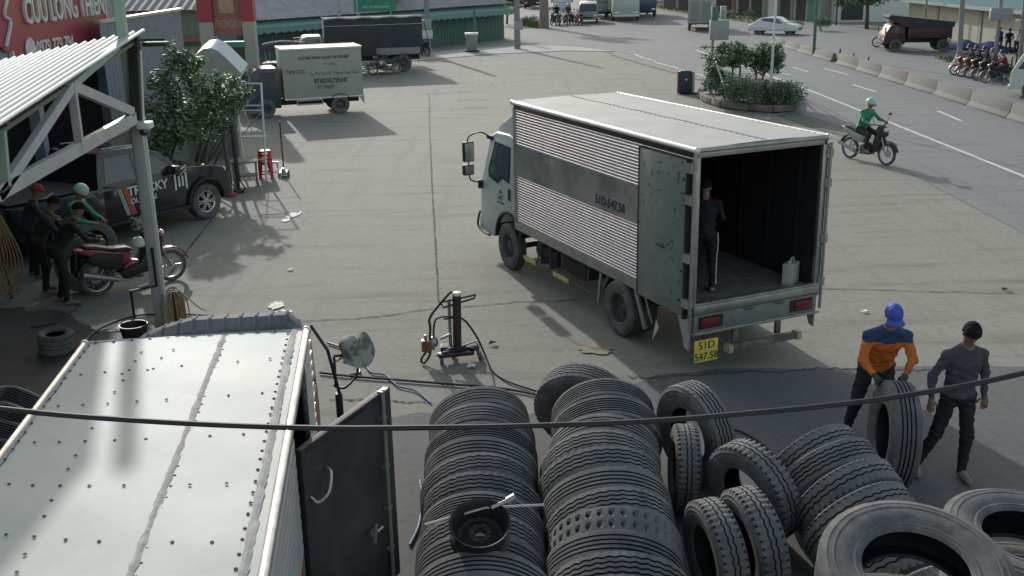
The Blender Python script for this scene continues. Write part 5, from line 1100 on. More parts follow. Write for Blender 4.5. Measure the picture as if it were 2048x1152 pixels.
# --- motorbike
def motorbike(name,label,loc,rz,paint,panel='chassis',group=None,detail=True,seatc='black'):
    o=thing(name,label,'motorbike',loc,rz,group)
    wm=('bw',detail)
    if wm not in TY:
        TY[wm]=tyre_mb(.56,.075,.215,'rib' if 0 else 'plain',64 if detail else 32).mesh('tyre',['rubber','rubber','groove','inner'],smooth=40)
        m=MB(); m.lathe([(.218,-.02),(.222,0),(.218,.02),(.205,.015),(.205,-.015),(.218,-.02)],n=32); m.cyl((0,0,-.05),(0,0,.05),.035,n=12)
        for k in range(12): a=2*PI*k/12; m.tube([(math.cos(a)*.03,math.sin(a)*.03,.02*(-1)**k),(math.cos(a)*.208,math.sin(a)*.208,0)],.003,4)
        m.lathe([(.05,.045),(.10,.045),(.10,.05),(.05,.05)],n=20); TY[('bwr',detail)]=m.mesh('rim',['alloy'])
    for x in(.62,-.62):
        w_=link('wheel',None,o); w_.location=(x,0,.28); w_.rotation_euler=(R(-90),0,0); link('tyre',TY[wm],w_); link('rim',TY[('bwr',detail)],w_)
    key=('bike',paint,panel,seatc)
    if key not in TY:
        D={}
        m=MB(); m.prism([(.40,.72),(.50,.60),(.42,.36),(.20,.26),(-.10,.26),(-.22,.40),(-.02,.52),(.20,.46),(.30,.70)],lambda a,c:(a,-.085-.05*(a>.25),c),lambda a,c:(a,.085+.05*(a>.25),c)); m.prism([(.38,1.0),(.52,.90),(.54,.74),(.42,.66),(.32,.72),(.30,.92)],lambda a,c:(a,-.12,c),lambda a,c:(a,.12,c)); D['fairing']=(m.mesh('fairing',[paint],bevel=.025),)
        m=MB(); m.prism([(-.02,.66),(-.12,.48),(-.38,.50),(-.86,.78),(-.92,.84),(-.60,.80),(-.30,.70)],lambda a,c:(a,-.11,c),lambda a,c:(a,.11,c)); D['tail']=(m.mesh('tail',[paint if seatc!='silver' else 'galv'],bevel=.02),)
        m=MB(); m.prism([(.02,.70),(-.10,.76),(-.36,.78),(-.60,.86),(-.78,.88),(-.78,.83),(-.5,.76),(-.1,.66)],lambda a,c:(a,-.12,c),lambda a,c:(a,.12,c)); D['seat']=(m.mesh('seat',['black'],bevel=.03),)
        m=MB(); A_=[(.62+.33*math.cos(a),.28+.33*math.sin(a)) for a in np.linspace(.25,2.5,9)]
        for p,q_ in zip(A_,A_[1:]): m.beam((p[0],0,p[1]),(q_[0],0,q_[1]),.11,.02)
        D['front_mudguard']=(m.mesh('front_mudguard',[paint]),)
        m=MB(); A_=[(-.62+.34*math.cos(a),.28+.34*math.sin(a)) for a in np.linspace(.7,2.9,9)]
        for p,q_ in zip(A_,A_[1:]): m.beam((p[0],0,p[1]),(q_[0],0,q_[1]),.12,.02)
        D['rear_mudguard']=(m.mesh('rear_mudguard',['black']),)
        m=MB()
        for s in(-1,1): m.tube([(.62,s*.07,.28),(.42,s*.07,.84)],.02,8)
        m.box((.40,-.09,.80),(.46,.09,.86)); D['fork']=(m.mesh('fork',['galv']),)
        for s in(-1,1):
            m=MB(); m.tube([(-.62,s*.09,.28),(-.40,s*.10,.66)],.016,8); m.tube([(-.62,s*.07,.28),(-.1,s*.07,.34)],.016,6); D['shock'+str(s)]=(m.mesh('swing_arm',['galv']),)
        m=MB(); m.tube(spline([(.22,-.34,1.0),(.30,-.22,1.02),(.40,0,.98),(.30,.22,1.02),(.22,.34,1.0)],5),.014,8); m.cyl((.215,-.35,1.0),(.25,-.27,1.01),.02,n=8,mi=1); m.cyl((.215,.35,1.0),(.25,.27,1.01),.02,n=8,mi=1); D['handlebar']=(m.mesh('handlebar',['chassis','black']),)
        m=MB(); m.box((-.20,-.12,.20),(.12,.12,.42)); m.cyl((.0,-.15,.30),(.0,.15,.30),.09,n=16); D['engine']=(m.mesh('engine',['rim'],bevel=.02),)
        m=MB(); m.tube(spline([(.12,-.11,.26),(-.1,-.13,.20),(-.35,-.15,.24)],4),.016,8); m.cyl((-.32,-.15,.24),(-.88,-.17,.42),.042,.05,n=14); D['exhaust']=(m.mesh('exhaust',['galv']),)
        m=MB(); m.ball((.53,0,.88),(.05,.09,.06)); D['headlight']=(m.mesh('headlight',['alloy']),)
        m=MB(); m.box((-.94,-.07,.76),(-.90,.07,.83)); D['tail_light']=(m.mesh('tail_light',['lampred'],bevel=.01),)
        TY[key]=D
    for nm,(me,) in TY[key].items(): link('swing_arm' if nm.startswith('shock') else nm,me,o)
    for s in(-1,1):
        k2=('mir',s)
        if k2 not in TY:
            m=MB(); m.tube([(.32,s*.22,1.02),(.34,s*.28,1.16),(.33,s*.32,1.22)],.007,6); m.ball((.33,s*.33,1.25),(.015,.055,.035)); TY[k2]=m.mesh('mirror',['black'])
        link('mirror',TY[k2],o)
    return o
def rider(name,label,bike_loc,rz,jac,leg='trouser',helmet='helmetgreen',h=.02,group=None,cache=None):
    o=thing(name,label,'person',bike_loc,rz,group)
    J=dict(pelvis=(-.28,0,.88),chest=(-.16,0,1.18),neck=(-.10,0,1.36),head=(-.05,0,1.50),face=(1,0,-.25),
     shL=(-.13,.18,1.30),elL=(.02,.27,1.10),haL=(.20,.30,1.05),shR=(-.13,-.18,1.30),elR=(.02,-.27,1.10),haR=(.20,-.30,1.05),
     hipL=(-.26,.09,.84),knL=(.12,.17,.72),anL=(.02,.15,.34),toL=(.16,.16,.28),hipR=(-.26,-.09,.84),knR=(.12,-.17,.72),anR=(.02,-.15,.34),toR=(.16,-.16,.28))
    J={k:tuple(v) for k,v in J.items()}
    key=('rider',jac,leg,h)
    if key not in TY:
        c=dict(torso=ix[jac],arm=ix[jac],hand=ix['skin'],leg=ix[leg],foot=ix['sandal'],skin=ix['skin'])
        b,H_=person_body('body',J,c,None,h,mats=MT,curl=(1.5,1.5),girth=1.05,hands=h<.03); TY[key]=(b.data,[(q.name,q.data) for q in KIDS(b)],H_)
        for q in KIDS(b): bpy.data.objects.remove(q)
        bpy.data.objects.remove(b)
    me,kd,H_=TY[key]; b=link('body',me,o)
    for n_,d in kd: link('eyes',d,b)
    hm=('helm',helmet)
    if hm not in TY:
        hd,fv,hu,hx,Hm=H_; m=MB(); oo=Vector(hd+hu*.03)
        def fn(u,v):
            a=2*PI*v; t=(PI*.56-.12*math.sin(a))*u; return oo+Vector(Hm@np.array([math.sin(t)*math.cos(a)*.118,math.sin(t)*math.sin(a)*.135,math.cos(t)*.128]))
        m.grid(fn,9,24); 
        def vf(u,v):
            a=(v-.5)*2.0; p=np.array([math.sin(a)*(.115+.03*u),math.cos(a)*(.13)+.07*u,-.0-.03*u]); return oo+Vector(Hm@p)
        m.grid(vf,3,10,1); TY[hm]=m.mesh('helmet',[helmet,'dglass'],smooth=60)
    link('helmet',TY[hm],b); return o
# green rider on the road side
a,b=G(1703,312,0),G(1768,334,0); md_=(a+b)/2; rz=math.atan2(b.y-a.y,b.x-a.x)+.30
motorbike('motorbike','black and silver underbone motorbike ridden along the road edge',Vector((md_.x,md_.y,0)),rz,'darkblue' if 0 else 'black',seatc='silver')
rider('person','rider in bright green jacket and pale green helmet on the road',Vector((md_.x,md_.y,0)),rz,'green','trouser','helmetgreen',.013)
# red bike under the canopy with cream helmet
M['bikered']=mat('pinkish_red',(.30,.035,.06),.35,coat=.4,var=.12); M['cream']=mat('cream_helmet',(.55,.53,.48),.35,var=.05)
a,b=G(205,588,0),G(338,562,0); md_=(a+b)/2; rzb=math.atan2(b.y-a.y,b.x-a.x)
motorbike('motorbike','red scooter parked nose outward beside the grey canopy post',Vector((md_.x,md_.y,0)),rzb,'bikered')
rb=[q for q in col.objects if q.get('label','').startswith('red scooter parked')][0]
m=MB(); m.prism([(.36,.98),(.50,.86),(.46,.50),(.30,.30),(-.20,.24),(-.30,.36),(.05,.46),(.18,.62),(.24,.92)],lambda a,c:(a,-.19,c),lambda a,c:(a,.19,c)); m.build('leg_shield','black',rb,bevel=.04)
m=MB(); m.prism([(-.15,.64),(-.25,.38),(-.55,.46),(-.80,.66),(-.60,.74)],lambda a,c:(a,-.16,c),lambda a,c:(a,.16,c)); m.build('side_cover','black',rb,bevel=.04)
hm_=thing('helmet','silver half helmet hanging over the red scooter seat','helmet',Vector((md_.x,md_.y,0))+Matrix.Rotation(rzb,3,'Z')@Vector((.08,-.16,.78)),rzb)
m=MB(); m.lathe([(.001,.13),(.07,.115),(.115,.06),(.125,.0),(.11,-.03),(.10,-.03),(.11,.0)],n=24); m.build('shell','cream',hm_); m=MB(); m.tube([(.0,.11,-.02),(.0,.0,-.12),(.0,-.11,-.02)],.006,6); m.build('strap','black',hm_)
bg_=thing('bag','striped shopping bag hanging on the red scooter handlebar','bag',Vector((md_.x,md_.y,0))+Matrix.Rotation(rzb,3,'Z')@Vector((.16,.0,1.0)),rzb)
m=MB(); m.lathe([(.001,0),(.10,.01),(.13,.10),(.10,.20),(.07,.22)],n=16); m.build('sack',mat('striped_bag',(.30,.29,.24),.8,c2=(.06,.08,.06),lo=.48,hi=.52,scale=16),bg_)
# crew in the shade
def stander(label,loc,rz,cols,lean=0,h=.018,helmet=None,arms='fwd',cap=None,grp=None):
    o=thing('person',label,'person',loc,rz,grp)
    f=.12+lean
    J=dict(pelvis=(0,-.02,.90),chest=(0,f*.6,1.20),neck=(0,f,1.38),head=(0,f+.06,1.52),face=(0,.85,-.5),
     shL=(-.18,f*.8,1.31),elL=(-.25,f+.1,1.06),haL=(-.16,f+.30,1.0),shR=(.18,f*.8,1.31),elR=(.25,f+.1,1.06),haR=(.16,f+.30,1.0),
     hipL=(-.09,0,.85),knL=(-.12,.06,.46),anL=(-.13,-.04,.09),toL=(-.15,.12,.035),hipR=(.09,0,.85),knR=(.13,.05,.46),anR=(.16,.02,.09),toR=(.2,.17,.035))
    b,H_=person_body('body',J,cols,o,h,mats=MT,girth=1.0)
    if helmet:
        m=MB(); hd,fv,hu,hx,Hm=H_; oo=Vector(hd+hu*.03); m.grid(lambda u,v:oo+Vector(Hm@np.array([math.sin(PI*.55*u)*math.cos(2*PI*v)*.12,math.sin(PI*.55*u)*math.sin(2*PI*v)*.135,math.cos(PI*.55*u)*.13])),9,24); m.build('helmet',helmet,b,smooth=60)
    else: hair_cap(b,H_,cap or 'hair','hair',1.13)
    return o
p=G(130,606,0); stander('man in black stooping over the large tyre held beside the red scooter',Vector((p.x,p.y,0)),R(-60),dict(torso=ix['blackcloth'],arm=ix['blackcloth'],hand=ix['skindark'],leg=ix['blackcloth'],foot=ix['sandal'],skin=ix['skindark']),.22)
p=G(150,555,0); stander('person in green jacket and pale green helmet behind the stooping man',Vector((p.x,p.y+.15,0)),R(-100),dict(torso=ix['green'],arm=ix['green'],hand=ix['skindark'],leg=ix['blackcloth'],foot=ix['sandal'],skin=ix['skindark']),.10,helmet='helmetgreen')
p=G(95,585,0); stander('person in dark shirt with bent arm standing left of the stooping man',Vector((p.x,p.y,0)),R(-75),dict(torso=ix['trouser'],arm=ix['trouser'],hand=ix['skindark'],leg=ix['blackcloth'],foot=ix['sandal'],skin=ix['skindark']),.12)
p=G(62,560,0); stander('person in dark clothes and red cap half hidden at the left of the shaded group',Vector((p.x,p.y+.2,0)),R(-60),dict(torso=ix['trouser'],arm=ix['trouser'],hand=ix['skindark'],leg=ix['blackcloth'],foot=ix['sandal'],skin=ix['skindark']),.05,cap='redshirt')
p=G(178,582,0); tyre(Vector((p.x-.02,p.y,.47)),(.45,-.88,.12),.94,.24,.26,'plain','tread2','large dark tyre held upright by the stooping man beside the scooter','tyre')
p=G(190,530,0); tyre(Vector((p.x,p.y+.1,.40)),(.55,-.8,.35),.80,.2,.22,'lug','tread2','smaller tyre leaning behind the red scooter seat','tyre')
# ================================================================ BACKGROUND: TRUCKS
M['beigebox']=mat('beige_box',(.33,.335,.30),.6,var=.08,scale=1.5); M['bluecab']=mat('dark_blue_cab',(.035,.045,.075),.4,var=.15,coat=.3); M['canvas']=mat('dark_canvas',(.045,.048,.058),.85,var=.2,scale=2,bump=.3,bscale=6)
M['canvas2']=mat('pale_canvas_edge',(.45,.46,.46),.7); M['maroon']=mat('maroon_cab',(.07,.02,.03),.5,var=.2); M['vangrey']=mat('van_grey',(.22,.23,.235),.4,coat=.3); M['palepaint']=mat('pale_green_white',(.40,.46,.42),.4,coat=.3,var=.08)
M['bluetruck']=mat('blue_truck',(.04,.06,.13),.4,coat=.3)
def truck(name,label,rear,yaw,L,W,zb,zt,cabm,boxm,cabL=1.4,cabz=1.75,cab0=.35,wr=.34,group=None,edge='white',cat='truck',gap=.12,scale=1,frontbox=None,axles=None,box=True,side=None):
    """rear = ground point under the middle of the tail; local x forward"""
    o=thing(name,label,cat,Vector((rear[0],rear[1],0)),yaw,group); h=W/2
    if box:
        m=MB(); m.box((0,-h,zb),(L,h,zt)); b=m.build('cargo_box',boxm,o,bevel=.01)
        m=MB()
        for s in(-1,1): m.beam((0,s*(h+.005),zt+.01),(L,s*(h+.005),zt+.01),.06,.06); m.beam((0,s*(h+.005),zb),(L,s*(h+.005),zb),.03,.05)
        m.beam((0,-h,zt+.011),(0,h,zt+.011),.055,.055); m.beam((L,-h,zt+.011),(L,h,zt+.011),.055,.055); m.box((.02,-h+.02,zt+.0),(L-.02,h-.02,zt+.02)); m.build('box_trim',edge,b)
    c0=L+gap; c1=c0+cabL; hz=W/2*.94
    m=MB(); pf=[(c0,cab0),(c0,cabz-.05),(c0+.08,cabz),(c0+cabL*.62,cabz),(c0+cabL*.74,cabz-.08),(c1-.04,cab0+(cabz-cab0)*.52),(c1,cab0+(cabz-cab0)*.40),(c1,cab0)]
    m.prism(pf,lambda a,c:(a,-hz*(1-.06*(c>cabz*.7)),c),lambda a,c:(a,hz*(1-.06*(c>cabz*.7)),c)); cb=m.build('cab',cabm,o,bevel=.04,seg=2)
    w0=cab0+(cabz-cab0)*.55; w1=cabz-.14
    for s in(-1,1):
        m=MB(); m.prism([(c0+.15,w0),(c0+.15,w1),(c0+cabL*.58,w1),(c1-.22,w0)],lambda a,c:(a,s*hz*.945,c),lambda a,c:(a,s*(hz+.006),c)); m.build('side_window','dglass',cb)
        m=MB(); m.tube([(c1-.3,s*hz*.9,w1),(c1+.0,s*(hz+.14),w1-.05)],.012,5); m.box((c1-.03,s*(hz+.08),w0),(c1+.02,s*(hz+.22),w1-.02)); m.build('mirror','black',cb)
        m=MB(); m.box((c1-.02,s*hz*.55,cab0+.16),(c1+.02,s*hz*.9,cab0+.32)); m.build('headlight','alloy',cb,bevel=.01)
    m=MB(); A_=Vector((c0+cabL*.76,0,cabz-.13)); B_=Vector((c1-.02,0,cab0+(cabz-cab0)*.54)); n_=Vector((B_.z-A_.z,0,-(B_.x-A_.x))).normalized()*-.03
    m.add([A_-n_+Vector((0,-hz*.82,0)),A_-n_+Vector((0,hz*.82,0)),B_-n_+Vector((0,hz*.88,0)),B_-n_+Vector((0,-hz*.88,0))],[(0,1,2,3)]); m.build('windscreen','dglass',cb,fix=False)
    m=MB(); m.box((c1-.02,-hz,cab0-.06),(c1+.08,hz,cab0+.12)); m.build('bumper','white' if cabm in('palepaint','white') else 'chassis',o,bevel=.02)
    m=MB(); m.box((.1,-h*.45,cab0+.05),(c1-.2,-h*.3,zb if box else .8)); m.box((.1,h*.3,cab0+.05),(c1-.2,h*.45,zb if box else .8))
    for k in range(4): m.box((.3+k*L/4,-h*.9,zb-.08),(.36+k*L/4,h*.9,zb-.005))
    m.build('chassis','chassis',o)
    m=MB(); m.box((-.02,-h*.9,zb-.12),(.03,-h*.6,zb-.02)); m.box((-.02,h*.6,zb-.12),(.03,h*.9,zb-.02)); m.build('tail_lamp','lampred',o)
    for ax in (axles or (L*.25,c0+cabL*.45)):
        for s in(-1,1): wheel(o,(ax,s*(h-.12),wr),s,wr*2,.2,wr*.55)
    if box:
        for s in(-1,1):
            m=MB(); rx=(axles or (L*.25,))[0]; pts=[(rx+wr*1.25*math.cos(a),wr+wr*1.2*math.sin(a)) for a in np.linspace(.35,PI-.35,8)]
            for p,q_ in zip(pts,pts[1:]): m.beam((p[0],s*(h-.08),p[1]),(q_[0],s*(h-.08),q_[1]),.22,.02)
            m.build('mudguard','black',o)
    return o
# small blue truck with the beige box
yw=3.47; fw=Vector((math.cos(yw),math.sin(yw),0)); rt2=Vector((fw.y,-fw.x,0))
rear=Vector((-5.26,38.46,0))+rt2*.80
S1=truck('box_truck','small dark blue truck with beige lettered box at the far side of the yard',rear,yw,2.83,1.6,.61,2.34,'bluecab','beigebox',cabL=1.15,cabz=1.72,cab0=.32,wr=.33,axles=(.85,3.5))
m=MB(); yb=.804; ct=(1.42,yb,0)
text_mb(m,'XUONG DINH XUAN HA NGHIEP',.15,(1.35,yb,2.02),(-1,0,0),(0,0,1),.002,sx=.80,bold=.004); text_mb(m,'PT LONG',.11,(1.15,yb,1.78),(-1,0,0),(0,0,1),.002); text_mb(m,'TAN LOC',.19,(2.38,yb,1.56),(-1,0,0),(0,0,1),.002,sx=.85,bold=.003)
text_mb(m,'Du To Te Cat . Hang Quat Cao',.15,(1.02,yb,1.46),(-1,0,0),(0,0,1),.002,sx=.9); text_mb(m,'BT:02743.729.047',.21,(1.15,yb,1.20),(-1,0,0),(0,0,1),.002,sx=.78,bold=.008); text_mb(m,'DT: 420.97',.17,(1.35,yb,.98),(-1,0,0),(0,0,1),.002,sx=.8,bold=.003)
m.build('box_lettering','ink',S1)
m=MB(); m.add([(-.02,.80,.61),(.20,.80,.61),(-.02,.80,.30)],[(0,1,2)]); m.add([(-.02,.79,.61),(.20,.79,.61),(-.02,.79,.30)],[(2,1,0)]); m.build('corner_flap','beigebox',S1)
m=MB(); m.beam((1.5,.79,.40),(2.4,.79,.40),.02,.05); m.beam((1.5,.79,.55),(2.4,.79,.55),.02,.05); m.beam((1.5,.79,.38),(1.5,.79,.60),.03,.03,0,(1,0,0)); m.beam((2.4,.79,.38),(2.4,.79,.60),.03,.03,0,(1,0,0)); m.build('side_guard','galv',S1)
# dark canvas truck behind it
S2=truck('canvas_truck','large truck with dark grey canvas cover parked behind the small beige box truck',(-4.4,54.0),R(193),4.75,1.95,.85,2.62,'vangrey','canvas',cabL=1.3,cabz=1.85,cab0=.5,wr=.42,edge='canvas',axles=(1.0,5.3))
m=MB(); m.tube([(x,.99,2.66+.03*math.sin(x*5)) for x in np.linspace(0,4.75,14)],.05,6); m.tube([(x,1.0,2.30+.01*math.sin(x*7)) for x in np.linspace(0,4.75,14)],.015,5); m.build('canvas_hem','canvas2',S2)
m=MB(); m.box((.15,.98,.86),(2.3,1.0,1.18)); m.build('side_board','vangrey',S2)
m=MB(); m.tube([(-.05,.9,.7),(-.3,.9,1.5),(-.1,.9,2.4)],.02,5); m.build('tie_rope','black',S2)
# arched dark cover of a tricycle beside it
tr=thing('cargo_tricycle','low cargo tricycle with arched grey cover behind the blue cab',  'tricycle',GY(570,118,50.5)); tr.location.z=0; 
m=MB(); m.grid(lambda u,v:(-1.0+2.0*u,-.6+1.2*v,1.25+.42*math.sin(PI*v)**.7+.12*math.sin(PI*u)),10,8); m.build('cover','canvas',tr); m=MB(); m.box((-1,-.6,.5),(1,.6,.8)); m.build('tray','chassis',tr)
for k in(-.8,.8):
    for s in(-.5,.5): m=MB(); m.tube([(k,s,.8),(k,s,1.3)],.02,6); m.build('hoop','galv',tr)
for s in(-.6,.6): wheel(tr,(-.5,s,.28),1 if s>0 else -1,.56,.12,.18)
# parked motorbikes near them
bw=lambda n,l,px,py,rz,p,g=None,s=.95: place(motorbike(n,l,(0,0,0),0,p,group=g),Vector((G(px,py).x,G(px,py).y,0)),rz,l,g,s)
bw('motorbike','dark motorbike leaning among planks behind the beige box truck',770,148,R(200),'bluecab')
bw('motorbike','motorbike parked beside the meter box pole behind the canvas truck',846,112,R(120),'black')
pl=thing('plank_pile','pile of weathered planks beside the dark canvas truck','planks',(G(752,150).x,G(752,150).y,0)); m=MB(); r=random.Random(9)
for k in range(16): a=r.uniform(-.5,.5); m.beam((-.6+r.uniform(-.2,.2),k*.05,.1+r.uniform(0,.5)),(.6+r.uniform(-.2,.3),k*.05+a*.3,.1+r.uniform(0,.9)),.09,.03)
m.build('plank','palebark',pl)
# ================================================================ FAR LEFT BUILDINGS
M['greenwall']=mat('green_shutter',(.085,.165,.15),.7,var=.12,scale=1.2); M['valance']=mat('green_valance',(.16,.29,.25),.7,var=.1); M['roofgrey']=mat('fibre_roof',(.20,.205,.22),.8,c2=(.28,.28,.29),scale=1.4); M['beige']=mat('beige_plaster',(.33,.325,.285),.85,var=.08,scale=.8); M['signgreen']=mat('sign_green',(.03,.23,.15),.5)
A0,A1=Vector((-14.5,57.6,0)),Vector((-.2,74.4,0)); dd=(A1-A0).normalized(); nn_=Vector((dd.y,-dd.x,0)); LL=(A1-A0).length
GS=thing('green_shop_row','long green shuttered shop row with scalloped awning beyond the yard','shop',A0,math.atan2(dd.y,dd.x))
m=MB(); m.box((0,.0,0),(LL,.2,2.3))
m.box((0,.2,0),(.2,5,2.3)); m.box((LL-.2,.2,0),(LL,5,2.3)); m.build('wall','greenwall',GS)
for k in range(6):
    m=MB(); x0=.8+k*LL/6
    for j in range(10): m.box((x0+j*.28,-.03,.05),(x0+j*.28+.25,.0,1.95))
    m.build('shutter','greenwall',GS)
m=MB(); n=110
def val(u,v):
    x=LL*u; return (x,-1.0+.35*v*0-.0,1.98-.26*v*(1 if True else 0)-.10*abs(math.sin(x*PI/.55))*v)
m.grid(val,LL and 260,2); m.grid(lambda u,v:(LL*u,-1.0+1.0*v,1.98+.35*v),20,1); m.build('scalloped_awning','valance',GS,fix=False)
m=MB(); m.grid(lambda u,v:(-.3+(LL+.6)*u,-.6+7*v,2.36+1.9*v+.035*math.sin(u*LL*2*PI/.28)),520,1); m.build('roof','roofgrey',GS,smooth=40,fix=False)
sgn=thing('green_sign','green lettered sign board on posts behind the canvas truck','sign',GY(752,8,61.5)); sgl=sgn.location.copy()
m=MB(); a=GY(708,24,61.5)-sgl; b=GY(790,-14,61.5)-sgl; m.box((a.x,-.03,a.z),(b.x,.03,b.z+.3)); m.build('board','signgreen',sgn); m=MB(); text_mb(m,'BAO TRI HONG NGHIEP',.17,(0,-.035,GY(752,14,61.5).z-sgl.z),(1,0,0),(0,0,1),.003,sx=.8); m.build('sign_lettering','white',sgn)
m=MB(); m.tube([(a.x+.3,0,a.z),(a.x+.3,0,-sgl.z)],.04,6); m.tube([(b.x-.3,0,a.z),(b.x-.3,0,-sgl.z)],.04,6); m.build('post','galv',sgn)
for (px,py,top,rad,lab) in [(684,120,-20,.07,'grey steel post in front of the green awning left'),(720,115,-20,.05,'thin steel post under the green sign')]:
    o=thing('steel_post',lab,'post',Vector((GY(px,py,60).x,60,0))); m=MB(); m.tube([(0,0,0),(0,0,4.2)],rad,8); m.build('shaft','galv',o)
# red gate sign between beige pillars
gp=[]
for px,w_ in((425,.50),(508,.42)):
    c_=GY(px,150,39.5); gp.append(c_)
GT=thing('gate_sign','red lettered gate board between two beige pillars above the blue cab','gate',Vector((gp[0].x,39.5,0))); x1=gp[1].x-gp[0].x
for x_,w_ in((0,.5),(x1,.42)):
    m=MB(); m.box((x_-w_/2,-.2,0),(x_+w_/2,.2,3.25)); m.build('pillar','beige',GT); m=MB(); m.box((x_-w_/2-.02,-.22,3.25),(x_+w_/2+.02,.22,4.8)); m.build('pillar_top','signred',GT)
m=MB(); m.box((.25,-.05,2.75),(x1-.2,.0,4.6)); m.build('board',mat('faded_sign',(.30,.07,.07),.6,c2=(.22,.13,.11),scale=5),GT)
m=MB(); text_mb(m,'DUTRONGXUAN',.42,(x1/2,-.055,3.15),(1,0,0),(0,0,1),.004,sx=.42,bold=.006); m.box((.5,-.06,3.55),(x1-.5,-.052,4.4),0); m.build('board_lettering',mat('sign_tan',(.38,.25,.16),.6),GT)
m=MB(); m.box((.25,-.3,2.35),(x1-.2,-.02,2.55)); m.build('awning','signgreen',GT)
m=MB(); m.box((.25,1.2,0),(x1-.1,1.3,2.4)); m.build('back_wall','shopdark',GT); m=MB(); m.box((.45,.2,1.75),(.95,.25,1.85)); m.build('strip_light','white',GT)
ws=thing('white_sack','stack of white sacks inside the gate beside the dark opening','sacks',Vector((gp[0].x+.85,39.9,0)))
for k,(x,y,z) in enumerate([(0,0,0),(0,0,.4),(.55,0,0),(.55,.0,.45),(0,0,.8)]): m=MB(); m.box((x-.15,-.15,z),(x+.15,.15,z+.38)); m.build('sack','dirtywhite',ws,bevel=.06,seg=3)
# side building behind the shrubs (green and red bands)
SB2=thing('striped_building','low building with green wall, red awning band and grey roof behind the shrubs','building',(-15,42,0))
m=MB(); m.box((-6,0,0),(3.2,.3,3.6)); m.build('wall',mat('moss_wall',(.16,.21,.165),.8),SB2); m=MB(); m.box((-6,-.9,2.45),(3.2,-.02,2.6)); m.build('awning',mat('awn',(.25,.09,.08),.7,c2=(.30,.27,.24),scale=.8),SB2)
m=MB(); m.grid(lambda u,v:(-6.3+9.8*u,-.5+4*v,3.62+1.3*v+.03*math.sin(u*2*PI*30)),240,1); m.build('roof','roofgrey',SB2,fix=False); m=MB(); m.box((-6,-.06,1.6),(3.2,-.01,2.2)); m.build('fascia','beige',SB2)
m=MB(); m.box((-1.6,-.05,2.7),(-.9,-.01,3.1)); m.build('small_sign','signred',SB2)
# poles
def pole(label,px,py,H,r,lean=(0,0),m_='palebark',name='utility_pole',cat='pole',extras=(),n=10):
    p=G(px,py); o=thing(name,label,cat,Vector((p.x,p.y,0))); m=MB(); m.tube([(0,0,0),(lean[0],lean[1],H)],[r,r*.8],n); m.build('shaft',m_,o)
    for nm,a,b,mm in extras: q=MB(); q.box(a,b); q.build(nm,mm,o,bevel=.01)
    return o
M['conc']=mat('old_concrete',(.24,.24,.235),.85,var=.15,scale=3); M['boxgrey']=mat('meter_box',(.30,.31,.32),.5,var=.1)
pole('concrete pole with two grey meter boxes beyond the canvas truck',857,110,5.5,.16,m_='conc',extras=[('meter_box',(-.30,-.34,1.45),(.25,-.16,2.0),'boxgrey'),('meter_box',(-.42,-.34,.95),(.30,-.17,1.42),'dirtywhite')])
pole('concrete pole with a small notice plate at the footpath edge',1035,98,5.5,.19,m_='conc',extras=[('notice_plate',(-.18,-.26,1.15),(.34,-.21,1.65),'boxgrey')])
pole('green painted post behind the waste bin',951,100,2.4,.09,m_='greenwall',name='green_post',cat='post')
pole('grey concrete column at the right end of the green shop row',986,75,5,.16,m_='conc',name='column',cat='column')
pole('slim pipe post right of the green shop row',1003,74,4,.06,m_='conc',name='pipe_post',cat='post')
bn=thing('waste_bin','grey wheeled waste bin with white lid beside the green post','bin',Vector((G(944,104).x,G(944,104).y,0)))
m=MB(); m.prism([(-.28,.0),(-.36,1.0),(.36,1.0),(.28,0)],lambda a,c:(a,-.28-.06*(c>.5),c),lambda a,c:(a,.28+.06*(c>.5),c)); m.build('tub','vangrey',bn,bevel=.02); m=MB(); m.box((-.40,-.4,1.0),(.40,.4,1.12)); m.build('lid','white',bn,bevel=.03); m=MB(); m.box((-.4,-.35,-.0),(.42,.3,.12)); m.build('base','oxred',bn)
# trees on the far verge
def tree(name,label,base,H,blobs,n,size,tr=.12,mix=(.5,.35,.15),bark='bark',group=None,limbs=5):
    o=thing(name,label,'tree',base,0,group); m=MB(); r=random.Random(int(base[0]*10)&255)
    m.tube(spline([(0,0,0),(r.uniform(-.08,.08)*H*.3,0,H*.5),(0,0,H*.8)],5),[tr*(1-.6*i/10) for i in range(11)],9)
    for k in range(limbs):
        b=r.choice(blobs); m.tube(spline([(0,0,H*.45),(b[0]*.5,b[1]*.5,b[2]*.85),(b[0],b[1],b[2])],4),[tr*.5*(1-.8*i/8) for i in range(9)],6)
    m.build('trunk',bark,o); m=MB(); leaves(m,blobs,n,size,.3,.5,mix,r); m.build('crown',['leafA','leafB','leafC'],o,smooth=0,fix=False); return o
p=G(1088,56); tree('tree','thick pale trunk tree at the head of the far footpath beside parked motorbikes',Vector((p.x,p.y,0)),6,blobset((0,0,6.2),2,2,.9,10,.8,3),1200,.3,tr=.42,bark='palebark')
p=G(1014,48); tree('tree','bushy green tree right of the green shop row',Vector((p.x,p.y,0)),3,blobset((0,0,2.0),1.3,1,1.2,14,.6,5),2200,.2,tr=.1)
p=G(870,55); tree('tree','green tree rising behind the green sign',Vector((-7.2,68.5,0)),4.5,blobset((0,0,3.9),1.6,1,.9,10,.7,7),1600,.22)
p=G(1050,50); plant('leafy_shrub','yellowish verge shrub left of the thick pale trunk','shrub',Vector((p.x,p.y,0)),4,blobset((0,0,.5),.9,.6,.35,8,.35,2),900,.16,mix=(.2,.4,.4))
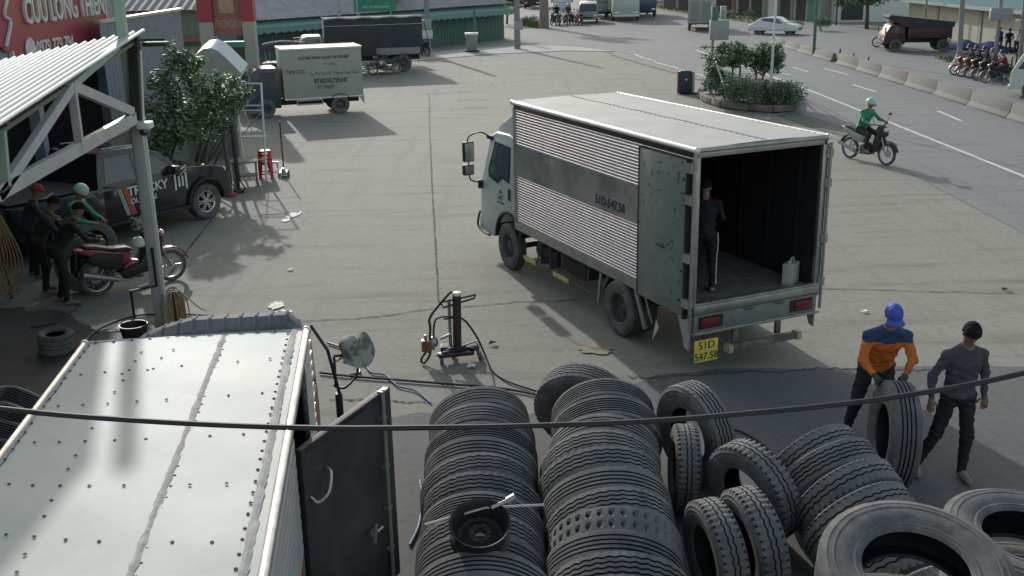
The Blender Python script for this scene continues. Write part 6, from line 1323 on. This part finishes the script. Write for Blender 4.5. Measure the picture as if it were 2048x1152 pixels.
# ================================================================ TRAFFIC FAR UP THE ROAD
p=G(1252,44); truck('truck','white green fronted truck facing the camera at the head of the road',(p.x+.1,p.y+9.3),R(270),6.6,2.4,.95,3.6,'palepaint','vangrey',cabL=1.7,cabz=2.9,cab0=.45,wr=.45)
p=G(1296,36); truck('truck','dark blue truck beside the white fronted truck, at its right',(p.x-.1,p.y+8.5),R(270),5.6,2.1,.9,3.0,'bluetruck','bluetruck',cabL=1.6,cabz=2.7,cab0=.45,wr=.45)
p=G(1208,40); truck('truck','dark long truck standing between the grey van and the white fronted truck',(p.x+.2,p.y+10),R(270),7.0,2.0,1.0,3.2,'vangrey','canvas',cabL=1.6,cabz=2.2,cab0=.5,wr=.45)
p=G(1128,32); truck('truck','white cab small truck parked behind the row of motorbikes',(p.x,p.y+5),R(268),3.2,1.7,.8,2.2,'white','dirtywhite',cabL=1.4,cabz=1.9,cab0=.4,wr=.35)
p=G(1078,18); truck('truck','dark parked truck at the far left head of the road',(p.x,p.y+6),R(262),4,1.9,.8,2.4,'maroon','roofgrey',cabL=1.4,cabz=2.1,cab0=.4,wr=.4)
# grey minivan
def car(name,label,c_,yaw,L,W,H,paint,cat='car',van=False):
    o=thing(name,label,cat,Vector((c_[0],c_[1],0)),yaw); h=W/2
    if van: pf=[(-L/2,.3),(-L/2,H*.6),(-L/2+.12,H-.05),(-L/2+.3,H),(L*.22,H),(L*.36,H-.15),(L*.46,H*.58),(L/2,H*.48),(L/2,.3)]
    else: pf=[(-L/2,.3),(-L/2,.72),(-L*.40,.92),(-L*.26,H-.08),(-L*.12,H),(L*.08,H),(L*.24,.93),(L*.44,.80),(L/2,.62),(L/2,.3)]
    m=MB(); m.prism(pf,lambda a,c:(a,-h*(1-.16*max(0,(c-.9)/(H-.9))),c),lambda a,c:(a,h*(1-.16*max(0,(c-.9)/(H-.9))),c)); b=m.build('body',paint,o,bevel=.06,seg=3)
    kw=lambda c:h*(1-.16*max(0,(c-.9)/(H-.9)))
    for s in(-1,1):
        P_=[(-L*.38,H*.62),(-L*.34,H-.12),(L*.20,H-.12),(L*.38,H*.60)] if van else [(-L*.30,.93),(-L*.20,H-.09),(L*.07,H-.09),(L*.20,.93)]
        m=MB(); m.prism(P_,lambda a,c:(a,s*(kw(c)-.01),c),lambda a,c:(a,s*(kw(c)+.006),c)); m.build('side_window','dglass',o)
        for x in(-L*.31,L*.31): wheel(o,(x,s*(h-.1),.3),s,.6,.18,.19)
        m=MB(); m.box((L/2-.06,s*h*.5,.55),(L/2+.01,s*h*.88,.7)); m.build('headlight','alloy',o,bevel=.01)
        m=MB(); m.box((L*.25,s*(h-.02),.95),(L*.29,s*(h+.16),1.08)); m.build('mirror',paint,o,bevel=.01)
    A_,B_=((L*.36,H-.16),(L*.46,H*.60)) if van else ((L*.09,H-.04),(L*.235,.94))
    m=MB(); m.add([(A_[0]+.04,-kw(A_[1])*.86,A_[1]+.02),(A_[0]+.04,kw(A_[1])*.86,A_[1]+.02),(B_[0]+.05,kw(B_[1])*.9,B_[1]+.02),(B_[0]+.05,-kw(B_[1])*.9,B_[1]+.02)],[(0,1,2,3)]); m.build('windscreen','dglass',o,fix=False)
    m=MB(); m.box((L/2-.02,-h*.45,.42),(L/2+.012,h*.45,.54)); m.build('grille','black',o); return o
p=G(1180,47); car('minivan','grey minivan facing the camera beside the parked motorbikes',(p.x,p.y+1.8),R(265),3.9,1.65,1.7,'vangrey','van',True)
p=G(1550,68); car('parked_car','white saloon car passing beyond the median, behind the small trees',(p.x,p.y),R(-30),4.3,1.7,1.42,'white').scale=(.8,.8,.8)
p=G(1088,12); car('parked_car','dark car far back left of the white cab truck',(p.x-2.5,p.y),R(262),4,1.7,1.5,'maroon')
for k,(x,y,c_,rz) in enumerate([(1108,50,'bluecab',R(250)),(1119,51,'black',R(265)),(1131,50,'bluecab',R(280)),(1143,49,'black',R(255)),(1154,50,'bikered',R(275)),(1163,49,'black',R(265))]):
    p=G(x,y); motorbike('motorbike','motorbike, %s from the thick trunk in the far parked row'%(['first','second','third','fourth','fifth','last'][k]),(p.x,p.y,0),rz,c_,group='motorbikes parked in a far row',detail=False)
for k,(x,y,j) in enumerate([(1113,47,'tracksuit'),(1136,47,'slate')]):
    p=G(x,y); rider('person',['person in dark clothes sitting on the left of the far motorbike row','person in slate shirt sitting mid way in the far motorbike row'][k],Vector((p.x,p.y,0)),R(262),j,'trouser','cream',.035)
p=G(1404,62); S3=truck('box_truck','small truck with pale panelled box seen from behind beyond the median, by the street pole',(p.x-.2,p.y-.2),R(80),3.6,1.75,.55,2.25,'white','beigebox',cabL=1.4,cabz=1.9,cab0=.4,wr=.36)
m=MB(); m.box((-.03,-.7,.7),(-.005,-.1,2.1)); m.box((-.03,.1,.7),(-.005,.7,2.1)); m.build('rear_panel','vangrey',S3)
# ================================================================ RIGHT SIDE OF THE ROAD
# median barrier blocks
M['jersey']=mat('barrier_concrete',(.16,.16,.15),.85,c2=(.135,.135,.128),scale=1.2,bump=.2)
jp_=[(-.30,0),(-.30,.10),(-.16,.30),(-.10,.82),(.10,.82),(.16,.30),(.30,.10),(.30,0)]
ys=[]; y=24.6
mj=MB(); mj.prism(jp_,lambda a,c:(a,-1.52,c),lambda a,c:(a,1.52,c)); mjm=mj.mesh('barrier_block',['jersey'],bevel=.015)
names=['nearest','second nearest','third nearest','fourth nearest','fifth','sixth','seventh','eighth','ninth','tenth','eleventh','twelfth','thirteenth']
for k in range(13):
    yy_=26.2+3.10*k+(1.1 if k>=9 else 0); xx_=16.35+.012*(yy_-30)**1.0*.3+random.uniform(-.02,.02)
    o=link('barrier_block',mjm); o.location=(xx_,yy_,0); o.rotation_euler=(0,0,R(random.uniform(-.8,.8))); 
    o.scale=(.8,1,.64 if k<9 else .5)
    tag(o,'concrete median barrier block, %s%s'%(names[k],' in the line' if k<4 else ' counting from the right edge'),'barrier','concrete blocks of the median barrier')
for i,(x,y,top,lab) in enumerate([(1676,124,100,'dark leaning marker post on the median'),(1735,144,116,'thin pinkish marker post in the barrier gap'),(1706,130,108,'short marker stub between two median posts')]):
    p=G(x,y); o=thing('marker_post',lab,'post',Vector((p.x,p.y,0))); m=MB(); m.tube([(0,0,0),(.08*(i==0),0,(y-top)/2093*p.y*1.05)],.045 if i==0 else .03,7); m.build('shaft','chassis' if i!=1 else 'oxred',o); m=MB(); m.box((-.2,-.12,0),(.2,.12,.07)); m.build('foot','chassis',o)
pole('tall dark post on the median with a pale upper half',1627,112,5.6,.09,(-.05,0),m_='greenwall',name='lamp_post',cat='lamp post')
# planted island
isl=[tuple(G(*q_)[:2]) for q_ in [(1400,194),(1410,204),(1445,216),(1500,222),(1545,226),(1585,222),(1592,205),(1570,182),(1500,168),(1440,165),(1408,178)]]
IS=thing('planter','raised oval planter with rough concrete block kerb holding the hedge','planter',(isl[3][0],isl[3][1]+1,0)); io=Vector(IS.location)
m=MB(); P_=[Vector((a,b,0))-io for a,b in isl]; n=len(P_)
for i in range(n):
    a,b=P_[i],P_[(i+1)%n]; k=max(1,int((b-a).length/.7)); 
    for j in range(k): q0,q1=a.lerp(b,j/k+.015),a.lerp(b,(j+1)/k-.015); m.beam(q0+Vector((0,0,.15)),q1+Vector((0,0,.12+random.uniform(-.02,.02))),.22,.22)
m.build('kerb_block',mat('kerb_stone',(.16,.145,.125),.9,var=.25,scale=4),IS,bevel=.012)
m=MB(); m.add([p_+Vector((0,0,.22)) for p_ in P_],[tuple(range(n))]); m.build('soil','verge',IS)
def gb(px,py,y,base): return GY(px,py,y)-base
base=Vector((9.2,36.6,.2)); bl=[]
r=random.Random(11)
for i_ in range(11):
    for j_ in range(3):
        t_=i_/10; bl.append((-1.25+2.1*t_+r.uniform(-.04,.04),1.35-1.25*t_+(j_-1)*.42,.40+r.uniform(-.05,.05),.30,.30,.42))
for (px,py,rad) in [(1465,165,.42),(1500,170,.45),(1535,178,.48),(1560,185,.45),(1572,200,.36),(1545,200,.42),(1510,192,.42),(1475,183,.40),(1450,175,.32),(1530,212,.25),(1565,178,.34),(1485,158,.3),(1555,212,.3),(1500,208,.3),(1470,198,.26),(1580,195,.28)]:
    p=gb(px,py,36.9+r.uniform(-.4,.7),base); bl.append((p.x,p.y,p.z,rad,rad,rad*.85))
HG=plant('hedge','dense clipped green hedge filling the right end of the planter','hedge',base,5,bl,9000,.10,mix=(.6,.32,.08),trunk_r=.02,droop=-.3)
base=Vector((7.7,38.3,.2)); bl=[]
for (px,py,rad) in [(1420,165,.30),(1432,150,.35),(1422,140,.25),(1440,175,.3),(1450,155,.28)]:
    p=gb(px,py,38.3+r.uniform(-.3,.3),base); bl.append((p.x,p.y,p.z,rad,rad,rad))
plant('hedge','smaller hedge clump beside the street pole in the planter','hedge',base,4,bl,2200,.11,mix=(.6,.3,.1),trunk_r=.02)
def itree(label,foot,pts,n,mix,Y):
    base=Vector((foot[0],foot[1],.2)); bl=[]
    for (px,py,rad) in pts: p=gb(px,py,Y+r.uniform(-.5,.5),base); bl.append((p.x,p.y,p.z,rad,rad,rad*.9))
    o=thing('small_tree',label,'tree',base); m=MB(); top=Vector(bl[0][:3])
    for dx in(-.12,.15): m.tube(spline([(dx,0,0),(dx*1.2,0,.7),(top.x*.6+dx,top.y*.5,top.z*.8)],5),[.05*(1-.06*i) for i in range(11)],7)
    for b in bl[1:]: m.tube([(0,0,.8),(b[0]*.6,b[1]*.6,b[2]*.85),(b[0],b[1],b[2])],[.03,.02,.01],5)
    m.build('trunk','bark',o); m=MB(); leaves(m,bl,n,.15,.2,.5,mix,r); m.build('crown',['leafA','leafB','leafC'],o,smooth=0,fix=False)
p=G(1518,160,.2); itree('rounded small tree with two thin trunks at the right of the planter',(p.x,p.y),[(1530,115,.42),(1550,110,.36),(1545,130,.36),(1560,120,.26),(1515,110,.34),(1520,130,.38),(1530,95,.26),(1500,120,.3),(1555,95,.2)],2300,(.65,.28,.07),37.8)
p=G(1470,165,.2); itree('yellow green frangipani like small tree at the left of the planter',(p.x,p.y),[(1460,105,.4),(1445,100,.3),(1475,100,.35),(1440,120,.28),(1470,120,.34),(1490,110,.3),(1425,115,.18),(1412,92,.12),(1408,110,.12),(1420,130,.2)],2600,(.35,.4,.25),38.2)
for i,(a,b) in enumerate([((1450,162),(1432,125)),((1483,160),(1468,145)),((1470,205),(1458,185))]):
    A_=GY(*a,37.6);B_=GY(*b,37.6); o=thing('tree_stake',['long white tree prop leaning at the left of the planter','short white tree prop in the middle of the planter','thin pale stick at the front of the hedge'][i],'stake',A_); m=MB(); m.tube([(0,0,-.25),B_-A_],.03,6); m.build('stake','dirtywhite',o)
# street pole with cabinets
p=G(1420,200); o=thing('utility_pole','tall grey street pole with cabinets at the left end of the planter','pole',Vector((p.x,p.y,0)))
m=MB(); m.tube([(0,0,.2),(.04,0,4.6)],.06,10); m.build('shaft','galv',o); m=MB(); m.box((-.22,-.24,0),(.3,.24,.28)); m.build('base_block','conc',o,bevel=.03)
for nm,(x0,y0,x1,y1),mm in[('cabinet',(1418,40,1457,80),'boxgrey'),('cabinet',(1422,12,1436,40),'greenwall'),('cabinet',(1440,12,1452,38),'boxgrey')]:
    a=GY(x0,y1,p.y-.1)-Vector((p.x,p.y,0)); b=GY(x1,y0,p.y-.1)-Vector((p.x,p.y,0)); m=MB(); m.box((a.x,-.28,a.z),(b.x,-.06,b.z)); m.build(nm,mm,o,bevel=.01)
p=G(1538,220); o=thing('lamp_post','slim pale lamp post rising in front of the hedge','lamp post',Vector((p.x,p.y,0))); m=MB(); m.tube([(0,0,0),(.06,0,4.9)],[.055,.035],9); m.build('shaft','dirtywhite',o); m=MB(); m.box((-.12,-.12,0),(.12,.12,.04)); m.build('base_plate','galv',o)
# upright dark light box
p=G(1370,188); LB=thing('light_box','upright black and orange rounded sign box at the left of the planter','sign box',Vector((p.x,p.y,0)),R(-12))
m=MB(); m.box((-.27,-.14,.0),(.27,.14,.92)); m.build('case',mat('navy_case',(.03,.035,.06),.4),LB,bevel=.10,seg=4); m=MB(); m.box((-.32,-.10,.02),(-.25,.12,.90)); m.build('edge_strip',mat('orange_red',(.45,.10,.07),.5),LB,bevel=.03); m=MB(); m.box((.26,-.08,.05),(.36,.10,.88)); m.build('side_panel','boxgrey',LB,bevel=.02); m=MB(); m.lathe([(.04,0),(.04,.01),(.001,.01)],(.04,-.145,.58),(0,-1,0),12); m.build('badge','white',LB); m=MB(); m.box((-.1,-.1,-.0),(.5,.2,.06)); m.build('foot','chassis',LB)
# warehouses and shops across the road
M['teal']=mat('teal_roof',(.16,.26,.25),.6,var=.12,scale=2)
WH=thing('warehouse','long beige warehouse wall with teal roof edge across the road','warehouse',(27.2,60,0))
m=MB(); m.box((0,-32,0),(.3,13,2.15)); m.box((.3,12.7,0),(8,13,2.15)); m.build('wall','beige',WH)
m=MB(); m.grid(lambda u,v:(-.7+9*v,-33+47*u,2.15+2.2*v+.03*math.sin(u*2*PI*120)),480*2,1); m.box((-.72,-33,2.02),(-.66,14,2.2)); m.build('roof','teal',WH,fix=False)
for k in range(7): m=MB(); m.box((-.06,-30+k*6.3,0),(.0,-29.6+k*6.3,2.1)); m.build('pilaster','conc',WH)
m=MB(); m.box((-.05,-6,0),(-.005,-2.5,1.7)); m.build('gate','vangrey',WH); 
specs=[((1585,1640),'beige',4.2,'beige plaster shop with green awning far across the road'),((1530,1585),'vangrey',4,'grey shop front far across the road'),((1470,1530),'beige',4.2,'cream shuttered shop far across the road'),((1390,1470),'maroon',4,'dark fronted shop far across the road'),((1320,1390),'conc',3.8,'low concrete shop at the far end across the road')]
for i,((x0,x1),mm,hh,lab) in enumerate(specs):
    a=G(x0,16+(x0-1320)*.085); b=G(x1,16+(x1-1320)*.085); d=(b-a); L2=d.length; o=thing('far_shop',lab,'shop',Vector((a.x,a.y,0)),math.atan2(d.y,d.x))
    m=MB(); m.box((.05,.0,0),(L2-.05,5,hh)); m.build('wall',mm,o)
    m=MB(); m.box((L2*.12,-.04,0),(L2*.45,-.0,1.9)); m.build('shutter','white' if i%2 else 'shopdark',o); m=MB(); m.box((L2*.55,-.04,0),(L2*.88,0,1.7)); m.build('shutter','signgreen' if i==0 else 'shopdark',o)
    m=MB(); m.box((0.1,-1.0,2.1),(L2-.1,.0,2.2)); m.build('awning','valance' if i%2==0 else 'signred',o)
o=thing('white_building','pale blue and white building block behind the dark tree across the road','building',(28.5,86,0)); m=MB(); m.box((-2.5,-1.5,0),(6,4,4.2)); m.build('wall','white',o); m=MB(); m.box((-2.3,-1.56,.2),(-.6,-1.5,1.9)); m.build('door','shopdark',o)
p=G(1722,58); tree('tree','broad dark tree before the pale building across the road',Vector((p.x+.4,p.y,0)),3.6,blobset((0,0,2.6),1.6,1,1.1,18,.6,21),4200,.2,tr=.16,mix=(.7,.25,.05))
p=G(1672,50); tree('tree','thin green tree left of the broad dark tree across the road',Vector((p.x,p.y,0)),3.6,blobset((0,0,2.6),.7,.6,1.2,10,.45,22),1500,.2,tr=.08)
p=G(1640,62); plant('leafy_shrub','low teal green shrub at the roadside below the thin tree','shrub',Vector((p.x,p.y,0)),3,blobset((0,0,.6),.7,.5,.4,7,.4,8),900,.14)
p=G(1470,36); plant('leafy_shrub','rough green roadside shrub before the cream shop','shrub',Vector((p.x,p.y,0)),3,blobset((0,0,.4),2.2,.5,.2,9,.4,8),800,.16)
p=G(2020,60); tree('tree','leafy tree top over the warehouse roof at the right edge',Vector((26.0,50,0)),3.6,blobset((0,0,4.0),1.2,1.2,.5,8,.5,23),1400,.2)
for (px,py,H,rr_,lab,lean) in [(1918,128,4.6,.13,'concrete pole at the left end of the grass strip by the riders',(-.25,0)),(1990,118,4.4,.10,'pole with grey transformer box before the warehouse',(-.05,0)),(2040,122,4.4,.10,'pole at the right edge before the warehouse',(-.2,0)),(1846,78,4.2,.07,'dark slim post behind the dump truck',(0,0))]:
    o=pole(lab,px,py,H,rr_,lean,'conc'); 
    if px==1990: m=MB(); m.box((-.6,-.3,1.9),(.5,-.1,2.5)); m.build('transformer_box','boxgrey',o,bevel=.02)
    if px==1918: m=MB(); m.lathe([(.42,0),(.30,.12),(.16,.5)],(0,0,0),(0,0,1),10); m.build('root_flare','conc',o)
# dump truck
p=G(1888,104); DT=truck('dump_truck','dark maroon tipper truck with raised dark body parked by the warehouse',(p.x+.6,p.y+1.2),R(172),2.3,1.8,.75,1.3,'maroon','maroon',cabL=1.1,cabz=1.45,cab0=.4,wr=.33,edge='chassis',axles=(.4,2.9))
m=MB(); m.prism([(-.1,1.32),(-.1,1.55),(3.3,1.95),(3.4,1.82),(2.5,1.32)],lambda a,c:(a,-.9,c),lambda a,c:(a,.9,c)); m.build('tipper_body','canvas',DT); m=MB(); m.beam((-.1,.92,1.58),(3.35,.92,1.98),.05,.05); m.build('body_rail','galv',DT)
tp=thing('tarpaulin','crumpled blue tarpaulin heap along the warehouse wall','tarpaulin',Vector((G(1955,100).x,G(1955,100).y,0)),R(-62)); m=MB(); rr=random.Random(2)
m.grid(lambda u,v:(-2.4+4.8*u,-.8+1.6*v,.05+.40*math.sin(PI*v)**.6*math.sin(PI*min(1,u*1.0+.02))**.4*(1+.25*math.sin(u*17+v*5))),26,10); m.build('sheet',mat('blue_tarp',(.012,.03,.12),.8,var=.2,spec=.1),tp,smooth=25)
# people and riders at the right
def spot(px,py): p=G(px,py); return Vector((p.x,p.y,0))
motorbike('motorbike','grey green motorbike riding beyond the median, left of the dump truck',spot(1775,94),R(170),'greenwall',detail=False); rider('person','rider in grey green on the motorbike beyond the median',spot(1775,94),R(170),'slate','trouser','helmetgreen',.035)
rd=[((1932,150),R(176),'bikered','slate','trouser','black','rider in slate at the front of the right roadside group'),((1946,153),R(172),'bikered','trouser','blackcloth','black','second rider of the right roadside group, on a red bike'),((1962,156),R(170),'black','blackcloth','trouser','black','third rider of the right roadside group, in black'),((1978,161),R(170),'black','slate','trouser','dglass','fourth rider of the right roadside group, pale trousers'),((1996,166),R(170),'black','redshirt','trouser','black','rider in red shirt last of the right roadside group')]
for k,(pp,rz,pc,jj,lg,hl,lab) in enumerate(rd):
    motorbike('motorbike',lab.replace('rider','motorbike of the rider').replace('second motorbike','second bike, motorbike')[:90] if 0 else '%s motorbike, %s from the left in the right roadside group'%('red' if pc=='bikered' else 'black',['first','second','third','fourth','fifth'][k]),spot(*pp),rz,pc,group='motorbikes of the right roadside group',detail=False).scale=(.82,)*3; rider('person',lab,spot(*pp),rz,jj,lg,hl,.035,group='riders of the right roadside group').scale=(.82,)*3
cs=dict(torso=ix['blackcloth'],arm=ix['blackcloth'],hand=ix['skindark'],leg=ix['trouser'],foot=ix['sandal'],skin=ix['skindark']); cw_=dict(cs,torso=ix['white'],arm=ix['white']); cn=dict(cs,torso=ix['navy'],arm=ix['navy'])
for k,(x,y,c_,lab) in enumerate([(1998,104,cn,'person in navy standing by the blue tarpaulin end'),(2014,108,cs,'person in black standing before the warehouse'),(2030,110,cw_,'person in white standing near the right edge by the warehouse')]):
    stander(lab,spot(x,y),R(120+40*k),c_,h=.035).scale=(.8,.8,.8)
# white mini truck at the right edge
pA=G(2022,190); WT2=truck('mini_truck','white mini truck with tall white box cut by the right edge','',0,0,0,0,0,'white','white') if 0 else truck('mini_truck','white mini truck with tall white box at the right edge of the view',(pA.x+3.45,pA.y-2.0),math.atan2(1.9,-3.3),2.7,1.6,.65,2.05,'white','white',cabL=1.2,cabz=1.65,cab0=.32,wr=.30,axles=(.7,3.3))
